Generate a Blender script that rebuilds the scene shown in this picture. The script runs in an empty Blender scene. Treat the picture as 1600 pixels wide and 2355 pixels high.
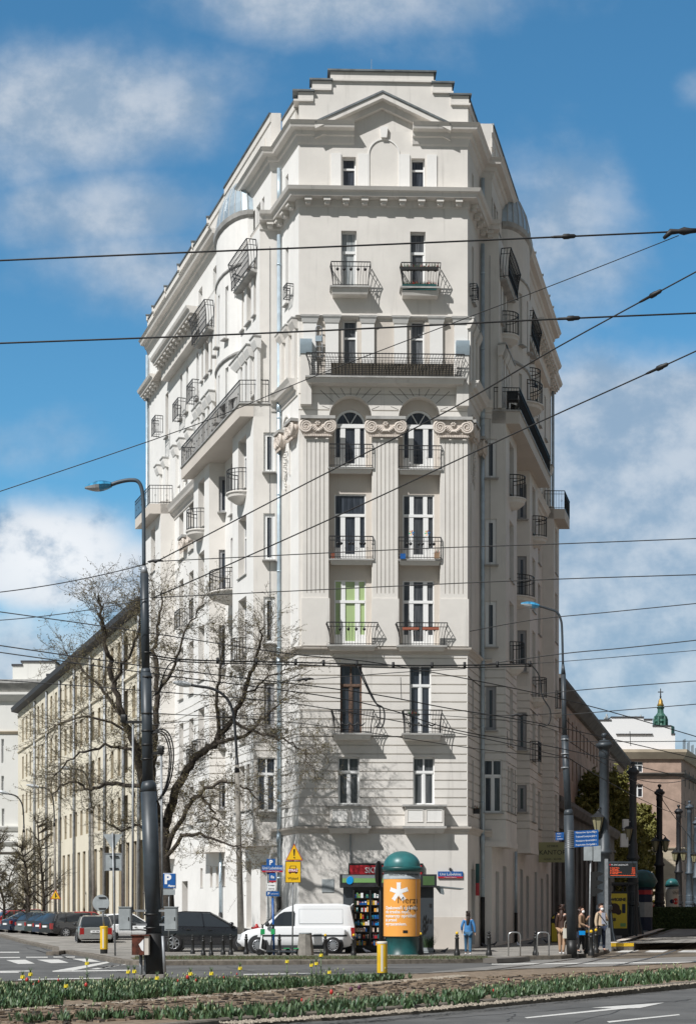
import bpy, bmesh, math, random
from mathutils import Vector, Matrix, noise as mnoise
R = math.radians
S = bpy.context.scene
C = S.collection
random.seed(7)
# ---------------------------------------------------------------- camera, world, sun, exposure
F = 3700.0; HC = 1.7
cd = bpy.data.cameras.new('camera'); cam = bpy.data.objects.new('camera', cd); C.objects.link(cam)
cam.location = (0, 0, HC); cam.rotation_euler = (R(90), 0, 0)
cd.sensor_fit = 'HORIZONTAL'; cd.sensor_width = 36; cd.lens = 36*F/1600
cd.shift_y = (2100-1177.5)/1600; cd.clip_start = .5; cd.clip_end = 5000
S.camera = cam
SUNV = Vector((-.53, -.62, .88)).normalized()
sl = bpy.data.lights.new('sun', 'SUN'); sl.energy = 4.9; sl.angle = R(.55); sl.color = (1, .99, .972)
so = bpy.data.objects.new('sun', sl); C.objects.link(so); so.rotation_euler = SUNV.to_track_quat('Z', 'Y').to_euler()
w = bpy.data.worlds.new("World"); S.world = w; w.use_nodes = True
S.view_settings.view_transform = 'Standard'; S.view_settings.look = 'None'; S.view_settings.exposure = 0; S.view_settings.gamma = 1
nt = w.node_tree; nt.nodes.clear()
class NG:
    def __init__(s, nt): s.nt = nt
    def n(s, t, **k):
        nd = s.nt.nodes.new(t)
        for a, b in k.items(): setattr(nd, a, b)
        return nd
    def l(s, a, b): s.nt.links.new(a, b)
    def m(s, op, a, b=None, c=None, clamp=False):
        nd = s.nt.nodes.new('ShaderNodeMath'); nd.operation = op; nd.use_clamp = clamp
        for i, v in enumerate((a, b, c)):
            if v is None: continue
            if isinstance(v, (int, float)): nd.inputs[i].default_value = v
            else: s.nt.links.new(v, nd.inputs[i])
        return nd.outputs[0]
    def ramp(s, v, a, b, o0=0., o1=1., smooth=True):
        nd = s.nt.nodes.new('ShaderNodeMapRange'); nd.interpolation_type = 'SMOOTHSTEP' if smooth else 'LINEAR'
        s.nt.links.new(v, nd.inputs[0])
        for i, q in zip((1, 2, 3, 4), (a, b, o0, o1)): nd.inputs[i].default_value = q
        return nd.outputs[0]
    def mix(s, f, a, b):
        nd = s.nt.nodes.new('ShaderNodeMix'); nd.data_type = 'RGBA'
        for i, v in ((0, f), (6, a), (7, b)):
            if isinstance(v, (int, float)): nd.inputs[i].default_value = v
            elif isinstance(v, tuple): nd.inputs[i].default_value = (*v[:3], 1)
            else: s.nt.links.new(v, nd.inputs[i])
        return nd.outputs[2]
    def noise(s, vec, scale, detail=4, rough=.55, dist=0.):
        nd = s.nt.nodes.new('ShaderNodeTexNoise')
        if vec is not None: s.nt.links.new(vec, nd.inputs['Vector'])
        nd.inputs['Scale'].default_value = scale; nd.inputs['Detail'].default_value = detail
        nd.inputs['Roughness'].default_value = rough; nd.inputs['Distortion'].default_value = dist
        return nd.outputs[0]
g = NG(nt)
sky = g.n('ShaderNodeTexSky', sky_type='NISHITA', sun_disc=False)
sky.sun_elevation = math.asin(SUNV.z); sky.sun_rotation = math.atan2(SUNV.x, SUNV.y) % (2*math.pi)
sky.altitude = 100; sky.air_density = 1.0; sky.dust_density = .3; sky.ozone_density = 1.6
tc = g.n('ShaderNodeTexCoord'); sp_ = g.n('ShaderNodeSeparateXYZ'); g.l(tc.outputs['Generated'], sp_.inputs[0])
yy = g.m('MAXIMUM', sp_.outputs[1], .12)
pu = g.m('MULTIPLY_ADD', g.m('DIVIDE', sp_.outputs[0], yy), 3.7, .8)
pv = g.m('MULTIPLY_ADD', g.m('DIVIDE', sp_.outputs[2], yy), -3.7, 2.1)
cv = g.n('ShaderNodeCombineXYZ'); g.l(pu, cv.inputs[0]); g.l(pv, cv.inputs[1])
cv2 = g.n('ShaderNodeCombineXYZ'); g.l(g.m('MULTIPLY', pu, .85), cv2.inputs[0]); g.l(pv, cv2.inputs[1])
n1 = g.noise(cv2.outputs[0], 3.0, 10, .56, .12); n2 = g.noise(cv2.outputs[0], 7.0, 6, .6)
blobs = [(.16,.24,.40,.17,.85),(.06,.33,.35,.12,.6),(.28,.49,.28,.11,.8),(.33,.60,.26,.12,.75),(.80,.0,.40,.10,.8),(.95,.09,.25,.12,.35),(1.27,.55,.22,.2,.7),
         (.02,.72,.0,.0,0),(.10,1.03,.45,.09,.35),(.10,1.29,.24,.12,1.3),(.30,1.33,.16,.11,1.1),(.0,1.5,.6,.17,.75),(1.52,.97,.34,.15,1.3),(1.45,1.2,.5,.24,1.4),(1.45,1.5,.55,.25,1.2),(1.2,1.0,.12,.1,.5),(1.6,.2,.06,.05,.4),(.8,1.8,3.0,.4,1.1)]
field = None
for cx, cy, rx, ry, a in blobs:
    if a == 0: continue
    dx = g.m('MULTIPLY', g.m('SUBTRACT', pu, cx), 1/rx); dy = g.m('MULTIPLY', g.m('SUBTRACT', pv, cy), 1/ry)
    d = g.m('ADD', g.m('MULTIPLY', dx, dx), g.m('MULTIPLY', dy, dy))
    v = g.m('MULTIPLY', g.m('POWER', 2.718, g.m('MULTIPLY', d, -.8)), a)
    field = v if field is None else g.m('MAXIMUM', field, v)
cov = g.ramp(g.m('ADD', field, g.m('MULTIPLY', g.m('SUBTRACT', n1, .5), 1.15)), .15, .85)
fade = g.ramp(sp_.outputs[1], .15, .4)
cov = g.m('MULTIPLY', g.m('MULTIPLY', cov, .88), fade)
# bright crisp cumulus at the lower left, greyer sheets elsewhere
dx = g.m('MULTIPLY', g.m('SUBTRACT', pu, .12), 4.2); dy = g.m('MULTIPLY', g.m('SUBTRACT', pv, 1.28), 7.)
cum = g.m('POWER', 2.718, g.m('MULTIPLY', g.m('ADD', g.m('MULTIPLY', dx, dx), g.m('MULTIPLY', dy, dy)), -.7))
lum = g.ramp(n2, .35, .68, .0, 1.)
ccol = g.mix(lum, (3.6, 4.9, 6.5), (6.9, 7.6, 8.5)); ccol = g.mix(g.m('MULTIPLY', cum, g.ramp(n2, .3, .55)), ccol, (11.5, 11.5, 11.6))
hs = g.n('ShaderNodeHueSaturation'); hs.inputs['Saturation'].default_value = 1.16; hs.inputs['Value'].default_value = 1.0; g.l(sky.outputs[0], hs.inputs['Color'])
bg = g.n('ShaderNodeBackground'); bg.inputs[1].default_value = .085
tn = g.n('ShaderNodeMix', data_type='RGBA', blend_type='MULTIPLY'); tn.inputs[0].default_value = 1; g.l(hs.outputs[0], tn.inputs[6]); tn.inputs[7].default_value = (1.05, 1.69, 1.68, 1)
# plain warm grey added to the unseen sky overhead, beside and behind, to warm shade
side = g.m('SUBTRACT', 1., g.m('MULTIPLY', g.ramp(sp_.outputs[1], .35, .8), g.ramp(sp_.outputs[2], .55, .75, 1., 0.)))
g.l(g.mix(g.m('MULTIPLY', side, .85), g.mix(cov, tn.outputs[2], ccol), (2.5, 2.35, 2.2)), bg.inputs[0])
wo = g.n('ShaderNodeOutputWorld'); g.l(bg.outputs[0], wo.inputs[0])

# ---------------------------------------------------------------- geometry helpers
WL = {}            # world location of every unrotated parent
def gz(Y): return 0. if Y < 66 else (min(Y, 160)-66)*.0085
def P(x, y, Y): return Vector(((x-800)/F*Y, Y, HC+(2100-y)/F*Y))
def G(x, y, off=0.):
    lo, hi = 5., 600.
    for _ in range(60):
        m = (lo+hi)/2
        if 2100+(HC-gz(m)-off)*F/m > y: lo = m
        else: hi = m
    return Vector(((x-800)/F*m, m, gz(m)+off))
class MB:
    def __init__(s): s.v = []; s.f = []; s.m = []; s.sm = []
    def add(s, vs, fs, mi=0, smooth=False):
        o = len(s.v); s.v += [tuple(v) for v in vs]
        for f in fs: s.f.append([i+o for i in f]); s.m.append(mi); s.sm.append(smooth)
    def quad(s, a, b, c, d, mi=0): s.add([a, b, c, d], [(0, 1, 2, 3)], mi)
    def box(s, x0, x1, y0, y1, z0, z1, mi=0, M=None):
        v = [(x, y, z) for z in (z0, z1) for y in (y0, y1) for x in (x0, x1)]
        if M is not None: v = [M @ Vector(q) for q in v]
        s.add(v, [(0, 2, 3, 1), (4, 5, 7, 6), (0, 1, 5, 4), (2, 6, 7, 3), (0, 4, 6, 2), (1, 3, 7, 5)], mi)
    def taper(s, x0, x1, y0, y1, z0, z1, ix, iy, mi=0, M=None):   # inset at the bottom
        v = [(x0+ix, y0+iy, z0), (x1-ix, y0+iy, z0), (x0+ix, y1, z0), (x1-ix, y1, z0), (x0, y0, z1), (x1, y0, z1), (x0, y1, z1), (x1, y1, z1)]
        if M is not None: v = [M @ Vector(q) for q in v]
        s.add(v, [(0, 2, 3, 1), (4, 5, 7, 6), (0, 1, 5, 4), (2, 6, 7, 3), (0, 4, 6, 2), (1, 3, 7, 5)], mi)
    def tube(s, pts, r, n=6, mi=0, caps=True, smooth=True):
        pts = [Vector(p) for p in pts]; rr = r if isinstance(r, (list, tuple)) else [r]*len(pts)
        o = len(s.v); k = len(pts); up = None
        for i, p in enumerate(pts):
            t = (pts[min(i+1, k-1)]-pts[max(i-1, 0)])
            if t.length < 1e-9: t = Vector((0, 0, 1))
            t.normalize()
            if up is None or abs(up.dot(t)) > .99: up = Vector((0, 0, 1)) if abs(t.z) < .9 else Vector((1, 0, 0))
            a = t.cross(up).normalized(); b = a.cross(t).normalized(); up = b
            for j in range(n):
                th = 2*math.pi*(j+.5)/n; q = p+(a*math.cos(th)+b*math.sin(th))*rr[i]; s.v.append((q.x, q.y, q.z))
        for i in range(k-1):
            for j in range(n):
                s.f.append([o+i*n+j, o+i*n+(j+1) % n, o+(i+1)*n+(j+1) % n, o+(i+1)*n+j]); s.m.append(mi); s.sm.append(smooth and n > 4)
        if caps and n > 2:
            s.f.append([o+j for j in range(n)][::-1]); s.m.append(mi); s.sm.append(False)
            s.f.append([o+(k-1)*n+j for j in range(n)]); s.m.append(mi); s.sm.append(False)
    def lathe(s, c, prof, n=24, mi=0, smooth=True, M=None, a0=0., a1=2*math.pi):
        c = Vector(c); full = abs(a1-a0-2*math.pi) < 1e-6; m = n if full else n+1; vs = []
        for r, z in prof:
            for j in range(m):
                th = a0+(a1-a0)*j/n; q = Vector((r*math.cos(th), r*math.sin(th), z))
                if M is not None: q = M @ q
                vs.append(q+c)
        fs = []
        for i in range(len(prof)-1):
            for j in range(n):
                j2 = (j+1) % m; fs.append((i*m+j, i*m+j2, (i+1)*m+j2, (i+1)*m+j))
        s.add(vs, fs, mi, smooth)
    def prism(s, poly, z0, z1, mi=0, M=None):       # ccw polygon in xy
        n = len(poly); v = [(x, y, z0) for x, y in poly]+[(x, y, z1) for x, y in poly]
        if M is not None: v = [M @ Vector(q) for q in v]
        s.add(v, [tuple(range(n))[::-1], tuple(range(n, 2*n))]+[(i, (i+1) % n, n+(i+1) % n, n+i) for i in range(n)], mi)
    def plate(s, poly, y0, y1, mi=0, M=None):       # polygon in xz, thickness in y (y0 front)
        n = len(poly); v = [(x, y0, z) for x, z in poly]+[(x, y1, z) for x, z in poly]
        if M is not None: v = [M @ Vector(q) for q in v]
        s.add(v, [tuple(range(n)), tuple(range(n, 2*n))[::-1]]+[(i, n+i, n+(i+1) % n, (i+1) % n) for i in range(n)], mi)
    def sweep(s, path, prof, mi=0, closed=False, base=None):      # path XY left->right seen from outside; prof (out, z)
        n = len(path); P2 = [Vector(p[:2]) for p in path]; rings = []
        for i, p in enumerate(P2):
            ns = []
            if i > 0 or closed: d = (p-P2[i-1]).normalized(); ns.append(Vector((d.y, -d.x)))
            if i < n-1 or closed: d = (P2[(i+1) % n]-p).normalized(); ns.append(Vector((d.y, -d.x)))
            if len(ns) == 2:
                m = (ns[0]+ns[1]); m = m/max(.25, m.length_squared)*2*1.0; nn = m
                nn = (ns[0]+ns[1]).normalized(); nn = nn/max(.3, nn.dot(ns[0]))
            else: nn = ns[0]
            zb = base(p) if base else 0.
            rings.append([(p.x+nn.x*o, p.y+nn.y*o, z+zb) for o, z in prof])
        k = len(prof); vs = [q for r in rings for q in r]; fs = []
        for i in range(n if closed else n-1):
            i2 = (i+1) % n
            for j in range(k): fs.append((i*k+j, i2*k+j, i2*k+(j+1) % k, i*k+(j+1) % k))
        if not closed: fs += [tuple(range(k)), tuple(range((n-1)*k, n*k))[::-1]]
        s.add(vs, fs, mi)
    def build(s, name, mats, parent=None, local=False, sharp=None):
        if not s.v: return None
        me = bpy.data.meshes.new(name); off = Vector((0, 0, 0))
        if not local:
            xs = [v[0] for v in s.v]; ys = [v[1] for v in s.v]; zs = [v[2] for v in s.v]
            off = Vector(((min(xs)+max(xs))/2, (min(ys)+max(ys))/2, min(zs)))
            me.from_pydata([(v[0]-off.x, v[1]-off.y, v[2]-off.z) for v in s.v], [], s.f)
        else: me.from_pydata(s.v, [], s.f)
        if not isinstance(mats, (list, tuple)): mats = [mats]
        for m in mats: me.materials.append(m)
        me.polygons.foreach_set('material_index', s.m); me.polygons.foreach_set('use_smooth', s.sm)
        me.validate(); me.update()
        if sharp is not None:
            me.polygons.foreach_set('use_smooth', [True]*len(me.polygons)); me.set_sharp_from_angle(angle=R(sharp))
        o = bpy.data.objects.new(name, me); C.objects.link(o)
        if parent is not None:
            o.parent = parent; o.location = off-(WL.get(parent.name, Vector()) if not local else Vector())
        else: o.location = off
        WL[o.name] = off
        return o
def tag(o, label, cat, group=None, kind=None):
    if label: o['label'] = label
    if cat: o['category'] = cat
    if group: o['group'] = group
    if kind: o['kind'] = kind
    return o
def thing(name, label, cat, loc=(0, 0, 0), rotz=0, group=None, scale=None):
    o = bpy.data.objects.new(name, None); C.objects.link(o); o.location = loc; o.rotation_euler = (0, 0, rotz); o.empty_display_size = .2
    if scale: o.scale = (scale,)*3
    WL[o.name] = Vector(loc)
    return tag(o, label, cat, group)
def struct(name, mb, mats): o = mb.build(name, mats); o['kind'] = 'structure'; return o
def dup(root, loc, rotz=None, label=None, scale=None):
    def cp(o, par):
        c = o.copy(); C.objects.link(c); c.parent = par
        for ch in kids.get(o.name, []): cp(ch, c)
        return c
    kids = {}
    for o in C.objects:
        if o.parent: kids.setdefault(o.parent.name, []).append(o)
    r = cp(root, None); r.location = loc
    if rotz is not None: r.rotation_euler = (0, 0, rotz)
    if label: r['label'] = label
    if scale: r.scale = (scale,)*3
    return r

# ---------------------------------------------------------------- materials
def mat(name, col, rough=.7, metal=0., nscale=None, namt=.12, bump=0., bscale=None, spec=.5, col2=None, streak=0., coat=0., emit=None, nlo=.35, nhi=.65, island=0.):
    m = bpy.data.materials.new(name); m.use_nodes = True; t = m.node_tree; b = t.nodes['Principled BSDF']; h = NG(t)
    b.inputs['Roughness'].default_value = rough; b.inputs['Metallic'].default_value = metal; b.inputs['Specular IOR Level'].default_value = spec
    b.inputs['Base Color'].default_value = (*col, 1)
    if coat: b.inputs['Coat Weight'].default_value = coat; b.inputs['Coat Roughness'].default_value = .08
    if nscale or bump or streak or island:
        c = h.n('ShaderNodeTexCoord').outputs['Object']; out = None
        if nscale:
            c2 = col2 or tuple(max(0, q*(1-namt*2)) for q in col)
            out = h.mix(h.ramp(h.noise(c, nscale, 6, .62), nlo, nhi), c2, col)
        if streak:
            mp = h.n('ShaderNodeMapping'); mp.inputs['Scale'].default_value = (1.6, 1.6, .12); h.l(c, mp.inputs[0])
            st = h.ramp(h.noise(mp.outputs[0], 1.8, 7, .65), .55, .78, 0., streak)
            out = h.mix(st, out or col, tuple(q*.55 for q in col))
        if island:
            gi = h.n('ShaderNodeNewGeometry').outputs['Random Per Island']
            out = h.mix(h.m('MULTIPLY', gi, island), out or col, tuple(q*.35 for q in (col2 or col)))
        if out is not None: h.l(out, b.inputs['Base Color'])
        if bump:
            bn = h.n('ShaderNodeBump'); bn.inputs['Strength'].default_value = bump; bn.inputs['Distance'].default_value = .02
            h.l(h.noise(c, bscale or 30, 5, .6), bn.inputs['Height']); h.l(bn.outputs[0], b.inputs['Normal'])
    if emit: b.inputs['Emission Color'].default_value = (*emit[0], 1); b.inputs['Emission Strength'].default_value = emit[1]
    return m
M = {}
def d(n, *a, **k): M[n] = mat(n, *a, **k)
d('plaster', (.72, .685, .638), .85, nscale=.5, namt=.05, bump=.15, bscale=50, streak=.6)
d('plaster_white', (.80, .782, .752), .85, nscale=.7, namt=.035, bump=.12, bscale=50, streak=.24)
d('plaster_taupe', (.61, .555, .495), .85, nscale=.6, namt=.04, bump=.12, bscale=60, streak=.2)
d('stucco_beige', (.68, .60, .515), .85, nscale=3, namt=.08, bump=.2)
d('stucco_light', (.70, .62, .55), .8, nscale=6, namt=.08)
d('coping', (.20, .22, .23), .5, metal=.5, nscale=2, namt=.2)
d('zinc', (.50, .60, .67), .4, metal=.45, nscale=1.5, namt=.12)
d('ledge', (.42, .41, .39), .6, nscale=2, namt=.15)
d('iron', (.012, .012, .014), .5)
d('frame_white', (.78, .78, .77), .45)
d('frame_old', (.16, .095, .065), .7, nscale=8, namt=.3)
d('frame_grey', (.30, .30, .31), .5)
def glass(name, col, curtain=None, rough=.06):
    m = bpy.data.materials.new(name); m.use_nodes = True; t = m.node_tree; b = t.nodes['Principled BSDF']; h = NG(t)
    b.inputs['Roughness'].default_value = rough; b.inputs['Specular IOR Level'].default_value = .6
    c = h.n('ShaderNodeTexCoord').outputs['Object']; s = h.n('ShaderNodeSeparateXYZ'); h.l(c, s.inputs[0])
    mp = h.n('ShaderNodeMapping'); mp.inputs['Scale'].default_value = (14, 1, .5); h.l(c, mp.inputs[0])
    rnd = h.n('ShaderNodeObjectInfo').outputs['Random']
    f = h.ramp(h.noise(mp.outputs[0], 1.3, 3, .6), .35, .7)
    col2 = curtain or tuple(q*2.6+.015 for q in col)
    o = h.mix(f, col, col2)
    k = h.m('MULTIPLY_ADD', rnd, .9, .45); mm = h.n('ShaderNodeVectorMath', operation='SCALE'); h.l(o, mm.inputs[0]); h.l(k, mm.inputs['Scale'])
    h.l(mm.outputs[0], b.inputs['Base Color'])
    M[name] = m
glass('glass', (.022, .026, .033)); glass('glass_curtain', (.05, .055, .062), (.16, .165, .17)); glass('glass_grey', (.12, .14, .15), (.17, .19, .2))
d('blind_green', (.36, .47, .22), .5, coat=.6); d('blind_beige', (.62, .58, .5), .6, coat=.3); glass('glass_light', (.16, .18, .19), (.42, .43, .42))
d('car_glass', (.03, .036, .042), .06, spec=.7)
d('asphalt', (.135, .134, .13), .8, nscale=.55, namt=.17, bump=.35, bscale=160)
d('asphalt_pale', (.25, .24, .225), .85, nscale=.8, namt=.12, bump=.3, bscale=150)
d('track_bed', (.19, .155, .115), .9, nscale=1.3, namt=.25, bump=.4, bscale=90)
d('paving', (.31, .29, .26), .85, nscale=.9, namt=.2, bump=.3, bscale=60)
d('kerb', (.215, .185, .15), .85, nscale=6, namt=.2, bump=.4, bscale=70, island=.35)
d('tar', (.05, .05, .05), .7); d('mark', (.62, .61, .58), .7, nscale=9, namt=.12, nlo=.3, nhi=.5)
d('soil', (.27, .205, .145), .95, nscale=5, namt=.22, bump=.9, bscale=24)
d('pebble', (.40, .345, .275), .8, island=.6)
d('leaf_a', (.075, .13, .055), .45, spec=.4); d('leaf_b', (.045, .095, .042), .45, spec=.4); d('leaf_c', (.10, .15, .075), .5)
d('grass', (.10, .11, .045), .9, nscale=2.5, namt=.25, bump=.6, bscale=40, col2=(.12, .10, .06))
d('yellow_petal', (.75, .6, .03), .5); d('red_petal', (.5, .04, .03), .5); d('pale_petal', (.30, .34, .18), .5); d('purple_petal', (.10, .03, .06), .5)
d('rail_steel', (.10, .085, .07), .35, metal=.7)
d('bark', (.075, .060, .047), .9, nscale=6, namt=.3, bump=.8, bscale=25)
d('bud', (.15, .125, .055), .7); d('bud_green', (.25, .24, .06), .6, island=.6)
d('pole_grey', (.045, .056, .067), .45, nscale=2, namt=.15); d('pole_dark', (.022, .024, .028), .5, nscale=3, namt=.2); d('pole_blue', (.075, .10, .125), .5, nscale=2, namt=.15)
d('galv', (.33, .345, .36), .5, metal=.4, nscale=4, namt=.15); d('concrete', (.27, .25, .22), .9, nscale=4, namt=.16, bump=.4)
d('box_grey', (.34, .37, .38), .6, nscale=3, namt=.1); d('rust', (.13, .035, .018), .85, nscale=5, namt=.35)
d('black', (.012, .012, .012), .5); d('tyre', (.014, .014, .015), .85); d('rim', (.42, .43, .45), .35, metal=.8)
d('white', (.8, .8, .8), .5); d('blue_sign', (.012, .10, .34), .4, nscale=3, namt=.08); d('red_sign', (.42, .02, .03), .4); d('yellow', (.80, .50, .02), .5, nscale=3, namt=.1); d('amber', (.78, .47, .01), .45)
d('lamp_blue', (.06, .35, .62), .15, coat=.5, nscale=6, namt=.3); d('lamp_glass', (.45, .47, .48), .2)
d('teal', (.012, .085, .085), .4, nscale=2, namt=.2); d('teal_light', (.03, .16, .165), .38, nscale=2, namt=.12)
d('orange', (.82, .36, .07), .5); d('kiosk', (.04, .048, .055), .45); d('kiosk_band', (.17, .2, .21), .5); d('green_band', (.16, .32, .11), .5); d('cyan', (.0, .25, .62), .4)
d('steel', (.55, .55, .55), .3, metal=.9)
d('van_white', (.78, .79, .80), .3, coat=.5); d('car_black', (.014, .015, .018), .16, coat=.8); d('car_silver', (.34, .34, .33), .3, metal=.5, coat=.5); d('car_blue', (.015, .022, .05), .25, coat=.8)
d('car_red', (.35, .015, .02), .3, coat=.7); d('car_green', (.02, .03, .028), .3, coat=.7); d('car_grey', (.16, .18, .19), .3, metal=.4, coat=.6); d('tail', (.28, .01, .01), .2, coat=.6); d('headlight', (.6, .62, .64), .15, coat=.6); d('plastic', (.03, .032, .035), .6)
d('skin', (.55, .33, .24), .6); d('hair_dark', (.025, .016, .012), .6); d('hair_brown', (.05, .025, .018), .5); d('denim', (.05, .13, .22), .85, nscale=20, namt=.1); d('blue_cloth', (.06, .22, .48), .85, nscale=10, namt=.1)
d('leather', (.055, .03, .022), .4); d('khaki', (.38, .24, .15), .85); d('camel', (.30, .19, .115), .85, nscale=8, namt=.08); d('coat_beige', (.50, .38, .26), .85, nscale=8, namt=.08); d('black_cloth', (.012, .012, .014), .8); d('shirt', (.5, .52, .62), .8); d('navy', (.02, .03, .06), .85); d('red_cloth', (.55, .03, .03), .8)
d('paper', (.62, .58, .5), .8); d('scooter_green', (.02, .32, .10), .4); d('pigeon', (.055, .06, .075), .7)
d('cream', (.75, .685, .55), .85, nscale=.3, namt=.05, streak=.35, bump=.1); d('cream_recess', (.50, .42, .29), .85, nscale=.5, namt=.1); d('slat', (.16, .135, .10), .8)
d('white_wall', (.74, .73, .69), .85, nscale=.2, namt=.04, streak=.2); d('roof_dark', (.045, .045, .05), .7); d('brown_wall', (.46, .33, .26), .9, nscale=.8, namt=.12, streak=.3); d('brick', (.30, .145, .10), .9, nscale=2, namt=.2)
d('stone_dark', (.16, .145, .13), .9, nscale=.6, namt=.18, streak=.4); d('stone_cream', (.52, .44, .33), .9, nscale=.5, namt=.1, streak=.2); d('copper', (.05, .16, .12), .6, nscale=2, namt=.25); d('gold', (.35, .22, .05), .5, metal=.5)
d('cable', (.013, .013, .014), .6); d('kantor', (.33, .33, .17), .7); d('screen', (.018, .019, .02), .3); d('led', (.8, .1, .03), .5, emit=((1, .12, .03), .9)); d('poster_yellow', (.62, .48, .03), .5); d('bear', (.05, .032, .025), .8); d('hedge', (.075, .12, .035), .7, island=.7)
d('pink', (.72, .55, .47), .6); d('blue_car_paper', (.12, .2, .6), .6); d('terracotta', (.30, .09, .05), .8); d('red', (.55, .02, .02), .4)
FONT = None
def text(s, size, at, mats, parent=None, name='lettering', rot=(R(90), 0, 0), align='CENTER', ext=.002, local=False, sx=1., bold=0., wrap=None):
    cu = bpy.data.curves.new('t', 'FONT'); cu.body = s; cu.size = size; cu.align_x = align; cu.align_y = 'CENTER'; cu.extrude = ext; cu.offset = bold; cu.resolution_u = 3
    o = bpy.data.objects.new('t', cu); C.objects.link(o)
    bpy.context.view_layer.update()
    me = bpy.data.meshes.new_from_object(o.evaluated_get(bpy.context.evaluated_depsgraph_get()))
    bpy.data.objects.remove(o); bpy.data.curves.remove(cu)
    for v in me.vertices: v.co.x *= sx
    if wrap:      # wrap round a vertical cylinder: wrap=(radius, angle)
        r, a = wrap
        for v in me.vertices:
            th = a+v.co.x/r; v.co = Vector((math.sin(th)*(r+.004+v.co.z), -math.cos(th)*(r+.004+v.co.z), v.co.y))
    me.materials.clear(); me.materials.append(mats); me.name = name
    q = bpy.data.objects.new(name, me); C.objects.link(q)
    q.rotation_euler = (0, 0, 0) if wrap else rot
    q.location = Vector(at)-(WL.get(parent.name, Vector()) if parent is not None and not local else Vector())
    if parent is not None: q.parent = parent
    return q

# ---------------------------------------------------------------- walls, windows, railings
def panel(mb, a, b, z0, z1, ops=(), depth=.3, grooves=(), mi=0, mir=None, gw=.028, gd=.045):
    """wall from a to b (left->right seen from outside); ops: (s0,s1,za,zb,arch)"""
    a = Vector(a[:2]); b = Vector(b[:2]); L = (b-a).length; t = (b-a)/L; n = Vector((t.y, -t.x)); mir = mi if mir is None else mir
    def q(s, z, o=0.): p = a+t*s+n*o; return (p.x, p.y, z)
    ss = sorted({0., L, *[o[0] for o in ops], *[o[1] for o in ops]}); gr = [z for z in grooves if z0+.08 < z < z1-.08]
    zs = {z0, z1}
    for o in ops: zs |= {max(o[2], z0), min(o[3], z1)}
    for z in gr: zs |= {z-gw, z+gw}
    zs = sorted(zs)
    for i in range(len(zs)-1):
        za, zb = zs[i], zs[i+1]; zm = (za+zb)/2
        if zb-za < 1e-5: continue
        isg = any(abs(zm-z) < gw for z in gr)
        for j in range(len(ss)-1):
            s0, s1 = ss[j], ss[j+1]; sm = (s0+s1)/2
            if s1-s0 < 1e-5 or any(o[0] < sm < o[1] and o[2] < zm < o[3] for o in ops): continue
            if isg:
                mb.quad(q(s0, za, -gd), q(s1, za, -gd), q(s1, zb, -gd), q(s0, zb, -gd), mi)
                mb.quad(q(s0, za), q(s1, za), q(s1, za, -gd), q(s0, za, -gd), mi); mb.quad(q(s0, zb, -gd), q(s1, zb, -gd), q(s1, zb), q(s0, zb), mi)
                mb.quad(q(s0, za), q(s0, za, -gd), q(s0, zb, -gd), q(s0, zb), mi); mb.quad(q(s1, za, -gd), q(s1, za), q(s1, zb), q(s1, zb, -gd), mi)
            else: mb.quad(q(s0, za), q(s1, za), q(s1, zb), q(s0, zb), mi)
    for o in ops:
        s0, s1, za, zb = o[:4]; arch = len(o) > 4 and o[4]; r = (s1-s0)/2; zt = zb-r if arch else zb
        mb.quad(q(s0, za), q(s0, za, -depth), q(s0, zt, -depth), q(s0, zt), mir); mb.quad(q(s1, za, -depth), q(s1, za), q(s1, zt), q(s1, zt, -depth), mir)
        mb.quad(q(s0, za, -depth), q(s0, za), q(s1, za), q(s1, za, -depth), mir)
        if not arch: mb.quad(q(s0, zb), q(s0, zb, -depth), q(s1, zb, -depth), q(s1, zb), mir)
        else:
            N = 20; c = (s0+s1)/2; pts = [(c-r*math.cos(math.pi*k/N), zt+r*math.sin(math.pi*k/N)) for k in range(N+1)]
            for k in range(N):
                (sa, ha), (sb, hb) = pts[k], pts[k+1]
                mb.quad(q(sa, ha), q(sb, hb), q(sb, zb), q(sa, zb), mi); mb.quad(q(sa, ha), q(sa, ha, -depth), q(sb, hb, -depth), q(sb, hb), mir)
WC = {}
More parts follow.
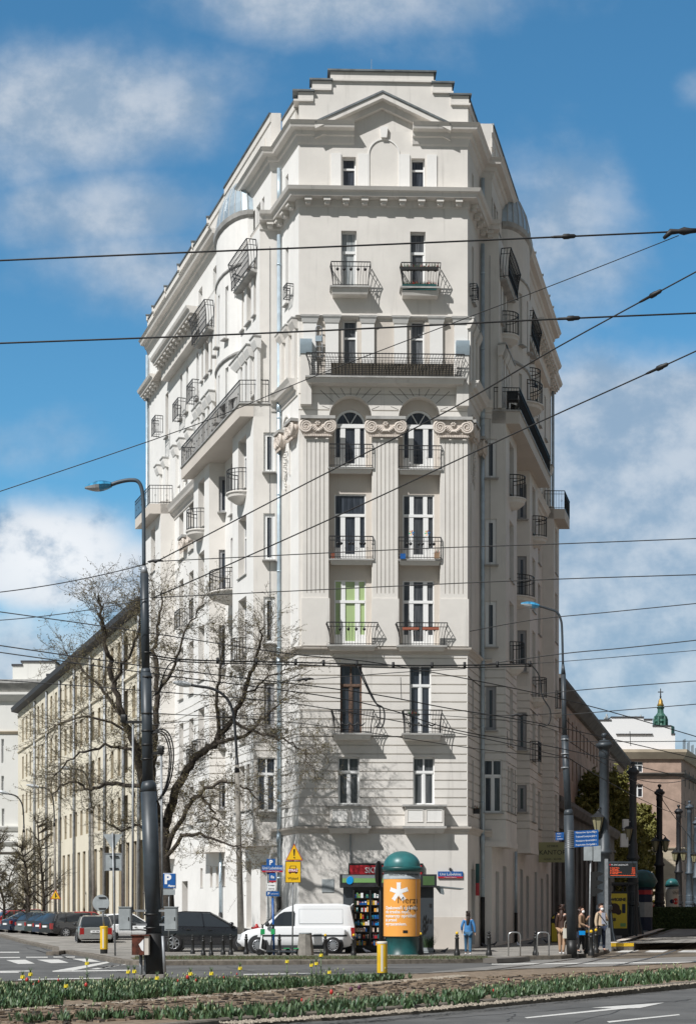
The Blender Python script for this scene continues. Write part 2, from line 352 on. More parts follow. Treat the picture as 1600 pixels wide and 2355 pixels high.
def winmesh(w, h, kind, gl):
    fr = MB(); pn = MB(); hw = w/2; tk = .055
    def bar(x0, x1, z0, z1, y=-.05, y2=.03): fr.box(x0, x1, y, y2, z0, z1)
    if kind == 'arch':
        zs = h-hw; N = 16
        for k in range(N):
            a0, a1 = math.pi*k/N, math.pi*(k+1)/N
            o = [(-(hw)*math.cos(a), zs+hw*math.sin(a)) for a in (a0, a1)]; i_ = [(-(hw-.1)*math.cos(a), zs+(hw-.1)*math.sin(a)) for a in (a0, a1)]
            fr.plate([o[0], i_[0], i_[1], o[1]], -.05, .03)
        for a in (60, 120):
            c, s_ = math.cos(R(a)), math.sin(R(a)); fr.plate([(-.02+.05*c, zs+.05), (.02+.05*c, zs+.05), ((hw-.05)*c+.02, zs+(hw-.05)*s_), ((hw-.05)*c-.02, zs+(hw-.05)*s_)], -.045, .02)
        bar(-hw, hw, zs-.12, zs+.05, -.07)
        pn.plate([(-(hw-.02)*math.cos(math.pi*k/N), zs+(hw-.02)*math.sin(math.pi*k/N)) for k in range(N, -1, -1)], 0, .01)
        H = zs-.12
    else: H = h; bar(-hw, hw, h-tk, h)
    bar(-hw, -hw+tk, 0, H-(0 if kind == 'arch' else tk)); bar(hw-tk, hw, 0, H-(0 if kind == 'arch' else tk)); bar(-hw+tk, hw-tk, 0, tk)
    if kind in ('cross', 'two', 'tall'):
        tz = H*(.70 if kind != 'tall' else .72); bar(-hw+tk, hw-tk, tz-.06, tz+.05, -.07); bar(-.055, .055, tk, tz-.06, -.06); bar(-.035, .035, tz+.05, H-tk, -.055)
        for a, b in ((-hw+tk, -.055), (.055, hw-tk)): bar(a, a+.035, tk, tz-.06, -.035); bar(b-.035, b, tk, tz-.06, -.035); bar(a+.035, b-.035, tz-.1, tz-.06, -.035); bar(a+.035, b-.035, tk, tk+.04, -.035)
    if kind in ('triple', 'wide', 'arch'):
        if kind != 'arch':
            tz = H*.69; bar(-hw+tk, hw-tk, tz-.06, tz+.06, -.07); top = tz-.06
            if kind == 'triple':
                for s_ in (-1, 1): bar(s_*hw*.43-.09, s_*hw*.43+.09, tz+.06, H-tk, -.05)
        else: top = H
        for s_ in (-1, 1): bar(s_*hw*.47-.11, s_*hw*.47+.11, tk, top, -.05)
        for s_ in (-1, 1): a, b = sorted((s_*(hw-tk), s_*(hw*.47+.11))); bar(a, b, tk, top*.32, -.035)
        bar(-hw*.47+.11, hw*.47-.11, tk, top*.18, -.04)
    if kind == 'door': tz = H*.66; bar(-hw+tk, hw-tk, tz-.06, tz+.05, -.065); bar(-hw+tk, -hw+tk+.05, tk, tz-.06, -.035); bar(hw-tk-.05, hw-tk, tk, tz-.06, -.035)
    if kind == 'trio':      # narrow-wide-narrow lights
        for s_ in (-1, 1): bar(s_*hw*.42-.1, s_*hw*.42+.1, tk, H-tk, -.05)
        bar(-hw+tk, hw-tk, H*.7-.04, H*.7+.04, -.045)
    if kind == 'slitf': bar(-hw+tk, -hw+.16, tk, H-tk, -.045); bar(hw-.16, hw-tk, tk, H-tk, -.045); bar(-hw+.16, hw-.16, tk, .16, -.045); bar(-hw+.16, hw-.16, H-.16, H-tk, -.045)
    if kind == 'one': tz = H*.7; bar(-hw+tk, hw-tk, tz-.04, tz+.04, -.05)
    if kind == 'grille':
        for k in range(1, int(w/.16)): bar(-hw+k*.16-.012, -hw+k*.16+.012, 0, H, -.1, -.08)
        bar(-.04, .04, tk, H-tk)
    pn.box(-hw+.02, hw-.02, 0, .01, .02, (h if kind != 'arch' else zs)-.02)
    return fr, pn
NW = [0]
def window(par, p, ang, w, h, kind='cross', fm='frame_white', gl='glass', sill=True):
    key = (round(w, 2), round(h, 2), kind, fm, gl, sill)
    if key not in WC:
        fr, pn = winmesh(w, h, kind, gl)
        if sill: fr.box(-w/2-.06, w/2+.06, -.42, -.02, -.05, -.004, 1)
        f = fr.build('window', [M[fm], M['ledge']], None, True); q = pn.build('pane', M[gl], None, True); WC[key] = (f.data, q.data)
        bpy.data.objects.remove(f); bpy.data.objects.remove(q)
    fd, qd = WC[key]
    f = bpy.data.objects.new('window', fd); C.objects.link(f); f.parent = par; f.location = Vector(p)-WL[par.name]; f.rotation_euler = (0, 0, ang)
    q = bpy.data.objects.new('pane', qd); C.objects.link(q); q.parent = f
    NW[0] += 1
    return f
def wallwin(mb, par, a, b, z0, z1, wins, depth=.3, grooves=(), mi=0, mir=None):
    """wins: (s_center, w, za, zb, kind, frame, glass, sill)"""
    A = Vector(a[:2]); B = Vector(b[:2]); t = (B-A).normalized(); n = Vector((t.y, -t.x)); ang = math.atan2(t.y, t.x)
    panel(mb, a, b, z0, z1, [(x[0]-x[1]/2, x[0]+x[1]/2, x[2], x[3], x[4] == 'arch') for x in wins], depth, grooves, mi, mir)
    for x in wins:
        kind = x[4]
        if kind is None: continue
        c = A+t*x[0]-n*(depth-.03)
        window(par, (c.x, c.y, x[2]), ang, x[1], x[3]-x[2], kind, x[5] if len(x) > 5 and x[5] else 'frame_white', x[6] if len(x) > 6 and x[6] else 'glass', x[7] if len(x) > 7 else True)
def railing(mb, pts, z0, h, pitch=.105, r=.021, splay=0., cen=None, closed=False, mid=.82, orn=True):
    pts = [Vector((p[0], p[1], 0)) for p in pts]
    cen = Vector((cen[0], cen[1], 0)) if cen is not None else sum(pts, Vector())/len(pts)
    def at(p, z):
        if not splay or z < h*.35: return Vector((p.x, p.y, z0+z))
        k = splay*((z/h-.35)/.65)**1.5; dd = (p-cen); dd.normalize(); q = p+dd*k; return Vector((q.x, q.y, z0+z))
    for z, rr in ((.05, .017), (h*mid, .017), (h, .026)):
        mb.tube([at(p, z) for p in pts], rr, 4)
    for i in range(len(pts)-1):
        a, b = pts[i], pts[i+1]; L = (b-a).length; k = max(1, round(L/pitch))
        for j in range(k+(1 if i == len(pts)-2 else 0)):
            p = a.lerp(b, j/k)
            big = j == 0
            mb.tube([at(p, 0), at(p, h*.35), at(p, h*.7), at(p, h)] if splay else [at(p, 0), at(p, h)], r*(1.7 if big else 1), 4, caps=False)
            if orn and j % 4 == 2 and not splay:
                q = at(p, h*.45); e = (b-a).normalized()
                mb.tube([q+e*.05*math.cos(th)+Vector((0, 0, .05*math.sin(th))) for th in [k2*math.pi/4 for k2 in range(9)]], .007, 3, caps=False)
# ================================================================ GROUND AND ROADS
def sheet(name, poly, off, mt, cuts=(66, 160), base=None):
    bm = bmesh.new(); vs = [bm.verts.new((p[0], p[1], 0)) for p in poly]; bm.faces.new(vs)
    for c in cuts: bmesh.ops.bisect_plane(bm, geom=bm.verts[:]+bm.edges[:]+bm.faces[:], plane_co=(0, c, 0), plane_no=(0, 1, 0))
    for v in bm.verts: v.co.z = gz(v.co.y)+off
    bmesh.ops.triangulate(bm, faces=bm.faces[:])
    for f in bm.faces:
        if f.normal.z < 0: f.normal_flip()
    mb = MB(); mb.add([tuple(v.co) for v in bm.verts], [[v.index for v in f.verts] for f in (bm.verts.index_update() or bm.faces)]); bm.free()
    o = mb.build(name, M[mt]); o['kind'] = 'structure'; return o
def GP(pts, off=0.): return [tuple(G(x, y, off)) for x, y in pts]
sheet('ground', [(-900, -60), (900, -60), (900, 3000), (-900, 3000)], -.02, 'asphalt')
KT = .12
# plaza island (paving) from the second kerb back to the buildings
k2 = GP([(150, 2193), (176, 2197), (220, 2205), (262, 2214), (300, 2219), (345, 2220), (500, 2219), (880, 2217), (1065, 2214.5), (1150, 2213)])
K2 = [(p[0], p[1]) for p in k2]
plaza_right = [(p[0], p[1]) for p in GP([(1215, 2207), (1290, 2206), (1330, 2203)])]
far_r = [(16, 59.5), (17.5, 64), (20.5, 73), (46, 160), (46, 178), (-46, 178), (-34, 140), (-16.5, 82), (-13.2, 72)]
PLP = [(p[0], p[1]) for p in GP([(1405, 2181.5), (1456, 2181), (1500, 2166), (1540, 2151), (1580, 2136), (1610, 2126)], .1)]
sheet('plaza_pavement', K2+plaza_right+[(p[0], p[1]) for p in GP([(1360, 2196), (1398, 2185)], KT)]+[(p[0]-.12, p[1]+.1) for p in PLP]+far_r[3:]+[(-11.9, 64.8)], KT, 'paving')
KP = [(0, 0), (0, KT), (.0, KT+.004), (-.30, KT+.004), (-.30, -.05), (0, -.05)]
def kerb(name, path, prof, mt='kerb', seg=1.0):
    mb = MB(); P2 = [Vector(p[:2]) for p in path]; out = [P2[0]]; 
    for i in range(len(P2)-1):
        L = (P2[i+1]-P2[i]).length; k = max(1, round(L/seg))
        for j in range(1, k+1): out.append(P2[i].lerp(P2[i+1], j/k))
    for i in range(len(out)-1):
        a, b = out[i], out[i+1]; t = (b-a).normalized()*.006; jz = random.uniform(-.006, .006)
        mb.sweep([a+t, b-t], [(o+random.uniform(-.004, .004), z+jz) for o, z in prof], base=lambda p: gz(p.y))
    return struct(name, mb, M[mt])
kerb('plaza_kerb', [(-34, 140), (-16.5, 82), (-13.2, 72), (-11.9, 64.8)]+K2+plaza_right+[(p[0], p[1]) for p in GP([(1360, 2196), (1398, 2185)], KT)], [(.02, -.03), (.02, KT-.01), (0, KT+.008), (-.26, KT+.008), (-.26, -.03)])
# mown grass strip behind that kerb
gs = [(p[0], p[1]) for p in GP([(306, 2208), (345, 2208.6), (500, 2208), (880, 2207.4), (1065, 2206.4), (1150, 2205.2)], KT)]
gb = [(p[0], p[1]) for p in GP([(1120, 2201.5), (1000, 2200.8), (880, 2200.5), (600, 2200.5), (380, 2201), (300, 2204)], KT)]
sheet('grass_verge', gs+gb, KT+.012, 'grass')
mb = MB()
for i in range(9000):
    t = random.random(); f = random.random(); a = Vector(gs[0]).lerp(Vector(gs[-1]), t); 
    y = 2200.8+f*6.2; x = random.uniform(310, 1120); p = G(x, y, KT+.01); h = random.uniform(.03, .085); a = random.uniform(0, 6.28)
    mb.add([p+Vector((.012*math.cos(a), .012*math.sin(a), 0)), p-Vector((.012*math.cos(a), .012*math.sin(a), 0)), p+Vector((random.uniform(-.03, .03), random.uniform(-.03, .03), h))], [(0, 1, 2)], random.choice((0, 0, 1)))
tag(mb.build('grass', [M['grass'], M['leaf_c']]), 'short thin lawn grass on the strip behind the kerb', 'grass', kind='stuff')
# pale tram crossing across the second road
sheet('tram_crossing', GP([(850, 2258), (1000, 2234), (1130, 2222), (1235, 2209), (1340, 2202), (1620, 2196), (1700, 2240), (1700, 2262), (1300, 2262)]), -.015, 'asphalt_pale')
sheet('tram_track_bed', GP([(1330, 2201), (1420, 2184), (1510, 2158), (1590, 2128), (1800, 2128), (1900, 2180), (1640, 2199), (1400, 2206)]), -.010, 'track_bed')
def rail(pts):
    mb = MB(); q = GP(pts, 0); out = []
    for i in range(len(q)-1):
        for j in range(8): out.append(Vector(q[i][:2]).lerp(Vector(q[i+1][:2]), j/8))
    out.append(Vector(q[-1][:2]))
    mb.sweep(out, [(-.05, -.018), (-.05, -.001), (.05, -.001), (.05, -.018)], base=lambda p: gz(p.y)); struct('tram_rail', mb, M['rail_steel'])
rail([(1110, 2242), (1250, 2229), (1345, 2215), (1450, 2190), (1530, 2163), (1600, 2134), (1640, 2120)])
rail([(1240, 2242), (1380, 2228), (1480, 2208), (1560, 2184), (1640, 2151), (1720, 2122)])
rail([(1420, 2247), (1560, 2222), (1660, 2196), (1760, 2160)])
rail([(980, 2246), (1120, 2232), (1250, 2216), (1330, 2205), (1400, 2188), (1480, 2164), (1548, 2140), (1600, 2121)])
# tram platform on the right
pl = [(1405, 2181.5), (1456, 2181), (1500, 2166), (1540, 2151), (1580, 2136), (1610, 2126)]
PLP = [(p[0], p[1]) for p in GP(pl, .1)]; plb = [(48, 150), (38, 150), (26, 105), (15.6, 72.5)]
sheet('tram_platform', PLP+plb, .30, 'paving')
kerb('platform_kerb', PLP, [(.03, -.03), (.03, .29), (0, .31), (-.32, .31), (-.32, -.03)], 'kerb')
mb = MB(); a, b = Vector(PLP[0]), Vector(PLP[1])
mb.sweep([a, b], [(.038, .17), (.038, .315), (-.1, .318), (-.1, .17)], base=lambda p: gz(p.y)); struct('platform_edge_paint', mb, M['yellow'])
sheet('tactile_strip', [tuple(Vector(p)+Vector((-.75, .25))) for p in PLP]+[tuple(Vector(p)+Vector((-1.15, .35))) for p in PLP[::-1]], .316, 'stucco_beige')
# median island with mulch and flower beds
nk = [(-9, 13.0), (-5.2, 17.8)]+[(p[0], p[1]) for p in GP([(525, 2362), (700, 2348), (800, 2343), (880, 2336), (1053, 2323), (1306, 2299), (1450, 2285), (1600, 2271), (1800, 2254)])]+[(16, 50)]
fk = [(16, 51)]+[(p[0], p[1]) for p in GP([(1900, 2226), (1600, 2222), (1400, 2232), (1200, 2238), (1010, 2247), (950, 2250), (880, 2251), (600, 2256), (300, 2262), (0, 2270), (-150, 2274)])]+[(-14, 32)]
sheet('median_soil', nk+fk, KT-.02, 'soil')
kerb('median_kerb', nk, [(.02, -.03), (.02, KT-.012), (0, KT+.01), (-.18, KT+.01), (-.18, -.03)])
kerb('median_back_kerb', fk[1:-1], [(.02, -.03), (.02, KT-.02), (0, KT), (-.12, KT), (-.12, -.03)])
# ruts in the mulch and pebble borders
mb = MB()
def pebbles(line, wd, n):
    q = GP(line, KT)
    for i in range(n):
        t = random.random()*(len(q)-1); k = int(t); p = Vector(q[k]).lerp(Vector(q[k+1]), t-k); dd = (Vector(q[k+1])-Vector(q[k])).normalized(); nn = Vector((-dd.y, dd.x, 0))
        p = p+nn*random.gauss(0, wd*.38); r = random.uniform(.012, .032); z = KT-.02; a = random.uniform(0, 3)
        Mx = Matrix.Translation((p.x, p.y, z)) @ Matrix.Rotation(a, 4, 'Z')
        mb.add([Mx @ Vector(v) for v in ((r, 0, 0), (0, r*.8, 0), (-r, 0, 0), (0, -r*.8, 0), (r*.3, r*.1, r*.9), (-r*.4, 0, r*.8))], [(0, 1, 4), (1, 5, 4), (1, 2, 5), (2, 3, 5), (3, 4, 5), (3, 0, 4)])
pebbles([(525, 2352), (700, 2340), (880, 2328), (1053, 2313), (1306, 2288), (1450, 2273), (1600, 2258), (1700, 2250)], .28, 3600)
pebbles([(-40, 2327), (350, 2299), (530, 2287), (880, 2259), (1003, 2249), (1060, 2243)], .26, 3400)
tag(mb.build('pebbles', M['pebble']), 'pale pebbles edging the tulip beds on the median', 'pebbles', kind='stuff')
mb = MB()
for i in range(2600):
    t = random.random(); x = random.uniform(-20, 1600); yb = 2323-(x)*.072 if x < 1000 else 2251-(x-1000)*.045; y = yb+random.uniform(2, 46*(1-max(0, x-800)/1200))
    p = G(x, y, KT-.02); a = random.uniform(-1.2, 1.4); l = random.uniform(.02, .12); wd = random.uniform(.012, .035)
    Mx = Matrix.Translation(p) @ Matrix.Rotation(a, 4, 'Z'); mb.box(-l, l, -wd, wd, -.01, random.uniform(.008, .035), random.choice((0, 0, 1)), Mx)
tag(mb.build('mulch', [M['soil'], M['bark']]), 'brown bark mulch and clods on the strip between the tulip beds', 'mulch', kind='stuff')
# road markings
MK = MB()
def mark(pts, off=-.015):
    q = GP(pts, off); MK.add(q, [tuple(range(len(q)))])
for L_ in ([(0, 2153.6), (0, 2156), (150, 2174), (310, 2192), (310, 2189.5), (150, 2171.8)],
           [(0, 2190), (44, 2190), (44, 2192), (0, 2192)], [(0, 2202), (46, 2202), (46, 2204), (0, 2204)], [(60, 2201.5), (110, 2201.5), (110, 2203.5), (60, 2203.5)], [(123, 2201), (172, 2201), (172, 2203), (123, 2203)],
           [(14, 2209), (58, 2208), (80, 2217), (42, 2218)], [(84, 2208), (135, 2207.5), (158, 2215), (118, 2216)], [(158, 2206), (205, 2206), (232, 2213), (196, 2213)],
           [(0, 2236), (42, 2236), (44, 2238), (0, 2238.5)], [(0, 2234), (73, 2233), (74, 2235), (0, 2236)], [(42, 2253), (234, 2249.5), (235, 2251.5), (42, 2255)], [(560, 2241), (715, 2239), (715, 2241), (560, 2243)],
           [(120, 2234), (246, 2212.5), (252, 2215), (164, 2234)], [(120, 2234), (300, 2231), (300, 2233.5), (122, 2236)],
           [(1205, 2341), (1408, 2320), (1360, 2318.5), (1527, 2307), (1472, 2319), (1445, 2320), (1212, 2343)], [(1395, 2350), (1560, 2333.5), (1564, 2335.5), (1400, 2353)]): mark(L_)
for k in range(5): mark([(205+k*18, 2230-k*3), (225+k*18, 2230-k*3), (262+k*12, 2222-k*1.4), (254+k*12, 2222-k*1.4)])
for x0, x1, y0, y1, s_ in ((1494, 1537, 2186.5, 2191, 14), (1570, 1640, 2186.5, 2191, 14), (1432, 1470, 2186.5, 2191, 18)):
    mark([(x0-s_, y1), (x1-s_, y1), (x1, y0), (x0, y0)], -.005)
mark([(1130, 2217.5), (1620, 2212.5), (1620, 2215), (1130, 2219.5)], -.010)
rs = random.Random(31); TR = MB()
def seam(pts, wd):
    q = [G(x, y, -.016) for x, y in pts]; o = []
    for i in range(len(q)-1):
        for j in range(9): p = q[i].lerp(q[i+1], j/9); o.append(Vector((p.x+rs.gauss(0, .03), p.y+rs.gauss(0, .06), p.z)))
    for a, b in zip(o, o[1:]):
        n = Vector((-(b-a).y, (b-a).x, 0)).normalized()*wd*rs.uniform(.6, 1.3); TR.add([a-n, b-n, b+n, a+n], [(0, 1, 2, 3)])
for pts, wd in (([(1000, 2345), (1250, 2326), (1620, 2296)], .018), ([(1320, 2352), (1480, 2312), (1600, 2300)], .014), ([(0, 2228), (200, 2224), (330, 2226)], .03), ([(300, 2232), (560, 2234), (840, 2236)], .025), ([(60, 2180), (190, 2212), (300, 2242)], .03), ([(0, 2170), (90, 2178), (130, 2196)], .03), ([(520, 2224), (600, 2240)], .03), ([(1160, 2350), (1190, 2332)], .015)): seam(pts, wd)
struct('tar_seam', TR, M['tar'])
struct('road_marking', MK, M['mark'])
# dark kerb ramp at the right end of the second kerb
mb = MB(); q = [Vector(v) for v in GP([(1140, 2216), (1216, 2212)], 0)]
mb.sweep([q[0], q[1]], [(.05, 0), (.02, .15), (-.5, .16), (-.5, 0)]); struct('kerb_ramp', mb, M['stone_dark'])

# ================================================================ MAIN BUILDING
def zf(y): return HC+(2100-y)/F*69.12
def fpt(s): return Vector((-2.11+s*.99946, 69+.033*s, 0))
def fs(x):
    k = (x-800)/F; return (k*69+2.11)/(.99946-k*.033)
WF = fs(1075.)
XK = {'L': dict(A=-2.11, C=-2.554, B2=-3.06, B=-3.34, BAL=-3.95, MID=-2.95), 'R': dict(A=5.09, C=5.61, B2=5.92, B=6.24, BAL=6.85, MID=6.0)}
SL = {'L': -.3535, 'R': .2508}
def sp(S_, k, Y):
    xk = XK[S_][k] if isinstance(k, str) else k
    return Vector((xk+SL[S_]*(Y-69), Y, 0))
def out(S_, k, Y, o):
    n = Vector((-.943, -.333, 0)) if S_ == 'L' else Vector((.970, -.243, 0)); return sp(S_, k, Y)+n*o
def ff(S_, Y, ki, ko):      # front-parallel step from inner plane to outer plane: returns inner, outer points
    a = sp(S_, ki, Y); dx = abs(XK[S_][ko]-XK[S_][ki]); t = dx/1.0117 if S_ == 'L' else dx/.9917
    e = Vector((-1, -.033, 0)) if S_ == 'L' else Vector((1, .033, 0)); return a, a+e*t
YS = {'L': dict(p=71.45, w1=74.7, w2=78.8, w2e=81.7, w3=88.8, w3e=92.4, end=95.2, g=1.0604), 'R': dict(p=72.4, w1=75.8, w2=80.2, w2e=83.3, w3=89.9, w3e=92.4, end=93.9, g=1.031)}
B = thing('corner_building', 'tall white wedge-shaped tenement with pilasters, loggias and iron balconies filling the middle of the view', 'building', (1.3, 72, .2))
def order(S_, a, b): return (b, a) if S_ == 'L' else (a, b)     # a is nearer the front corner; returns left,right
Z0, Z1, Z2, Z3, Z4, Z5 = .05, 5.2, 13.0, 24.45, 32.4, 34.6
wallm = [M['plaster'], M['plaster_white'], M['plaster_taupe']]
fb = lambda: MB()
G1 = [5.9+.375*i for i in range(19)]     # rustication grooves floors 1-2
FL, FR = fpt(0), fpt(WF)
def X(x): return fs(x)
# ---- front wall, zone by zone
mb = MB()
wallwin(mb, B, FL, FR, Z0, Z1, [], .3)
wallwin(mb, B, FL, FR, Z1, Z2, [(X(802), .93, zf(1852), zf(1742), 'cross', None, 'glass_curtain'), (X(974.5), .93, zf(1852), zf(1742), 'cross', None, 'glass_curtain'),
        (X(807), .93, zf(1694), zf(1529), 'tall', 'frame_old'), (X(966.5), .93, zf(1694), zf(1529), 'tall')], .26, G1)
sx = [(758, 854), (917, 1011)]
panel(mb, FL, FR, Z2, Z3, [(X(757), X(855), 13.15, zf(911), True), (X(916.5), X(1012), 13.15, zf(911), True)], .42, [zf(944), zf(907)])
Zp = zf(729)
wallwin(mb, B, FL, FR, Z3, Z4, [(X(805), .58, zf(868), zf(735), 'one', None, 'glass_curtain'), (X(960), .58, zf(868), zf(735), 'one', None, 'glass_curtain'),
        (X(802), .66, zf(666), zf(531), 'door', None, 'glass_light'), (X(960.5), .66, zf(666), zf(531), 'door', None, 'glass_curtain')], .3)
wallwin(mb, B, FL, FR, Z4, 35.6, [(X(802.5), .58, zf(444)+.02, zf(361), 'one'), (X(961), .58, zf(444)+.02, zf(362), 'one')], .28)
mb.build('wall', wallm, B)
# loggia back walls, floors 3-5
mb = MB()
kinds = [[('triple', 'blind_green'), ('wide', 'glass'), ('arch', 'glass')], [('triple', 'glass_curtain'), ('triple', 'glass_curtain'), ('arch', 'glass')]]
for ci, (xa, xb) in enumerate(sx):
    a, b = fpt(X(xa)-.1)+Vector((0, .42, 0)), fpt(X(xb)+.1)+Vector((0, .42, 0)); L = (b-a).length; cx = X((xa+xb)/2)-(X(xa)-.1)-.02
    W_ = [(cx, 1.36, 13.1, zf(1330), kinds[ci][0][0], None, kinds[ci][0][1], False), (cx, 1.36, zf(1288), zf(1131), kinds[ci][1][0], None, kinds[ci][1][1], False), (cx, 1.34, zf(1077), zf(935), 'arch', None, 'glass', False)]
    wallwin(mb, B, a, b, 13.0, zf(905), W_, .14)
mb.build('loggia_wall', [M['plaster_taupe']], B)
# ---- pilasters
for xa, xb in ((693, 758), (854, 917), (1010, 1077)):
    mb = MB(); s0, s1 = X(xa), X(xb); o = -.10; t0 = fpt(0); ang = math.atan2(.033, .9995); Mx = Matrix.Translation(t0) @ Matrix.Rotation(ang, 4, 'Z')
    mb.box(s0+.005, s1-.005, o-.05, .0, 13.15, zf(1378), 0, Mx)
    zt, zb = zf(1010), zf(1378); w0, w1 = s0+.05, s1-.05
    mb.box(w0, w1, -.06, 0, zb, zt, 0, Mx)
    fl = [w0+(w1-w0)*(.17+.66*i/4) for i in range(5)]; zlo = zf(1366); edges = [w0]+fl+[w1]
    for i in range(6): mb.box(edges[i]+(.017 if i else 0), edges[i+1]-(.017 if i < 5 else 0), -.10, -.06, zlo, zt-.1, 0, Mx)
    mb.box(w0, w1, -.10, -.06, zb, zlo, 0, Mx); mb.box(w0, w1, -.10, -.06, zt-.1, zt, 0, Mx)
    p = mb.build('pilaster', M['plaster'], B)
def volute(mb, c, ux, r, sgn, dpt):      # spiral in the plane (ux, z)
    pts = []; rr = []
    for k in range(34):
        th = k/33*2.6*2*math.pi; q = r*(1-.8*k/33); pts.append(c+ux*(sgn*q*math.cos(th+math.pi/2)*1.0)*-1+Vector((0, 0, q*math.sin(th+math.pi/2)))); rr.append(.062*(1-.45*k/33)*r/.30)
    mb.tube(pts, rr, 6)
def capital(p0, p1, ztop, par):
    """Ionic capital between wall points p0,p1 (left,right)"""
    mb = MB(); t = (p1-p0).normalized(); n = Vector((t.y, -t.x, 0)); L = (p1-p0).length; Mx = Matrix(((t.x, n.x, 0, p0.x), (t.y, n.y, 0, p0.y), (0, 0, 1, 0), (0, 0, 0, 1)))
    c = (p0+p1)/2; mb.box(.0, L, 0, .22, ztop-.72, ztop-.13, 0, Mx)
    mb.box(.02, L-.02, .22, .245, ztop-.86, ztop-.76, 0, Mx)
    for k in range(int(L/.075)): mb.box(.02+k*.075, .05+k*.075, .245, .27, ztop-.86, ztop-.76, 0, Mx)
    r = .29
    for sg in (-1, 1):
        cc = c+t*sg*(L/2-.12)+n*.27; cc.z = ztop-.44
        volute(mb, cc, t, r, sg, .1)
        q = [cc+n*-.26, cc+n*-.02]; mb.tube(q, [r*.92, r*.92], 20)
        mb.tube([cc+n*-.02, cc+n*.03], [.05, .04], 8)
        # acanthus fronds
        for k in range(5):
            a0 = c+t*sg*(L/2-.42-.06*k)+n*.26; a0.z = ztop-.36-.05*k; mb.tube([a0, a0+t*sg*.06+n*.05+Vector((0, 0, -.08)), a0+t*sg*.15+n*.02+Vector((0, 0, -.14))], [.018, .032, .01], 5)
    gl = []
    for k in range(15):
        f = k/14*2-1; gl.append(c+t*(f*(L/2-.3))+n*.27+Vector((0, 0, 0))); gl[-1].z = ztop-.42-.2*(1-f*f)
    mb.tube(gl, [.028+.03*(1-abs(k/7-1)) for k in range(15)], 7)
    for k in range(6):
        th = k*math.pi/3; q = c+n*.26+t*.075*math.cos(th); q.z = ztop-.30+.075*math.sin(th); mb.lathe(q, [(0, -.05), (.045, -.03), (.05, 0), (.03, .035), (0, .045)], 6, M=None)
    q = c+n*.30; q.z = ztop-.30; mb.lathe(q, [(0, -.03), (.035, 0), (0, .03)], 6)
    cp = mb.build('capital', M['stucco_light'], par)
    mb = MB(); mb.taper(-.12, L+.12, -.0, .36, ztop-.13, ztop, 0, .0, 0, Mx); mb.build('abacus', M['ledge'], cp)

for xa, xb in ((697, 764), (847, 925), (1004, 1078)): capital(fpt(X(xa)), fpt(X(xb)), zf(962), B)
for S_ in 'LR':
    Y_ = YS[S_]; a = out(S_, 'A', 69.15 if S_ == 'L' else 69.4, 0); b = out(S_, 'A', 69.9 if S_ == 'L' else 70.3, 0); l, r = order(S_, a, b); capital(l, r, zf(962)-.02, B)
    a = out(S_, 'A', Y_['p']-.65, 0); b = out(S_, 'A', Y_['p']-.08, 0); l, r = order(S_, a, b); capital(l, r, zf(962)-.02, B)
# ---- floor 6 pilaster strips, floor 8 strips, keystone, arch
for xa, xb in ((697, 728), (748, 778), (831, 860), (906, 935), (988, 1017), (1044, 1075)):
    mb = MB(); Mx = Matrix.Translation(fpt(0)) @ Matrix.Rotation(.033, 4, 'Z'); s0, s1 = X(xa), X(xb)
    mb.box(s0, s1, -.14, 0, Z3, zf(746), 0, Mx); mb.taper(s0-.10, s1+.10, -.26, 0, zf(746), zf(734), .08, .09, 0, Mx); mb.box(s0-.12, s1+.12, -.28, 0, zf(734), zf(729.5), 1, Mx)
    mb.build('pilaster_strip', [M['plaster_white'], M['ledge']], B)
mb = MB()
for xa, xb in ((729, 747), (779, 788), (821, 830), (861, 905), (936, 944), (977, 987), (1018, 1043)):
    mb.box(X(xa), X(xb), -.012, .0, Z3+.01, zf(738), 0, Matrix.Translation(fpt(0)) @ Matrix.Rotation(.033, 4, 'Z'))
mb.build('wall_field', M['plaster_taupe'], B)
for xa, xb in ((761, 784), (823, 846), (919, 942), (981, 1004)):
    mb = MB(); Mx = Matrix.Translation(fpt(0)) @ Matrix.Rotation(.033, 4, 'Z'); mb.box(X(xa), X(xb), -.05, 0, Z4, zf(354), 0, Mx); mb.build('pilaster_strip', M['plaster_white'], B)
mb = MB(); Mx = Matrix.Translation(fpt(0)) @ Matrix.Rotation(.033, 4, 'Z'); cx = X(882.5); r = .68; zc = zf(355)
arc = [(cx-r*math.cos(math.pi*k/24), zc+r*math.sin(math.pi*k/24)) for k in range(25)]; arc = [(cx-r, Z4)]+arc+[(cx+r, Z4)]
ar2 = [(cx-(r-.05)*math.cos(math.pi*k/24), zc+(r-.05)*math.sin(math.pi*k/24)) for k in range(25)]; ar2 = [(cx-r+.05, Z4)]+ar2+[(cx+r-.05, Z4)]
for i in range(len(arc)-1): mb.plate([arc[i], ar2[i], ar2[i+1], arc[i+1]], -.045, 0, 0, Mx)
mb.plate([(cx-.12, zf(318)), (cx+.12, zf(318)), (cx+.17, zf(294)), (cx-.17, zf(294))], -.14, 0, 0, Mx); mb.build('blind_arch', M['plaster_white'], B)
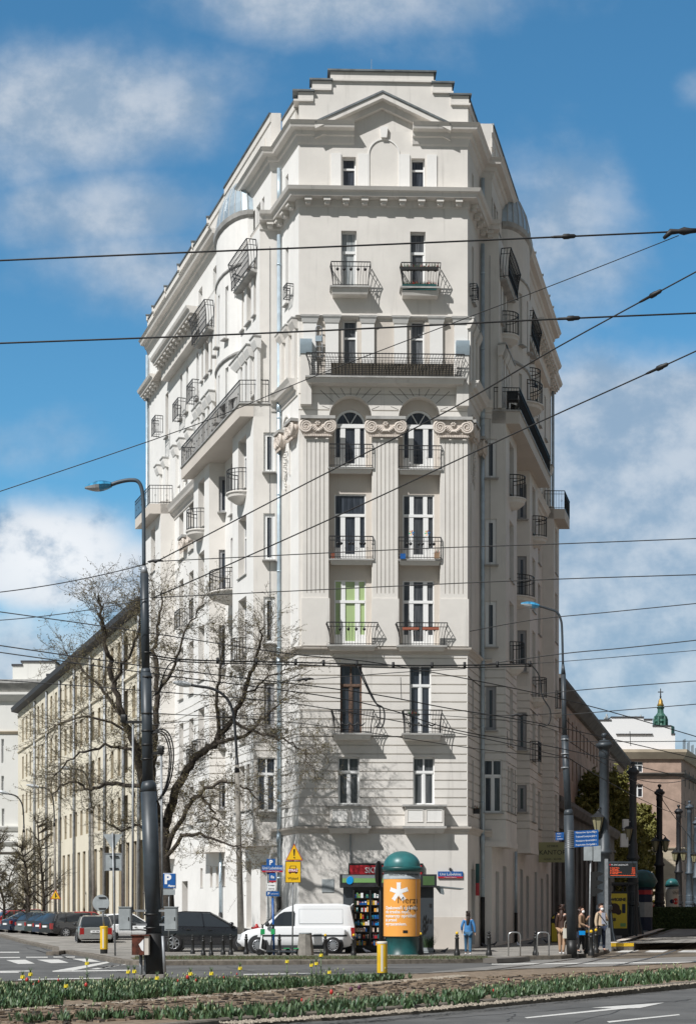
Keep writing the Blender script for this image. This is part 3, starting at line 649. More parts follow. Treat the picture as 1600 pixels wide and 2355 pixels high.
# ---- pediment
mb = MB(); ax = X(878); zl = zf(294)+.02
def raking(x_end, sg):
    s0 = X(x_end); h = zf(221)-zl
    ex, ez = s0, zl; t = Vector((ax-ex, 0, zf(221)-ez)).normalized(); nn = Vector((-t.z, 0, t.x)) if sg < 0 else Vector((t.z, 0, -t.x))
    for (y0, o0, o1, mi) in ((-.55, -.08, .0, 1), (-.5, -.28, -.08, 0), (-.22, -.52, -.28, 0)):
        a = Vector((ex, 0, ez)); b = Vector((ax, 0, zf(221)))
        def off(p, o, vert): return (p.x, p.z+o*(1.12))
        mb.plate([off(a, o0, 0), off(b, o0, 0), off(b, o1, 0), off(a, o1, 0)] if sg < 0 else [off(b, o0, 0), off(a, o0, 0), off(a, o1, 0), off(b, o1, 0)], y0, 0, mi, Mx)
raking(724, -1); raking(1034, 1); mb.build('pediment', [M['plaster'], M['coping']], B)
# ---- attic
mb = MB(); th = .45
steps = [(680, 719, 214, 1), (719, 761, 188, 1), (761, 995, 166, 1), (995, 1037, 190, 1), (1037, 1076, 217, 1)]
cp_ = MB()
for xa, xb, yt, q in steps:
    s0, s1 = X(xa), X(xb); mb.box(max(0, s0), s1, .0, th, 35.3, zf(yt)-.02, 0, Mx)
    a = .09 if xa < 800 else .02; b_ = .09 if xb > 900 else .02
    if xa == 761: a = b_ = .1
    cp_.box(s0-a, s1+b_, -.10, th+.05, zf(yt)-.42, zf(yt)-.34, 0, Mx); cp_.box(s0-a-.05, s1+b_+.05, -.17, th+.1, zf(yt)-.02, zf(yt)+.05, 1, Mx)
    mb.box(max(0, s0)-.03, s1+.03, -.07, 0, zf(yt)-.34, zf(yt)-.02, 0, Mx)
mb.build('attic', M['plaster'], B); cp_.build('coping', [M['plaster'], M['coping']], B)
# ---- cornice profiles
def cornice(path, ztop, prof, name='cornice', mats=('plaster', 'coping'), dent=None):
    mb = MB(); mb.sweep(path, [(o, ztop+z) for o, z in prof]); mb.sweep(path, [(-.02, ztop+.005), (-.02, ztop+.045), (prof[-1][0]+.04, ztop+.045), (prof[-1][0]+.04, ztop+.005)], 1)
    if dent:
        o0, o1, zlo, zhi, pitch, wd = dent; P2 = [Vector(p[:2]) for p in path]
        for i in range(len(P2)-1):
            a, b = P2[i], P2[i+1]; L = (b-a).length; t = (b-a)/L; n = Vector((t.y, -t.x)); k = max(1, round(L/pitch))
            if L < .5: continue
            for j in range(k):
                s_ = (j+.5)*L/k
                Mx = Matrix(((t.x, n.x, 0, a.x), (t.y, n.y, 0, a.y), (0, 0, 1, 0), (0, 0, 0, 1))); mb.box(s_-wd/2, s_+wd/2, o0, o1, ztop+zlo, ztop+zhi, 0, Mx); mb.box(s_-wd*.38, s_+wd*.38, o0, o1-.1, ztop+zlo-.12, ztop+zlo, 0, Mx)
    return mb.build(name, [M[m] for m in mats], B)
MAIN = [(0, -.62), (.07, -.55), (.10, -.36), (.34, -.34), (.38, -.22), (.50, -.18), (.55, -.02), (.55, 0), (-.01, 0), (-.01, -.62)]
MAIN = [(-.01, -.66), (.06, -.60), (.10, -.36), (.46, -.35), (.50, -.20), (.60, -.14), (.66, 0), (-.01, 0)]
UP = [(-.01, -.80), (.05, -.72), (.12, -.48), (.20, -.44), (.24, -.28), (.46, -.24), (.50, -.12), (.60, 0), (-.01, 0)]
STR = [(-.01, -.30), (.06, -.24), (.10, -.12), (.18, -.08), (.20, 0), (-.01, 0)]
LP, RP = sp('L', 'A', 71.45), sp('R', 'A', 72.4)
lo = ff('L', 71.45, 'A', 'B2')[1]; ro = ff('R', 72.4, 'A', 'B2')[1]
cornice([lo, LP, FL, FR, RP, ro], zf(443), MAIN, dent=(.09, .40, -.50, -.36, .80, .30))
lc = ff('L', 71.45, 'A', 'C')[1]; rc = ff('R', 72.4, 'A', 'C')[1]
lend, rend = sp('L', 'C', 95.2), sp('R', 'C', 93.9)
cornice([sp('L', 'C', 75.2), lc, LP, FL, fpt(X(814))], zf(292), UP); cornice([fpt(X(948)), FR, RP, rc, sp('R', 'C', 76.4)], zf(292), UP)
cornice([lend, sp('L', 'C', 79.4)], zf(292), UP); cornice([sp('R', 'C', 80.8), rend], zf(292), UP)
cornice([ff('L', 71.45, 'A', 'C')[1], LP, FL, FR, RP, ff('R', 72.4, 'A', 'C')[1]], zf(1490), STR, 'string_course', ('plaster_taupe', 'ledge'))
cornice([ff('L', 71.45, 'A', 'C')[1], LP, FL, FR, RP, ff('R', 72.4, 'A', 'C')[1]], zf(1902), STR, 'string_course', ('plaster_taupe', 'ledge'))
CH = [(-.01, -.72), (.05, -.70), (.08, -.50), (.16, -.46), (.20, -.34), (.34, -.30), (.38, -.18), (.48, 0), (-.01, 0)]
cornice([ff('L', 71.45, 'A', 'C')[1], LP, out('L', 'A', 69.12, 0)], zf(868)-.05, CH, 'ledge', ('plaster', 'ledge')); cornice([out('R', 'A', 69.4, 0), RP, ff('R', 72.4, 'A', 'C')[1]], zf(868)-.05, CH, 'ledge', ('plaster', 'ledge'))
LE = [(-.01, -.10), (.12, -.06), (.16, 0), (-.01, 0)]
cornice([sp('L', 'A', 69.05), FL, FR, sp('R', 'A', 69.3)], zf(729), LE, 'ledge', ('plaster', 'ledge'))
# voussoir joints around the two arches
mb = MB()
for cxp, in ((806,), (964,)):
    c = X(cxp); zc = zf(961)
    for a in (22, 42, 60, 76, 90, 104, 120, 138, 158):
        r0, r1 = .97, (1.75 if 35 < a < 145 else 1.32); ca, sa = math.cos(R(a)), math.sin(R(a)); w_ = .011
        p0 = (c+r0*ca-w_*sa, zc+r0*sa+w_*ca); p1 = (c+r0*ca+w_*sa, zc+r0*sa-w_*ca); p2 = (c+r1*ca+w_*sa, min(zf(893), zc+r1*sa)-w_*ca); p3 = (c+r1*ca-w_*sa, min(zf(893), zc+r1*sa)+w_*ca)
        mb.plate([p0, p1, p2, p3], -.004, 0, 0, Mx)
mb.build('masonry_joint', M['stone_dark'], B)
# ---- chamfers and side walls
FZ = [(6.33, 8.38), (9.4, 12.0), (13.3, 16.1), (17.0, 19.8), (20.9, 23.4), (24.9, 27.2), (28.5, 31.0), (32.7, 34.1)]
def seg_s(S_, a, b, Yc): return (a[1]-Yc)/(a[1]-b[1])*(Vector(a[:2])-Vector(b[:2])).length
def run(S_, mb, k1, Ya, k2, Yb, z0, z1, wins, depth=.3, grooves=(), mi=1, mir=None, pa=None, pb=None):
    """wall between near depth Ya and far depth Yb, windows given at depth Yc"""
    a = pa if pa is not None else sp(S_, k1, Ya); b = pb if pb is not None else sp(S_, k2, Yb); l, r = order(S_, a, b)
    L = (Vector(l[:2])-Vector(r[:2])).length; ws = []
    for wdw in wins:
        f = (wdw[0]-l[1])/(r[1]-l[1]); ws.append((f*L,)+tuple(wdw[1:]))
    wallwin(mb, B, l, r, z0, z1, ws, depth, grooves, mi, mir)
def step(S_, mb, Y, ki, ko, z0, z1, wins, depth=.18, grooves=(), mi=0, far=False):
    """front-parallel step wall; wins by image px x"""
    a, b = ff(S_, Y, ki, ko); l, r = order(S_, a, b); L = (Vector(l[:2])-Vector(r[:2])).length; ws = []
    for wdw in wins:
        k = (wdw[0]-800)/F; xx = k*Y; f = (xx-l[0])/(r[0]-l[0]); ws.append((f*L,)+tuple(wdw[1:]))
    if far: panel(mb, r, l, z0, z1, (), 0, (), mi)
    else: wallwin(mb, B, l, r, z0, z1, ws, depth, grooves, mi)
    return b
for S_ in 'LR':
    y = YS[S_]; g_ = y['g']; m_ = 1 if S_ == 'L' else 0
    mb = MB()
    # chamfer
    cy = (69.05+y['p'])/2+(.35 if S_ == 'L' else -.2); c0 = FL if S_ == 'L' else FR
    A0 = None
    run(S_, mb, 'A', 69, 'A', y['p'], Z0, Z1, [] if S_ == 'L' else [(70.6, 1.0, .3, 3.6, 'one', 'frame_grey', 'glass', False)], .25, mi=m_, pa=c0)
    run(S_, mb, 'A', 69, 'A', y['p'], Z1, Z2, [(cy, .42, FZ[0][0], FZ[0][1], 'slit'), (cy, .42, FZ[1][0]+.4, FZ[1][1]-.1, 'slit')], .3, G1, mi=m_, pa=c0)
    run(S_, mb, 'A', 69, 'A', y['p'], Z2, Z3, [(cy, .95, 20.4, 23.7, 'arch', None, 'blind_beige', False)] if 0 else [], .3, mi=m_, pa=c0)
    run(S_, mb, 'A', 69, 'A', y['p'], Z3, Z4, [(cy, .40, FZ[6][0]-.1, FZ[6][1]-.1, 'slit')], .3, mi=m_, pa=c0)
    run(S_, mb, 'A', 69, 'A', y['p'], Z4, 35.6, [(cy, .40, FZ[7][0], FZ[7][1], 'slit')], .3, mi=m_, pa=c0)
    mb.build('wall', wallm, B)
    # raised blind arches on the chamfer and flutes
    mb = MB(); a = out(S_, 'A', cy-.5, .0); b = out(S_, 'A', cy+.5, 0.); l, r = order(S_, a, b); t = (r-l).normalized(); n = Vector((t.y, -t.x, 0)); L = (r-l).length
    Mx2 = Matrix(((t.x, -n.x, 0, l.x), (t.y, -n.y, 0, l.y), (0, 0, 1, 0), (0, 0, 0, 1))); r_ = L/2; zc = 23.0
    A1 = [(0, 20.8)]+[(L/2-r_*math.cos(math.pi*k/14), zc+r_*math.sin(math.pi*k/14)) for k in range(15)]+[(L, 20.8)]
    A2 = [(.07, 20.8)]+[(L/2-(r_-.07)*math.cos(math.pi*k/14), zc+(r_-.07)*math.sin(math.pi*k/14)) for k in range(15)]+[(L-.07, 20.8)]
    for i in range(len(A1)-1): mb.plate([A1[i], A2[i], A2[i+1], A1[i+1]], -.06, 0, 0, Mx2)
    mb.box(-.1, L*.95, -.05, 0, 13.2, 20.4, 0, Mx2)
    # stucco garland between the volutes
    for k in range(26):
        c = l+t*(L*.5+random.uniform(-.22, .22)*(1-k/40))+n*.08; c.z = 21.9-k*.065; mb.lathe(c, [(0, -.06), (.06, -.02), (.05, .03), (0, .06)], 6)
    mb.build('blind_arch', M['plaster'], B)
    # wing and recess walls per zone
    for (z0, z1, kin, kout, grv) in ((Z1-.5, Z2, 'C', 'B', G1), (Z2, Z3, 'C', 'B', ())):
        mb = MB(); lowz = z0 < 6
        i1, o1 = ff(S_, y['p'], 'A', kout); px1 = (619 if S_ == 'L' else 1129) if not lowz else (612 if S_ == 'L' else 1133)
        w = []
        if lowz:
            w = [(px1, .82, 6.2, 8.6, 'cross'), (619 if S_ == 'L' else 1129, .46, FZ[1][0]+.5, FZ[1][1]-.1, 'slitf', 'frame_grey', 'glass')]
        else: w = [(619 if S_ == 'L' else 1129, .50, q[0]+.35, q[1]-.35, 'slitf', 'frame_white', 'glass') for q in FZ[2:5]]
        step(S_, mb, y['p'], 'A', kout, z0, z1, w, .16, grv)
        zz = FZ[:2] if lowz else FZ[2:5]
        ws = []; dY = y['w1']-y['p']
        for q in zz:
            if lowz: ws += [(y['p']+dY*.24, .5, q[0], q[1], 'one'), (y['p']+dY*.55, 1.0, q[0], q[1], 'cross'), (y['p']+dY*.85, .45, q[0], q[1], 'one')] if q[0] < 9 else [(y['p']+dY*.5, 1.0, q[0], q[1], 'cross')]
            else: ws.append((y['p']+dY*.52, 1.35, q[0], q[1]-.1, 'trio'))
        run(S_, mb, kout, o1[1], kout, y['w1'], z0, z1, ws, .38, grv, m_, 0, pa=o1)
        e = ff(S_, y['w1'], kin, kout); l, r = order(S_, e[1], e[0]); panel(mb, l, r, z0, z1, (), 0, (), 0)
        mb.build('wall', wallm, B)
        mb = MB()
        run(S_, mb, kin, y['w1'], kin, y['w2'], z0, z1, [(y['w1']+(y['w2']-y['w1'])*f, .55, q[0], q[1], 'one') for q in zz for f in (.3, .7)], .3, grv, m_)
        i2, o2 = ff(S_, y['w2'], kin, kout)
        step(S_, mb, y['w2'], kin, kout, z0, z1, [((514 if S_ == 'L' else 1200), .46, q[0]+.4, q[1]-.3, 'slitf', 'frame_grey', 'glass') for q in zz], .16, grv)
        run(S_, mb, kout, o2[1], kout, y['w2e'], z0, z1, [((o2[1]+y['w2e'])/2, 1.2, q[0], q[1]-.1, 'trio') for q in zz], .38, grv, m_, 0, pa=o2)
        e = ff(S_, y['w2e'], kin, kout); l, r = order(S_, e[1], e[0]); panel(mb, l, r, z0, z1, (), 0, (), 0)
        wr = []
        for q in zz:
            for f in (.2, .5, .8):
                Yc = y['w2e']+(y['w3']-y['w2e'])*f
                wr.append((Yc, 1.0, q[0], q[1] if q[0] < 20 else q[1]+.4, 'arch' if q[0] > 20 else 'cross'))
        run(S_, mb, kin, y['w2e'], kin, y['w3'], z0, z1, wr, .35, grv, m_, 0)
        i3, o3 = ff(S_, y['w3'], kin, kout); step(S_, mb, y['w3'], kin, kout, z0, z1, [], .16, grv)
        run(S_, mb, kout, o3[1], kout, y['w3e'], z0, z1, [((o3[1]+y['w3e'])/2, 1.1, q[0], q[1], 'trio') for q in zz], .38, grv, m_, 0, pa=o3)
        e = ff(S_, y['w3e'], kin, kout); l, r = order(S_, e[1], e[0]); panel(mb, l, r, z0, z1, (), 0, (), 0)
        run(S_, mb, kin, y['w3e'], kin, y['end'], z0, z1, [], .3, grv, m_)
        mb.build('wall', wallm, B)
        if lowz:
            mb = MB()
            for (Yk, pp, oo, ye) in ((y['p'], i1, o1, y['w1']), (y['w2'], i2, o2, y['w2e']), (y['w3'], i3, o3, y['w3e'])):
                q = [pp, oo, sp(S_, kout, ye), sp(S_, 'C', ye)]
                vs = [(p.x, p.y, z0) for p in q]; mb.add(vs, [(0, 1, 2, 3)]); mb.add([(p.x, p.y, z0-.001) for p in q[::-1]], [(0, 1, 2, 3)])
            mb.build('soffit', M['plaster_taupe'], B)
            for (Yk, oo, ye) in ((y['p'], o1, y['w1']), (y['w2'], o2, y['w2e']), (y['w3'], o3, y['w3e'])):
                pth = [sp(S_, 'A' if Yk == y['p'] else 'C', Yk), oo, sp(S_, kout, ye)]
                if S_ == 'L': pth = pth[::-1]
                cornice(pth, z0+.22, [(-.01, -.26), (.05, -.24), (.05, 0), (-.01, 0)], 'string_course', ('plaster', 'plaster'))
    # ground floor side walls on plane C
    mb = MB(); step(S_, mb, y['p'], 'A', 'C', Z0, Z1, [], .2)
    ws = []
    if S_ == 'L': ws = [(72.6, .95, 1.1, 4.0, 'grille', 'frame_white', 'glass_grey'), (74.8, .8, 1.0, 4.1, 'grille', 'frame_white', 'glass_curtain')]+[(Y0, .5, 3.0, 4.0, 'slit') for Y0 in (79, 80.2, 81.3, 83.2)]+[(86.6, 1.3, .2, 3.4, 'one', 'frame_old', 'glass')]
    else: ws = [(Y0, 1.05, .35, 3.9 if i % 2 else 3.6, 'one', 'pole_dark', 'glass', False) for i, Y0 in enumerate((74.0, 76.2, 79.8, 81.8, 84.0, 87.2, 89.8, 92.2))]
    run(S_, mb, 'C', ff(S_, y['p'], 'A', 'C')[1][1], 'C', y['end'], Z0, Z1, ws, .45, (), m_, 0, pa=ff(S_, y['p'], 'A', 'C')[1])
    mb.build('wall', wallm, B)
    # plinth on the front of the right half
    # upper zone: wings B2, floors 6-7
    mb = MB(); i1, o1 = ff(S_, y['p'], 'A', 'B2'); step(S_, mb, y['p'], 'A', 'B2', Z3, Z4-.1, [], .2)
    dY = y['w1']-y['p']; ws = []
    for q in FZ[5:7]:
        ws += [(y['p']+dY*.22, .36, q[0], q[1], 'one'), (y['p']+dY*.50, .72, q[0], q[1]+.1, 'door'), (y['p']+dY*.78, .36, q[0], q[1], 'one')]
    run(S_, mb, 'B2', o1[1], 'B2', y['w1'], Z3, Z4-.1, ws, .32, (), m_, 0, pa=o1)
    e = ff(S_, y['w1'], 'C', 'B2'); l, r = order(S_, e[1], e[0]); panel(mb, l, r, Z3, Z4-.1, (), 0)
    i2, o2 = ff(S_, y['w2'], 'C', 'B2'); step(S_, mb, y['w2'], 'C', 'B2', Z3, Z4-.1, [], .2)
    run(S_, mb, 'B2', o2[1], 'B2', y['w2e'], Z3, Z4-.1, [((o2[1]+y['w2e'])/2+f, ww, q[0], q[1], 'one') for q in FZ[5:7] for f, ww in ((-.85, .3), (0, .7), (.85, .3))], .32, (), m_, 0, pa=o2)
    run(S_, mb, 'C', y['w2e'], 'C', y['w3'], Z3, Z4-.1, [(y['w2e']+(y['w3']-y['w2e'])*f, .5, q[0], q[1], 'one') for q in FZ[5:7] for f in (.14, .32, .62, .8)], .3, (), m_)
    run(S_, mb, 'C', y['w3'], 'C', y['w3e'], Z3, Z4-.1, [((y['w3']+y['w3e'])/2, .7, q[0], q[1], 'door') for q in FZ[5:7]], .32, (), m_, 0)
    run(S_, mb, 'C', y['w3e'], 'C', y['end'], Z3, Z4-.1, [(y['w3e']+(y['end']-y['w3e'])*f, .45, q[0], q[1], 'one') for q in FZ[5:7] for f in (.3, .7)] if 0 else [], .3, (), m_)
    run(S_, mb, 'C', y['w1'], 'C', y['w2'], Z3, Z4-.1, [], .3, (), m_)
    mb.build('wall', wallm, B)
    # top storey and side parapets
    mb = MB(); ic, oc = ff(S_, y['p'], 'A', 'C'); step(S_, mb, y['p'], 'A', 'C', Z4-.1, 37.25, [], .2)
    run(S_, mb, 'C', oc[1], 'C', y['end'], Z4-.1, 35.6, [(Y0, ww, 32.9, 34.0, 'one') for Y0, ww in ((72.6, .4), (73.3, .7), (74.0, .4))]+[(Y0, .8, 32.8, 34.1, 'one') for Y0 in (80.6, 83.4, 86.2, 89.2, 92)], .3, (), m_, pa=oc)
    mb.build('wall', wallm, B)
    mb = MB(); cpn = MB()
    def par(ka, Ya, Yb, z1, pa=None):
        a = pa if pa is not None else sp(S_, ka, Ya); b = sp(S_, ka, Yb); l, r = order(S_, a, b)
        mb.sweep([l, r], [(0, 35.3), (0, z1), (-.4, z1), (-.4, 35.3)]); cpn.sweep([l, r], [(.10, z1-.02), (.10, z1+.06), (-.5, z1+.06), (-.5, z1-.02)], 1); cpn.sweep([l, r], [(.05, z1-.34), (.05, z1-.02), (-.1, z1-.02), (-.1, z1-.34)], 0)
    par('A', 69.46, y['p']-.3, 36.75); par('C', y['p'], y['w2'], 37.2, pa=oc)
    Y0 = y['w2']; k = 0
    while Y0 < y['end']-1:
        Y1 = min(Y0+3.0, y['end']); par('C', Y0, Y1, 36.75 if k % 2 else 36.9); 
        a = out(S_, 'C', Y1-.15, .0); cpn.box(a.x-.13, a.x+.13, a.y-.13, a.y+.13, 36.7, 36.98, 0); cpn.box(a.x-.17, a.x+.17, a.y-.17, a.y+.17, 36.98, 37.04, 1)
        mb.sweep(order(S_, sp(S_, 'C', Y0+.35), sp(S_, 'C', Y1-.5)), [(.05, 35.75), (.05, 36.25), (0, 36.25), (0, 35.75)])
        Y0 = Y1; k += 1
    for Y0, Y1 in ((72.2, 72.7), (73.2, 75.2), (75.7, 77.6)): mb.sweep(order(S_, sp(S_, 'C', Y0), sp(S_, 'C', Y1)), [(.05, 36.1), (.05, 36.5), (0, 36.5), (0, 36.1)])
    mb.build('parapet', wallm, B); cpn.build('coping', [M['plaster'], M['coping']], B)
    # dentil cornice over the middle recess and at the far end
    w2, w3 = y['w2e']+.1, y['w3']+1.0
    pth = [sp(S_, 'B2', w2), sp(S_, 'B2', w3)]; pth = pth[::-1] if S_ == 'L' else pth
    cornice(pth, zf(443)-.1, MAIN, dent=(.09, .40, -.50, -.36, .7, .3))
    mb = MB(); a, b = sp(S_, 'B2', w2), sp(S_, 'B2', w3); l, r = order(S_, a, b); mb.sweep([l, r], [(0, Z4-1.0), (0, Z4-.1), (-.5, Z4-.1), (-.5, Z4-1.0)]); mb.build('frieze', wallm, B)
    o3 = ff(S_, y['w3'], 'C', 'B2')[1]; pth = [sp(S_, 'C', 92.1 if S_ == 'L' else 91.6), sp(S_, 'C', y['end']+.1)]; pth = pth[::-1] if S_ == 'L' else pth
    cornice(pth, zf(443)-.1, MAIN, dent=(.09, .40, -.50, -.36, .7, .3))
    # bulging bay with glazed half-dome
    def bay(o_):
        Yc = (y['w1']+y['w2'])/2-.45; hl = 2.35; pts = []
        for k in range(13):
            th = math.pi*k/12; pts.append(out(S_, 'C', Yc-hl*math.cos(th)/1.06, (.95+o_)*math.sin(th)))
        return pts if S_ == 'R' else pts[::-1]
    pts = bay(0); mb = MB()
    for i in range(12):
        a, b = pts[i], pts[i+1]; L = (Vector(b[:2])-Vector(a[:2])).length
        ws = [(L/2, .34, q[0], q[1], 'one') for q in FZ[5:7]] if i in (3, 5, 7) else []
        wallwin(mb, B, a, b, 25.6, 34.0, ws, .2, (), m_)
    mb.build('round_bay', wallm, B)
    mb = MB(); mb.sweep(bay(0), [(0, 33.75), (.12, 33.85), (.16, 34.05), (-.3, 34.05), (-.3, 33.75)]); mb.build('bay_moulding', [M['ledge']], B); mb = MB(); mb.sweep(bay(0)[2:-2], [(0, 27.5), (.09, 27.55), (.09, 27.63), (0, 27.7)]); mb.build('bay_moulding', [M['ledge']], B); mb = MB(); mb.sweep(bay(0)[2:-2], [(0, 31.6), (.07, 31.63), (.07, 31.7), (0, 31.75)])
    mb.build('bay_moulding', [M['ledge']], B)
    mb = MB(); ring0 = bay(.05); c0 = out(S_, 'C', (y['w1']+y['w2'])/2-.45, 0)
    lev = [(1., 34.05), (.96, 34.6), (.82, 35.2), (.58, 35.75), (.3, 36.1), (.02, 36.2)]
    for j in range(len(lev)-1):
        for i in range(12):
            def q(i_, j_): p = c0+(ring0[i_]-c0)*lev[j_][0]; return (p.x, p.y, lev[j_][1])
            mb.quad(q(i, j), q(i+1, j), q(i+1, j+1), q(i, j+1))
    for i in range(13): mb.tube([(lambda p: (p.x, p.y, z))(c0+(ring0[i]-c0)*(f+.01)) for f, z in lev], .035, 4, 1)
    mb.build('bay_dome', [M['zinc'], M['lamp_glass']], B)
    # coloured door strip, small upper balconies and brackets
    # long corbelled balcony (floor 6)
    ns = 'L' == S_
    a_in, a_out = ff(S_, y['p'], 'A', 'BAL'); a_out = ff(S_, y['p'], 'A', 'BAL')[1]; e_out = sp(S_, 'BAL', y['w2e']+.1); e_in = sp(S_, 'C', y['w2e']+.1); bi = ff(S_, y['p'], 'A', 'C')[1]
    mb = MB(); poly = [bi, a_out, e_out, e_in]
    if S_ == 'L': poly = poly[::-1]
    mb.prism([(p.x, p.y) for p in poly][::-1 if S_ == 'R' else 1], 23.75, 24.28)
    pth = [bi, a_out, e_out]; pth = pth[::-1] if ns else pth
    mb.sweep(pth, [(.0, 24.28), (.06, 24.30), (.06, 24.36), (-.3, 24.36), (-.3, 24.28)], 1)
    bal = mb.build('balcony', [M['plaster_taupe'], M['ledge']], B)
    mb = MB(); c_ = out(S_, 'B', 76, 0); ib = 0.06
    railing(mb, [bi.lerp(a_out, .08), a_out.lerp(c_, .01), e_out.lerp(c_, .01), e_out.lerp(e_in, .6)], 24.37, 1.0, .125, .012, splay=0); mb.build('railing', M['iron'], bal)
    # deep returns under that balcony + far balcony at wing 3
    a_out = ff(S_, y['w3'], 'C', 'BAL')[1]; e_out = sp(S_, 'BAL', y['w3e']); e_in = sp(S_, 'C', y['w3e']); bi = sp(S_, 'C', y['w3'])
    mb = MB(); poly = [bi, a_out, e_out, e_in]; poly = poly[::-1] if ns else poly
    mb.prism([(p.x, p.y) for p in poly][::-1 if S_ == 'R' else 1], 23.75, 24.3); bal = mb.build('balcony', [M['plaster_taupe']], B)
    mb = MB(); railing(mb, [bi.lerp(a_out, .1), a_out, e_out], 24.31, 1.0, .16, .012); mb.build('railing', M['iron'], bal)
    # balconies standing on the upper wings
    for (Ya, Yb, zb) in ((y['p']+.35, y['w1']-.2, 32.3), (y['w2']+.1, y['w2e']-.1, 32.3)):
        a = out(S_, 'B2', Ya, -.02); b = out(S_, 'B2', Yb, -.02); 
        mb = MB(); l, r = order(S_, a, b); mb.sweep([l, r], [(0, 30.3), (.32, 30.36), (.34, 30.42), (0, 30.42)], 1)
        bal = mb.build('balcony', [M['plaster_white'], M['ledge']], B)
        mb = MB(); [mb.tube([out(S_, 'B2', Ya, .42)+Vector((0, 0, 30.45+q_)), out(S_, 'B2', Yb, .42)+Vector((0, 0, 30.45+q_))], .015, 4) for q_ in (.35, .6, .85)]; railing(mb, [out(S_, 'B2', Ya, 0), out(S_, 'B2', Ya, .4), out(S_, 'B2', Yb, .4), out(S_, 'B2', Yb, 0)], 30.45, 1.25, .14, .016, splay=.18, cen=out(S_, 'B2', (Ya+Yb)/2, -1)); mb.build('railing', M['iron'], bal)
    # rounded balconies: (depth, plane, floor z, radius)
    rb = [(y['p']+dY*.52, 'B', 20.75, .66), ((y['w2']+y['w2e'])/2+.1, 'B', 20.75, .66), ((y['w1']+y['w2'])/2, 'C', 16.9, 1.25)] if S_ == 'L' else \
         [(y['p']+dY*.52, 'B', 20.75, .6), ((y['w2']+y['w2e'])/2+.1, 'B', 20.75, .6), (y['p']+dY*.5, 'B2', 28.2, .62), ((y['w2']+y['w2e'])/2, 'B2', 28.2, .62), ((y['w1']+y['w2'])/2, 'C', 16.9, 1.1), (y['p']+dY*.52, 'B', 13.1, .55), ((y['w1']+y['w2'])/2, 'MID', 26.2, 1.1), (91.2, 'B', 13.2, .5), ((y['w2']+y['w2e'])/2+.1, 'B', 12.6, .6)]
    if S_ == 'L': rb += [(y['p']+dY*.5, 'B', 13.1, .5)]
    for Yc, k, zb, rr in rb:
        mb = MB(); ar = [out(S_, k, Yc-rr*math.cos(math.pi*q/12), rr*1.05*math.sin(math.pi*q/12)) for q in range(13)]; ar = ar[::-1] if ns else ar; cc = out(S_, k, Yc, 0)
        for (f0, z0_), (f1, z1_) in (((1.08, zb+.0), (1.08, zb-.06)), ((1.08, zb-.06), (1.0, zb-.10)), ((1.0, zb-.10), (.96, zb-.22)), ((.96, zb-.22), (.55, zb-.42)), ((.55, zb-.42), (.1, zb-.5))):
            for i in range(12):
                def q(i_, f_, z_): p = cc+(ar[i_]-cc)*f_; return (p.x, p.y, z_)
                mb.quad(q(i, f1, z1_), q(i+1, f1, z1_), q(i+1, f0, z0_), q(i, f0, z0_))
        mb.add([(p.x+(p.x-cc.x)*.08, p.y+(p.y-cc.y)*.08, zb) for p in ar], [tuple(range(13))])
        bal = mb.build('balcony', [M['plaster']], B); mb = MB(); railing(mb, ar, zb+.01, 1.0, .13, .012, splay=.0); mb.build('railing', M['iron'], bal)
    # square iron window baskets
    for Yc, k, zb, ww in ([(69.05+.9, 'A', zf(670), .5)] + ([(84.0, 'C', 28.4, 1.2), (87.0, 'C', 28.4, 1.2), (89.9, 'B2', 28.4, .9), (83.5, 'C', 17.0, 1.2), (86.6, 'C', 17.0, 1.2), (84, 'C', 9.3, 1.2), (79.9, 'B', 9.3, 1.0), (75.6, 'C', 9.3, 1.)] if ns else [(84.0, 'C', 28.4, 1.), (84.2, 'C', 17.0, 1.), (80.8, 'B', 9.3, 1.1), (93.0, 'C', 9.3, .7), (84.4, 'C', 12.9, .8)])):
        mb = MB(); h_ = .55 if k == 'A' else .95; dd = .3 if k == 'A' else .42
        railing(mb, [out(S_, k, Yc-ww/2, 0), out(S_, k, Yc-ww/2, dd), out(S_, k, Yc+ww/2, dd), out(S_, k, Yc+ww/2, 0)], zb, h_, .13, .012, splay=.0)
        for f in (.15, .5, .85): mb.tube([out(S_, k, Yc-ww/2+ww*f, 0)+Vector((0, 0, zb+.03)), out(S_, k, Yc-ww/2+ww*f, dd)+Vector((0, 0, zb+.03))], .012, 4)
        mb.build('window_basket', M['iron'], B)
    # small capitals of the strip pilasters beside the round bay (floor 6 side)
    for Yc in ([y['p']+.05, 72.6, 73.35, 74.1, 74.75]+[y['w2']+.15, 79.8, 80.8, 81.6]+[82.4, 83.6, 85.2, 86.8, 88.2]+[90.5, 92.]):
        k = 'A' if Yc < y['p'] else ('B2' if Yc < y['w2e'] else 'C')
        a, b = out(S_, k, Yc-.2, 0), out(S_, k, Yc+.2, 0); l, r = order(S_, a, b); mb = MB()
        mb.sweep([l, r], [(0, 24.4), (.16, 24.4), (.16, 27.0), (0, 27.0)]); t = (r-l).normalized(); mb.sweep([l-t*.12, r+t*.12], [(0, 26.7), (.20, 26.75), (.32, 27.05), (.34, 27.2), (0, 27.2)]); mb.sweep([l-t*.15, r+t*.15], [(0, 27.21), (.38, 27.21), (.38, 27.27), (0, 27.27)], 1)
        mb.build('pilaster_strip', [M['plaster_white'] if ns else M['plaster'], M['ledge']], B)
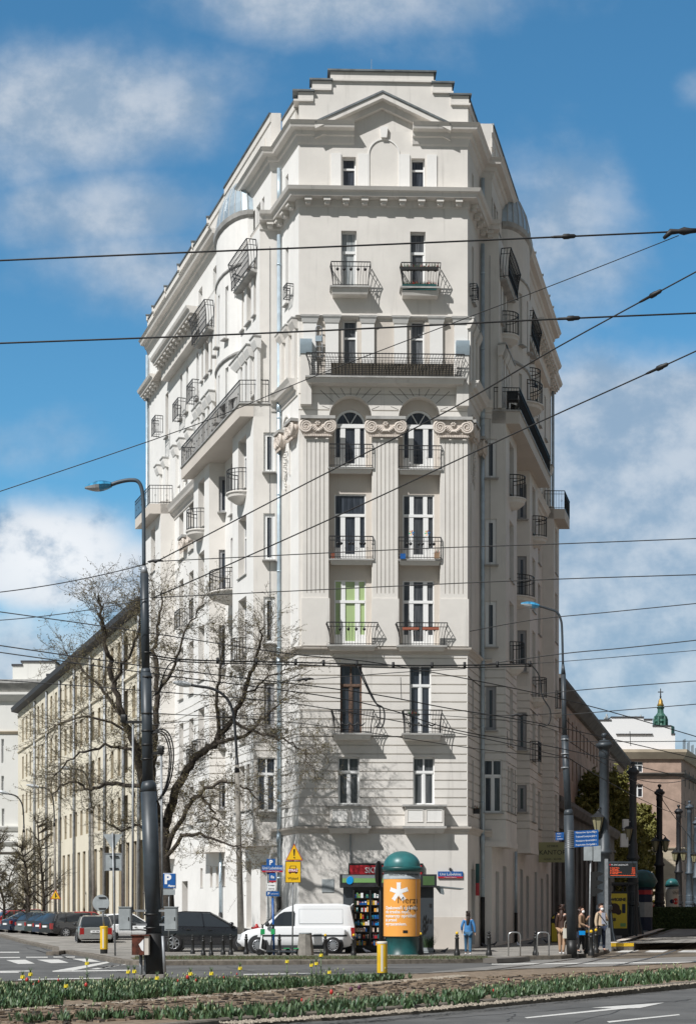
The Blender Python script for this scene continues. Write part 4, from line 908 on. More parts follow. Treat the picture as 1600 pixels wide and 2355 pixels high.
    # chamfer strips on floor 6
    for Yc in (69.35, 70.2, 71.1):
        a, b = out(S_, 'A', Yc-.2, 0), out(S_, 'A', Yc+.2, 0); l, r = order(S_, a, b); mb = MB(); t = (r-l).normalized()
        mb.sweep([l, r], [(0, 24.5), (.14, 24.5), (.14, 26.9), (0, 26.9)]); mb.sweep([l-t*.1, r+t*.1], [(0, 26.8), (.14, 26.82), (.28, 27.1), (.3, 27.22), (0, 27.22)]); mb.sweep([l-t*.12, r+t*.12], [(0, 27.225), (.32, 27.225), (.32, 27.28), (0, 27.28)], 1); mb.build('pilaster_strip', [M['plaster'], M['ledge']], B)
    # heavy ledge over the middle recess at floor 5 top
    pth = [sp(S_, 'C', y['w2e']), sp(S_, 'C', y['w3'])]; pth = pth[::-1] if ns else pth; cornice(pth, 24.1, CH, 'ledge', ('plaster', 'ledge'))
    for q in ((y['w2e']+.3, y['w2e']+1.0), (84.2, 84.9), (86.0, 86.7)):
        a, b = out(S_, 'C', q[0], 0), out(S_, 'C', q[1], 0); l, r = order(S_, a, b); capital(l, r, 21.9, B)
    # drainpipe in the re-entrant corner
    p = out(S_, 'A', y['p']-.14, .14)
    for z0_, z1_ in ((.2, 31.75), (32.5, 34.7)):
        mb = MB(); mb.tube([(p.x, p.y, z0_+(1.6 if z0_ < 1 else 0)), (p.x, p.y, z1_)], .085, 10, 0)
        if z0_ < 1: mb.tube([(p.x, p.y, .2), (p.x, p.y, 2.4)], .1, 10, 1)
        k = 3.
        while k < z1_-z0_: mb.tube([(p.x, p.y, z0_+k), (p.x, p.y, z0_+k+.07)], .102, 10, 0); k += 3.4
        for zz_ in ((5.1, 12.9, 24.2) if z0_ < 1 else ()): mb.tube([(p.x, p.y, zz_-.3), (p.x, p.y, zz_+.1)], .11, 10, 0)
        mb.build('drainpipe', [M['zinc'], M['black']], B)
    q = out(S_, 'C', y['end']-.3, .14); mb = MB(); mb.tube([(q.x, q.y, 5), (q.x, q.y, 34.6)], .085, 8); mb.build('drainpipe', M['zinc'], B)
    q = out(S_, 'C', 79.2 if ns else 79., .12); mb = MB(); mb.tube([(q.x, q.y, 1.6), (q.x, q.y, 4.7)], .075, 8); mb.tube([(q.x, q.y, .1), (q.x, q.y, 1.7)], .09, 8, 1); mb.build('drainpipe', [M['zinc'], M['black']], B)
    # thin cable down the corner
    q = ff(S_, y['p'], 'A', 'B')[0].lerp(ff(S_, y['p'], 'A', 'B2')[1], .52); mb = MB(); mb.tube([(q.x, q.y-.03, 14), (q.x, q.y-.03, 31.3)], .012, 3); mb.build('lightning_conductor', M['galv'], B)
# roof slab and back closure
mb = MB(); roof = [sp('L', 'C', 95.1), sp('L', 'C', 71.5), LP, FL, FR, RP, sp('R', 'C', 72.4), sp('R', 'C', 93.8)]
mb.prism([(p.x+(1.3-p.x)*.02, p.y+.2) for p in roof], 35.25, 35.45); mb.build('roof', M['roof_dark'], B)
mb = MB(); panel(mb, sp('R', 'C', 93.9), sp('L', 'C', 95.2), 0, 36.9); mb.build('wall', M['plaster'], B)
for S_ in 'LR':   # slabs closing the wing tops
    y = YS[S_]; mb = MB()
    for ya, yb in ((y['p'], y['w1']), (y['w2'], y['w2e']), (y['w3'], y['w3e'])):
        q = [sp(S_, 'A' if ya == y['p'] else 'C', ya), ff(S_, ya, 'C', 'B2')[1], sp(S_, 'B2', yb), sp(S_, 'C', yb)]; q = q[::-1] if S_ == 'L' else q
        mb.prism([(p.x, p.y) for p in q], 32.2, 32.28); mb.build('roof', M['plaster_taupe'], B); mb = MB()
        q = [sp(S_, 'A' if ya == y['p'] else 'C', ya), ff(S_, ya, 'C', 'B')[1], sp(S_, 'B', yb), sp(S_, 'C', yb)]; q = q[::-1] if S_ == 'L' else q
        mb.prism([(p.x, p.y) for p in q], 24.36, 24.42); mb.build('roof', M['plaster_taupe'], B); mb = MB()
    mb.build('roof', M['plaster_taupe'], B)
# ---- front balconies
def fbal(xa, xb, ysl, ysb, yr, ra, rb, dep, splay=0., rd=None, inset=.0, name='balcony', taper=True):
    mb = MB(); Mx = Matrix.Translation(fpt(0)) @ Matrix.Rotation(.033, 4, 'Z'); s0, s1 = X(xa), X(xb); zt, zb = zf(ysl), zf(ysb)
    mb.box(s0-.06, s1+.06, -dep-.05, -.0, zt-.07, zt, 1, Mx)
    if taper: mb.taper(s0, s1, -dep, 0, zb, zt-.07, .06, .10, 0, Mx)
    bal = mb.build(name, [M['plaster'], M['ledge']], B)
    mb = MB(); rd = rd or dep-.03; pt = [Mx @ Vector((X(ra), 0, 0)), Mx @ Vector((X(ra), -rd, 0)), Mx @ Vector((X(rb), -rd, 0)), Mx @ Vector((X(rb), 0, 0))]
    railing(mb, pt, zt+.01, zf(yr)-zt, .12, .011, splay, cen=(Mx @ Vector(((X(ra)+X(rb))/2, .3, 0))))
    mb.build('railing', M['iron'], bal); return bal
B2l = fbal(766, 853, 1690, 1704, 1638, 769, 852, .62, .16); B2r = fbal(925, 1012, 1690, 1704, 1638, 929, 1010, .62, .10)
B3l = fbal(755, 862, 1488, 1499, 1438, 758, 860, .50, .17); B3r = fbal(914, 1022, 1488, 1499, 1438, 917, 1019, .50, .17)
B4l = fbal(759, 857, 1287, 1300, 1237, 757, 857, .13, 0, .2); B4r = fbal(917, 1012, 1287, 1300, 1238, 916, 1013, .13, 0, .2)
B5l = fbal(757, 855, 1077, 1090, 1026, 756, 856, .13, 0, .22); B5r = fbal(917, 1013, 1079, 1091, 1028, 916, 1014, .13, 0, .22)
B6 = fbal(705, 1065, 876, 890, 825, 712, 1056, .62, .16)
B7l = fbal(761, 847, 669, 686, 616, 765, 846, .55, .12); B7r = fbal(921, 1008, 669, 687, 616, 925, 1006, .55, .12)
# loggia floors, inner part
mb = MB()
for xa, xb in sx:
    for yy_ in (1288, 1078): mb.box(X(xa), X(xb), .0, .42, zf(yy_)-.12, zf(yy_)-.015, 0, Matrix.Translation(fpt(0)) @ Matrix.Rotation(.033, 4, 'Z'))
mb.build('loggia_floor', M['plaster_taupe'], B)
# garlands on the floor 2 railings and knobs on floors 3/4
for bal, xa, xb, yy_ in ((B2l, 785, 838, 1666), (B2r, 940, 1000, 1666)):
    mb = MB(); Mx = Matrix.Translation(fpt(0)) @ Matrix.Rotation(.033, 4, 'Z')
    for k in range(3):
        s0, s1 = X(xa)+(X(xb)-X(xa))*k/3, X(xa)+(X(xb)-X(xa))*(k+1)/3
        mb.tube([Mx @ Vector((s0+(s1-s0)*q/6, -.64, zf(yy_)-.13*math.sin(math.pi*q/6))) for q in range(7)], [.015+.02*math.sin(math.pi*q/6) for q in range(7)], 5)
        mb.tube([Mx @ Vector((s0, -.64, zf(yy_)+.02)), Mx @ Vector((s0, -.64, zf(yy_)-.22))], [.03, .012], 5)
    mb.build('garland', M['iron'], bal)
for bal, xs_, yy_, dp in ((B3l, (781, 800, 818, 836), 1452, .52), (B3r, (941, 960, 978, 996), 1452, .52), (B4l, (776, 784, 803, 811, 829, 837), 1253, .24), (B4r, (935, 943, 962, 970, 988, 996), 1253, .24), (B7l, (775, 790, 806, 822, 838), 632, .6), (B7r, (935, 950, 966, 982, 998), 632, .6)):
    mb = MB(); Mx = Matrix.Translation(fpt(0)) @ Matrix.Rotation(.033, 4, 'Z')
    for x_ in xs_: mb = MB(); mb.lathe(Mx @ Vector((X(x_), -dp, zf(yy_))), [(0, -.09), (.045, -.05), (.075, 0), (.03, .05), (0, .09)], 8); mb.build('railing_knob', M['iron'], bal)
# bay boxes under the first-floor windows
for xa, xb in ((758, 846), (930, 1018)):
    mb = MB(); Mx = Matrix.Translation(fpt(0)) @ Matrix.Rotation(.033, 4, 'Z'); s0, s1 = X(xa), X(xb)
    mb.box(s0, s1, -.55, 0, zf(1902), zf(1857), 0, Mx)
    m3 = (s0+s1)/2
    for a, b in ((s0+.07, m3-.06), (m3+.06, s1-.07)):
        for q in ((a, a+.03, zf(1893), zf(1864)), (b-.03, b, zf(1893), zf(1864)), (a+.03, b-.03, zf(1893), zf(1893)+.03), (a+.03, b-.03, zf(1864)-.03, zf(1864))): mb.box(q[0], q[1], -.575, -.55, q[2], q[3], 0, Mx)
        mb.box(a+.03, b-.03, -.555, -.55, zf(1893)+.03, zf(1864)-.03, 2, Mx)
    mb.box(s0-.12, s1+.12, -.66, 0, zf(1857), zf(1853), 1, Mx); mb.box(s0-.1, s1+.1, -.63, 0, zf(1904)-.06, zf(1902), 1, Mx); mb.taper(s0-.06, s1+.06, -.6, 0, zf(1918), zf(1904)-.06, .08, .2, 0, Mx)
    mb.build('balcony', [M['plaster'], M['ledge'], M['plaster_white']], B)
# zinc corner boxes on the long balcony, blocks under them
mb = MB(); Mx = Matrix.Translation(fpt(0)) @ Matrix.Rotation(.033, 4, 'Z')
for xa, xb in ((691, 716), (1048, 1076)):
    s0, s1 = X(xa), X(xb); mb.box(s0, s1, -.30, .1, Z3-1.0, zf(818), 0, Mx)
    for k in range(8):
        a0, a1 = math.pi/2*k/8, math.pi/2*(k+1)/8
        mb.quad(Mx @ Vector((s0-.03, -.34-.12*math.sin(a0), zf(820)+.58*k/8)), Mx @ Vector((s1+.02, -.34-.12*math.sin(a0), zf(820)+.58*k/8)), Mx @ Vector((s1+.02, -.34-.12*math.sin(a1), zf(820)+.58*(k+1)/8)), Mx @ Vector((s0-.03, -.34-.12*math.sin(a1), zf(820)+.58*(k+1)/8)), 1)
    mb.box(s0-.03, s1+.02, -.34, 0, zf(820), zf(820)+.58, 1, Mx); mb.build('corner_cap', [M['plaster'], M['zinc']], B); mb = MB()

# building signs: street name plate, shop sign, KANTOR, plaque, painted plinth
mb = MB(); mb.box(X(1006.5), X(1063.5), -.06, -.01, zf(2021), zf(2011), 1, Mx); mb.box(X(1006.5), X(1063.5), -.061, -.01, zf(2010.5), zf(2005), 0, Mx)
mb2 = MB(); a, b = X(1006.5), X(1063.5); mb = MB(); mb.box(a, b, -.07, -.01, zf(2020.5), zf(2016.5), 1, Mx); mb.box(a, b, -.07, -.01, zf(2016.5), zf(2005), 0, Mx); ns_ = mb.build('street_name_plate', [M['blue_sign'], M['red_sign']], B)
ns_['label'] = 'blue and red enamel plate reading Unii Lubelskiej'
c = Mx @ Vector(((a+b)/2, -.078, zf(2011.5))); text('Unii Lubelskiej', .165, c, M['white'], ns_, rot=(R(90), 0, .033), sx=.95)
c = Mx @ Vector(((a+b)/2, -.078, zf(2018.5))); text('Śródmieście Południowe', .05, c, M['white'], ns_, rot=(R(90), 0, .033)); c = Mx @ Vector(((a+b)/2, -.078, zf(2006.6))); text('Plac', .045, c, M['white'], ns_, rot=(R(90), 0, .033))
mb = MB(); c = Mx @ Vector((X(1035), -.05, zf(2000)))
for th in (0, 40, 85, 130, 180, 240, 300): mb.tube([c, c+Vector((.09*math.cos(R(th)), 0, .09*math.sin(R(th))))], [.028, .006], 5)
mb.build('emblem', M['black'], B)
mb = MB(); mb.box(X(801), X(972), -.16, -.01, zf(2013), zf(1986.5), 0, Mx); mb.box(X(804), X(969), -.18, -.16, zf(2013), zf(1991), 1, Mx); sh = mb.build('shop_sign', [M['black'], M['red_sign']], B)
text('SKLEP', .34, Mx @ Vector((X(862), -.19, zf(2003))), M['white'], sh, rot=(R(90), 0, .033), bold=.004); text('SPOŻYWCZY', .34, Mx @ Vector((X(925), -.19, zf(2003))), M['white'], sh, rot=(R(90), 0, .033), sx=.8)
mb = MB(); mb.box(X(740), X(768), -.03, -.0, zf(2053), zf(2023), 0, Mx); mb.build('wall_plaque', M['box_grey'], B)
mb = MB(); mb.box(X(804), X(807), -.10, -.04, zf(1990), zf(1920), 0, Mx); mb.build('wall_pipe', M['galv'], B)
mb = MB(); mb.box(X(990), X(1075)-.003, -.012, 0, .1, zf(2110), 0, Mx); mb.build('plinth', M['plaster_taupe'], B)
p = out('R', 'C', 88.0, 1.0); mb = MB(); mb.box(p.x-.95, p.x+.55, p.y-.04, p.y+.04, 4.45, 5.55, 0); ks = mb.build('hanging_sign', [M['kantor']], B)
ks['label'] = 'olive exchange office sign reading KANTOR'
text('KANTOR', .36, (p.x-.2, p.y-.05, 4.98), M['black'], ks); text('SZYBKIE', .17, (p.x-.2, p.y-.05, 5.33), M['black'], ks); text('GOLD - SILVER', .15, (p.x-.2, p.y-.05, 4.62), M['black'], ks)
p = out('R', 'A', 70.9, .05); mb = MB(); mb.box(p.x-.02, p.x+.13, p.y-.5, p.y-.2, 3.0, 3.85, 0); mb.box(p.x-.02, p.x+.13, p.y-.5, p.y-.2, 2.45, 3.0, 1); mb.build('hanging_sign', [M['teal'], M['red_sign']], B)
# roof top bits: antenna, flue hoods
p = fpt(X(855)); mb = MB(); mb.tube([(p.x, p.y+1.5, 35.4), (p.x, p.y+1.5, 39.2)], .012, 4); mb.build('antenna', M['galv'], B)
for x_, dy in ((640, 3.4), (1097, 1.6)):
    p = P(x_, 330, 69+dy); mb = MB(); mb.box(p.x-.3, p.x+.1, p.y, p.y+.4, 35.5, 35.95, 0); mb.box(p.x-.36, p.x+.16, p.y-.06, p.y+.46, 35.98, 36.05, 0); mb.tube([(p.x-.1, p.y+.2, 35.9), (p.x-.1, p.y+.2, 36.3)], .1, 8); mb.build('roof_vent', M['zinc'], B)
B['window_note'] = ''
del B['window_note']
print('windows', NW[0])
# ================================================================ OTHER BUILDINGS
def plane(xk, sl): return lambda Y: Vector((xk+sl*(Y-69), Y, 0))
CB = thing('office_building', 'long cream office block with rows of narrow windows and downpipes, on the left street', 'building', (-20, 100, 0))
pc = plane(-2.554, -.3535); a, b = pc(95.4), pc(147)
mb = MB(); L = (b-a).length; ops = []; n = 23; zt = 20.2
for i in range(n):
    s_ = L-(1.6+i*(L-2.4)/n)
    for z0, z1 in ((17.0, 19.1), (13.7, 15.7), (10.5, 12.3), (7.3, 9.1)): ops.append((s_-.48, s_+.48, z0, z1))
for i in range(24):
    s_ = L-(1.4+i*(L-2.4)/24); ops.append((s_-.55, s_+.55, 1.3, 6.1))
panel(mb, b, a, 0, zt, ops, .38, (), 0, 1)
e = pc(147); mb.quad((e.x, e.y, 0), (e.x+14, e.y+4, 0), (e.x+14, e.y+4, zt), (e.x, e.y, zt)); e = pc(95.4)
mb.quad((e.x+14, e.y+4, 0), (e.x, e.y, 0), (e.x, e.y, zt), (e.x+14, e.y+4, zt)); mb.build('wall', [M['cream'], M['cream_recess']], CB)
wm = MB(); wm.box(-.47, .47, -.03, .03, 0, .06); wm.box(-.47, .47, -.03, .03, 1.98, 2.04); wm.box(-.03, .03, -.03, .03, 0, 2.0); wm.box(-.47, -.42, -.03, .03, 0, 2); wm.box(.42, .47, -.03, .03, 0, 2); wm.box(-.47, .47, .0, .02, 0, 2.04, 1)
w0 = wm.build('window', [M['frame_old'], M['glass_grey']], None, True); t = (a-b).normalized(); ang = math.atan2(t.y, t.x); nn = Vector((t.y, -t.x, 0)); first = True
for o in ops:
    if o[2] < 2: continue
    q = w0 if first else w0.copy(); 
    if not first: C.objects.link(q)
    first = False; p = b+t*((o[0]+o[1])/2)-nn*.34; q.parent = CB; q.location = Vector((p.x, p.y, o[2]))-WL[CB.name]; q.rotation_euler = (0, 0, ang); q.scale = (1, 1, (o[3]-o[2])/2.04)
gm = MB(); gm.box(-.55, .55, 0, .03, 0, 4.8); 
for k in range(5): gm.box(-.55+k*.26, -.51+k*.26, -.05, 0, 0, 4.8, 1)
for z in (1.6, 3.2): gm.box(-.55, .55, -.06, 0, z, z+.08, 1)
first = True
w0 = gm.build('window_grille', [M['slat'], M['stone_dark']], None, True)
for o in ops:
    if o[2] > 2: continue
    q = w0 if first else w0.copy()
    if not first: C.objects.link(q)
    first = False; p = b+t*((o[0]+o[1])/2)-nn*.2; q.parent = CB; q.location = Vector((p.x, p.y, o[2]))-WL[CB.name]; q.rotation_euler = (0, 0, ang)
for s_ in (1.9, 6.5, 12.7, 18.0, 24.5, 31.0, 37.5, 44):
    p = a-t*s_+nn*.12; mb = MB(); mb.tube([(p.x, p.y, .3), (p.x, p.y, zt-.5)], .1, 6); mb.build('drainpipe', M['galv'], CB)
mb = MB(); mb.sweep([b-t*.5, a], [(-.1, zt-.25), (.55, zt-.1), (.6, zt+.25), (-.1, zt+.3)], 1); mb.sweep([b, a], [(0, 16.25), (.12, 16.3), (.12, 16.42), (0, 16.45)], 0)
mb.build('eaves', [M['cream'], M['roof_dark']], CB)
mb = MB(); a2, b2 = a+Vector((14, 4, 0)), b+Vector((14, 4, 0)); q = [b, a, a2, b2]; mb.prism([(p.x, p.y) for p in q][::1], zt-.1, zt+.15); mb.build('roof', M['roof_dark'], CB)
p0 = pc(140); mb = MB(); mb.box(p0.x+2, p0.x+5, 138, 141, zt, zt+1.8); mb.box(p0.x+1.8, p0.x+5.2, 137.8, 141.2, zt+1.8, zt+2.0, 1); mb.build('chimney', [M['box_grey'], M['roof_dark']], CB)
def block(name, label, x0, x1, Y, ybot_off, tops, wallm_, depth=12, windows=(), cornices=(), roofm='roof_dark', pitch=None, side=None):
    """camera-facing block. tops: list of (xa,xb,ytop)"""
    p = P((x0+x1)/2, 2100, Y); o = thing(name, label, 'building', (p.x, Y, 0))
    k = Y/F; mb = MB(); 
    X0, X1 = (x0-800)*k, (x1-800)*k; Zt = HC+(2100-tops)*k
    ops = [((wx-x0)*k-ww*k/2, (wx-x0)*k+ww*k/2, HC+(2100-wb)*k, HC+(2100-wt)*k) for wx, ww, wt, wb in windows]
    panel(mb, (X0, Y), (X1, Y), 0, Zt, ops, .3)
    s_ = side or 0; mb.quad((X1, Y, 0), (X1+s_*depth, Y+depth, 0), (X1+s_*depth, Y+depth, Zt), (X1, Y, Zt)); mb.quad((X0, Y+depth, 0), (X0, Y, 0), (X0, Y, Zt), (X0, Y+depth, Zt)); mb.quad((X0, Y, Zt), (X1, Y, Zt), (X1+s_*depth, Y+depth, Zt), (X0, Y+depth, Zt))
    mb.build('wall', M[wallm_], o)
    for (wx, ww, wt, wb), op in zip(windows, ops):
        f, q = winmesh(ww*k, (wb-wt)*k, 'cross', 'glass'); fo = f.build('window', M['frame_white'], None, True); fo.parent = o; fo.location = Vector(((wx-800)*k, Y+.25, op[2]))-WL[o.name]; po = q.build('pane', M['glass'], None, True); po.parent = fo
    for yt, h, d_, mm in cornices:
        mb = MB(); z1 = HC+(2100-yt)*k; mb.sweep([(X0-.02, Y+depth), (X0, Y), (X1, Y), (X1+s_*depth, Y+depth)], [(-.05, z1-h), (d_*.4, z1-h), (d_, z1-h*.3), (d_, z1), (-.05, z1)]); mb.build('cornice', M[mm], o)
    return o
WB = block('apartment_building', 'white block with a dark flat roof behind the cream block at the left edge', -130, 118, 160, 0, 1572, 'white_wall', 14,
    [(6, 6, 1700, 1755), (-6, 6, 1700, 1755), (6, 6, 1785, 1830), (-6, 6, 1785, 1830), (7, 6, 1860, 1905), (-6, 6, 1860, 1905)], [(1566, 1.2, 1.0, 'ledge'), (1594, .8, .7, 'white_wall'), (1682, .3, .2, 'stone_cream'), (1900, .5, .3, 'white_wall'), (1935, .4, .3, 'white_wall'), (1960, .2, .15, 'stone_dark')])
k = 164/F; mb = MB(); 
for xa, xb, yt in ((29, 50, 1532), (50, 127, 1524)): mb.box((xa-800)*k, (xb-800)*k, 164, 170, 20, HC+(2100-yt)*k); mb.box((xa-800)*k-.1, (xb-800)*k+.1, 163.9, 170, HC+(2100-yt)*k, HC+(2100-yt)*k+.2, 1)
mb.build('roof_house', [M['white_wall'], M['roof_dark']], WB)
mb = MB(); 
for xx in (96, 101, 106): mb.tube([((xx-800)*k, 166, HC+(2100-1524)*k), ((xx-800)*k, 166, HC+(2100-1514)*k)], .12, 6)
mb.build('roof_vent', M['galv'], WB)
# low dark colonnaded building along the right street
LB = thing('arcade_building', 'low dark stone building with tall openings beside the white tenement', 'building', (13, 110, 0))
pr = plane(5.61, .2508); a, b = pr(94.6), pr(137); L = (b-a).length; mb = MB(); ops = [(1.2+i*3.3, 2.9+i*3.3, .3, 6.3) for i in range(12)]
panel(mb, a, b, 0, 8.5, ops, .5); e = b; mb.quad((e.x, e.y, 0), (e.x-9, e.y+2, 0), (e.x-9, e.y+2, 8.5), (e.x, e.y, 8.5)); mb.quad((a.x-8, a.y, 0), (a.x, a.y, 0), (a.x, a.y, 8.5), (a.x-8, a.y, 8.5)); mb.build('wall', M['stone_dark'], LB)
t = (b-a).normalized(); nn = Vector((t.y, -t.x, 0)); ang = math.atan2(t.y, t.x)
for o in ops:
    gm = MB(); p = a+t*((o[0]+o[1])/2)-nn*.45; Mx = Matrix.Translation((p.x, p.y, 0)) @ Matrix.Rotation(ang, 4, 'Z'); gm.box(-.85, .85, 0, .03, .3, 6.3, 0, Mx)
    for z in (2.2, 4.2): gm.box(-.85, .85, -.04, 0, z, z+.1, 1, Mx)
    gm.box(-.05, .05, -.04, 0, .3, 6.3, 1, Mx); gm.build('shop_window', [M['glass'], M['black']], LB)
mb = MB(); mb.sweep([a, b], [(-.1, 7.9), (.3, 7.95), (.5, 8.35), (.5, 8.6), (-.1, 8.65)]); mb.sweep([a, b], [(0, 6.8), (.15, 6.8), (.15, 7.0), (0, 7.0)]); mb.build('eaves', M['stone_dark'], LB)
q = [a, b, b+Vector((-9, 2, 0)), a+Vector((-8, 0, 0))]; mb = MB(); mb.prism([(p.x, p.y) for p in q], 8.4, 8.6); mb.build('roof', M['roof_dark'], LB)
# brick tenement further up the right street
TB = thing('brick_tenement', 'brown brick tenement with overhanging eaves receding behind the green tree', 'building', (16, 150, 0))
pt = plane(1.9, .2508); a, b = pt(124), pt(196); L = (b-a).length; mb = MB(); ops = [(1.5+i*3.2, 2.6+i*3.2, z, z+1.9) for i in range(21) for z in (13.0, 16.2)]
panel(mb, a, b, 0, 19.8, ops, .3); mb.quad((a.x-8, a.y, 0), (a.x, a.y, 0), (a.x, a.y, 19.8), (a.x-8, a.y, 19.8), 1); mb.build('wall', [M['brown_wall'], M['brick']], TB)
t = (b-a).normalized(); nn = Vector((t.y, -t.x, 0)); ang = math.atan2(t.y, t.x); gm = MB(); gm.box(-.55, .55, 0, .03, 0, 1.9, 1); gm.box(-.04, .04, -.04, 0, 0, 1.9); gm.box(-.55, .55, -.04, 0, 1.3, 1.38)
w0 = gm.build('window', [M['frame_white'], M['glass']], None, True); first = True
for o in ops:
    q = w0 if first else w0.copy()
    if not first: C.objects.link(q)
    first = False; p = a+t*((o[0]+o[1])/2)-nn*.27; q.parent = TB; q.location = Vector((p.x, p.y, o[2]))-WL[TB.name]; q.rotation_euler = (0, 0, ang)
mb = MB(); mb.sweep([a+Vector((-8, 0, 0)), a, b], [(-.1, 18.9), (.3, 19.0), (.9, 19.7), (.9, 20.0), (-.1, 20.0)]); mb.build('eaves', M['stone_dark'], TB)
mb = MB(); mb.sweep([a, b], [(.4, 20.0), (-2.5, 21.6), (-2.6, 20.0)]); mb.build('roof', M['brick'], TB)
# pinkish brown block closing the street and its white top
FB = block('tenement', 'brown rendered block with white blank upper storeys closing the street on the right', 1358, 1566, 205, 0, 1725, 'brown_wall', 30,
    [(1466, 24, 1752, 1777), (1466, 24, 1804, 1834), (1466, 24, 1856, 1888), (1466, 24, 1910, 1940), (1410, 24, 1752, 1777), (1410, 24, 1804, 1834)], [(1725, 1.2, .8, 'stone_cream'), (1778, .4, .5, 'stone_dark'), (1950, .4, .5, 'stone_cream')], side=.36)
k = 206/F; mb = MB()
for xa, xb, ya in ((1363, 1405, 1658), (1405, 1480, 1651), (1480, 1500, 1656), (1500, 1543, 1671), (1543, 1552, 1690)): mb.box((xa-800)*k, (xb-800)*k, 206, 216, 20, HC+(2100-ya)*k); mb.box((xa-800)*k-.02, (xb-800)*k+.02, 205.9, 216, HC+(2100-ya)*k, HC+(2100-ya)*k+.15, 1)
mb.box((1416-800)*k, (1500-800)*k, 205.8, 206, HC+(2100-1690)*k, HC+(2100-1688)*k, 1)
mb.build('upper_storey', [M['white'], M['roof_dark']], FB)
mb = MB()
for xx, h in ((1400, 14), (1402, 9), (1396, 6), (1430, 8), (1438, 12), (1447, 6), (1452, 10), (1460, 5), (1468, 9), (1474, 7), (1479, 12), (1484, 6)): mb.tube([((xx-800)*k, 208, HC+(2100-1652)*k), ((xx-800)*k, 208, HC+(2100-1652+h)*k)], .12, 6)
mb.box((1425-800)*k, (1475-800)*k, 208, 210, HC+(2100-1652)*k, HC+(2100-1648)*k); mb.build('roof_vent', M['box_grey'], FB)
k = 205/F; mb = MB()
mb.box((1358-800)*k, (1562-800)*k, 204.7, 204.98, 0, HC+(2100-1952)*k); 
for i in range(13): mb.box((1358-800)*k, (1562-800)*k, 204.66, 204.7, 1+i*.62, 1.5+i*.62)
mb.build('plinth', M['stone_cream'], FB)
# receding side of that block
mb = MB(); x1 = (1566-800)*k
for i in range(7):
    for z in (6, 10, 14, 18, 22): mb.box(x1+.36*(3+i*3.6)+.02, x1+.36*(3+i*3.6)+.1, 205+3+i*3.6, 205+4.4+i*3.6, z, z+2.2)
mb.build('side_window', M['glass_grey'], FB)
BE = block('far_building', 'pale distant block at the right edge of the street', 1585, 1700, 260, 0, 1760, 'stone_cream', 10, [(1594, 8, 1800, 1830), (1594, 8, 1860, 1890)], [(1758, .8, .6, 'stone_dark')])
# church spire
k = 300/F; c = Vector(((1518.5-800)*k, 300, 0)); SPT = thing('church_spire', 'green copper church spire with gilded lantern and cross above the white roofs', 'church spire', (c.x, 300, 0))
def zz(y): return HC+(2100-y)*k
mb = MB(); mb.lathe(c, [(2.6, 10), (2.6, zz(1672)), (1.2, zz(1672)), (1.0, zz(1665)), (1.25, zz(1660)), (.95, zz(1655)), (1.1, zz(1648)), (.6, zz(1640)), (.55, zz(1632)), (.75, zz(1628)), (.35, zz(1622))], 8, 0, False)
for j in range(6):
    th = j*math.pi/3; q = c+Vector((1.15*math.cos(th), 1.15*math.sin(th), 0)); mb.lathe(q, [(.25, zz(1670)), (.25, zz(1655)), (.0, zz(1646))], 5, 0, False)
mb.build('copper_roof', M['copper'], SPT); mb = MB(); mb.lathe(c, [(.35, zz(1626)), (.7, zz(1623)), (.45, zz(1618)), (.4, zz(1612)), (.15, zz(1607))], 8); mb.build('gilded_lantern', M['gold'], SPT)
mb = MB(); mb.tube([c+Vector((0, 0, zz(1610))), c+Vector((0, 0, zz(1584)))], [.14, .08], 5); mb.lathe(c, [(0, zz(1606)), (.22, zz(1603)), (0, zz(1600))], 6); mb.box(c.x-.5, c.x+.5, c.y-.08, c.y+.08, zz(1593), zz(1591)); mb.build('cross', M['black'], SPT)

# ================================================================ TREES
def limb(mb, pts, r0, r1, n=6, mi=0):
    k = len(pts); mb.tube(pts, [r0+(r1-r0)*i/(k-1) for i in range(k)], n, mi, caps=False)
def twigs(mb, bud, start, dirn, length, r, depth, rnd, wob=.35, upw=.15, nb=3, budn=3, budsz=.035):
    pts = [start]; p = start.copy(); dd = dirn.normalized(); seg = 4 if depth > 1 else 3
    for i in range(seg):
        dd = (dd+Vector((rnd.gauss(0, wob), rnd.gauss(0, wob), rnd.gauss(0, wob)+upw))*.45).normalized(); p = p+dd*length/seg; pts.append(p.copy())
    n = 5 if r > .03 else 3
    mb.tube(pts, [max(.005, r*(1-.6*i/seg)) for i in range(seg+1)], n, 0, caps=False)
    if depth <= 1:
        for q in pts[1:]:
            for _ in range(budn):
                c = q+Vector((rnd.gauss(0, .035), rnd.gauss(0, .035), rnd.gauss(0, .035))); s_ = budsz*rnd.uniform(.5, 1.4); a = Vector((rnd.gauss(0, 1), rnd.gauss(0, 1), rnd.gauss(0, 1))).normalized()*s_; b_ = Vector((rnd.gauss(0, 1), rnd.gauss(0, 1), rnd.gauss(0, 1))).normalized()*s_*.6
                bud.add([c-a, c+b_, c+a, c-b_], [(0, 1, 2, 3)], 0)
    if depth > 0:
        for i in range(nb):
            f = rnd.uniform(.25, 1.); k = min(seg-1, int(f*seg)); q = pts[k].lerp(pts[k+1], f*seg-k); nd = (dd+Vector((rnd.gauss(0, .75), rnd.gauss(0, .75), rnd.gauss(0, .55)))).normalized()
            twigs(mb, bud, q, nd, length*rnd.uniform(.5, .8), r*.55, depth-1, rnd, wob, upw, nb, budn, budsz)
d('twig', (.11, .09, .068), .85); T1 = thing('bare_tree', 'large leafless tree with a leaning dark trunk beside the tall grey tram pole', 'tree', (P(392, 2100, 65.6).x, 65.6, .12))
rnd = random.Random(5); tr = MB(); tw = MB(); bd = MB()
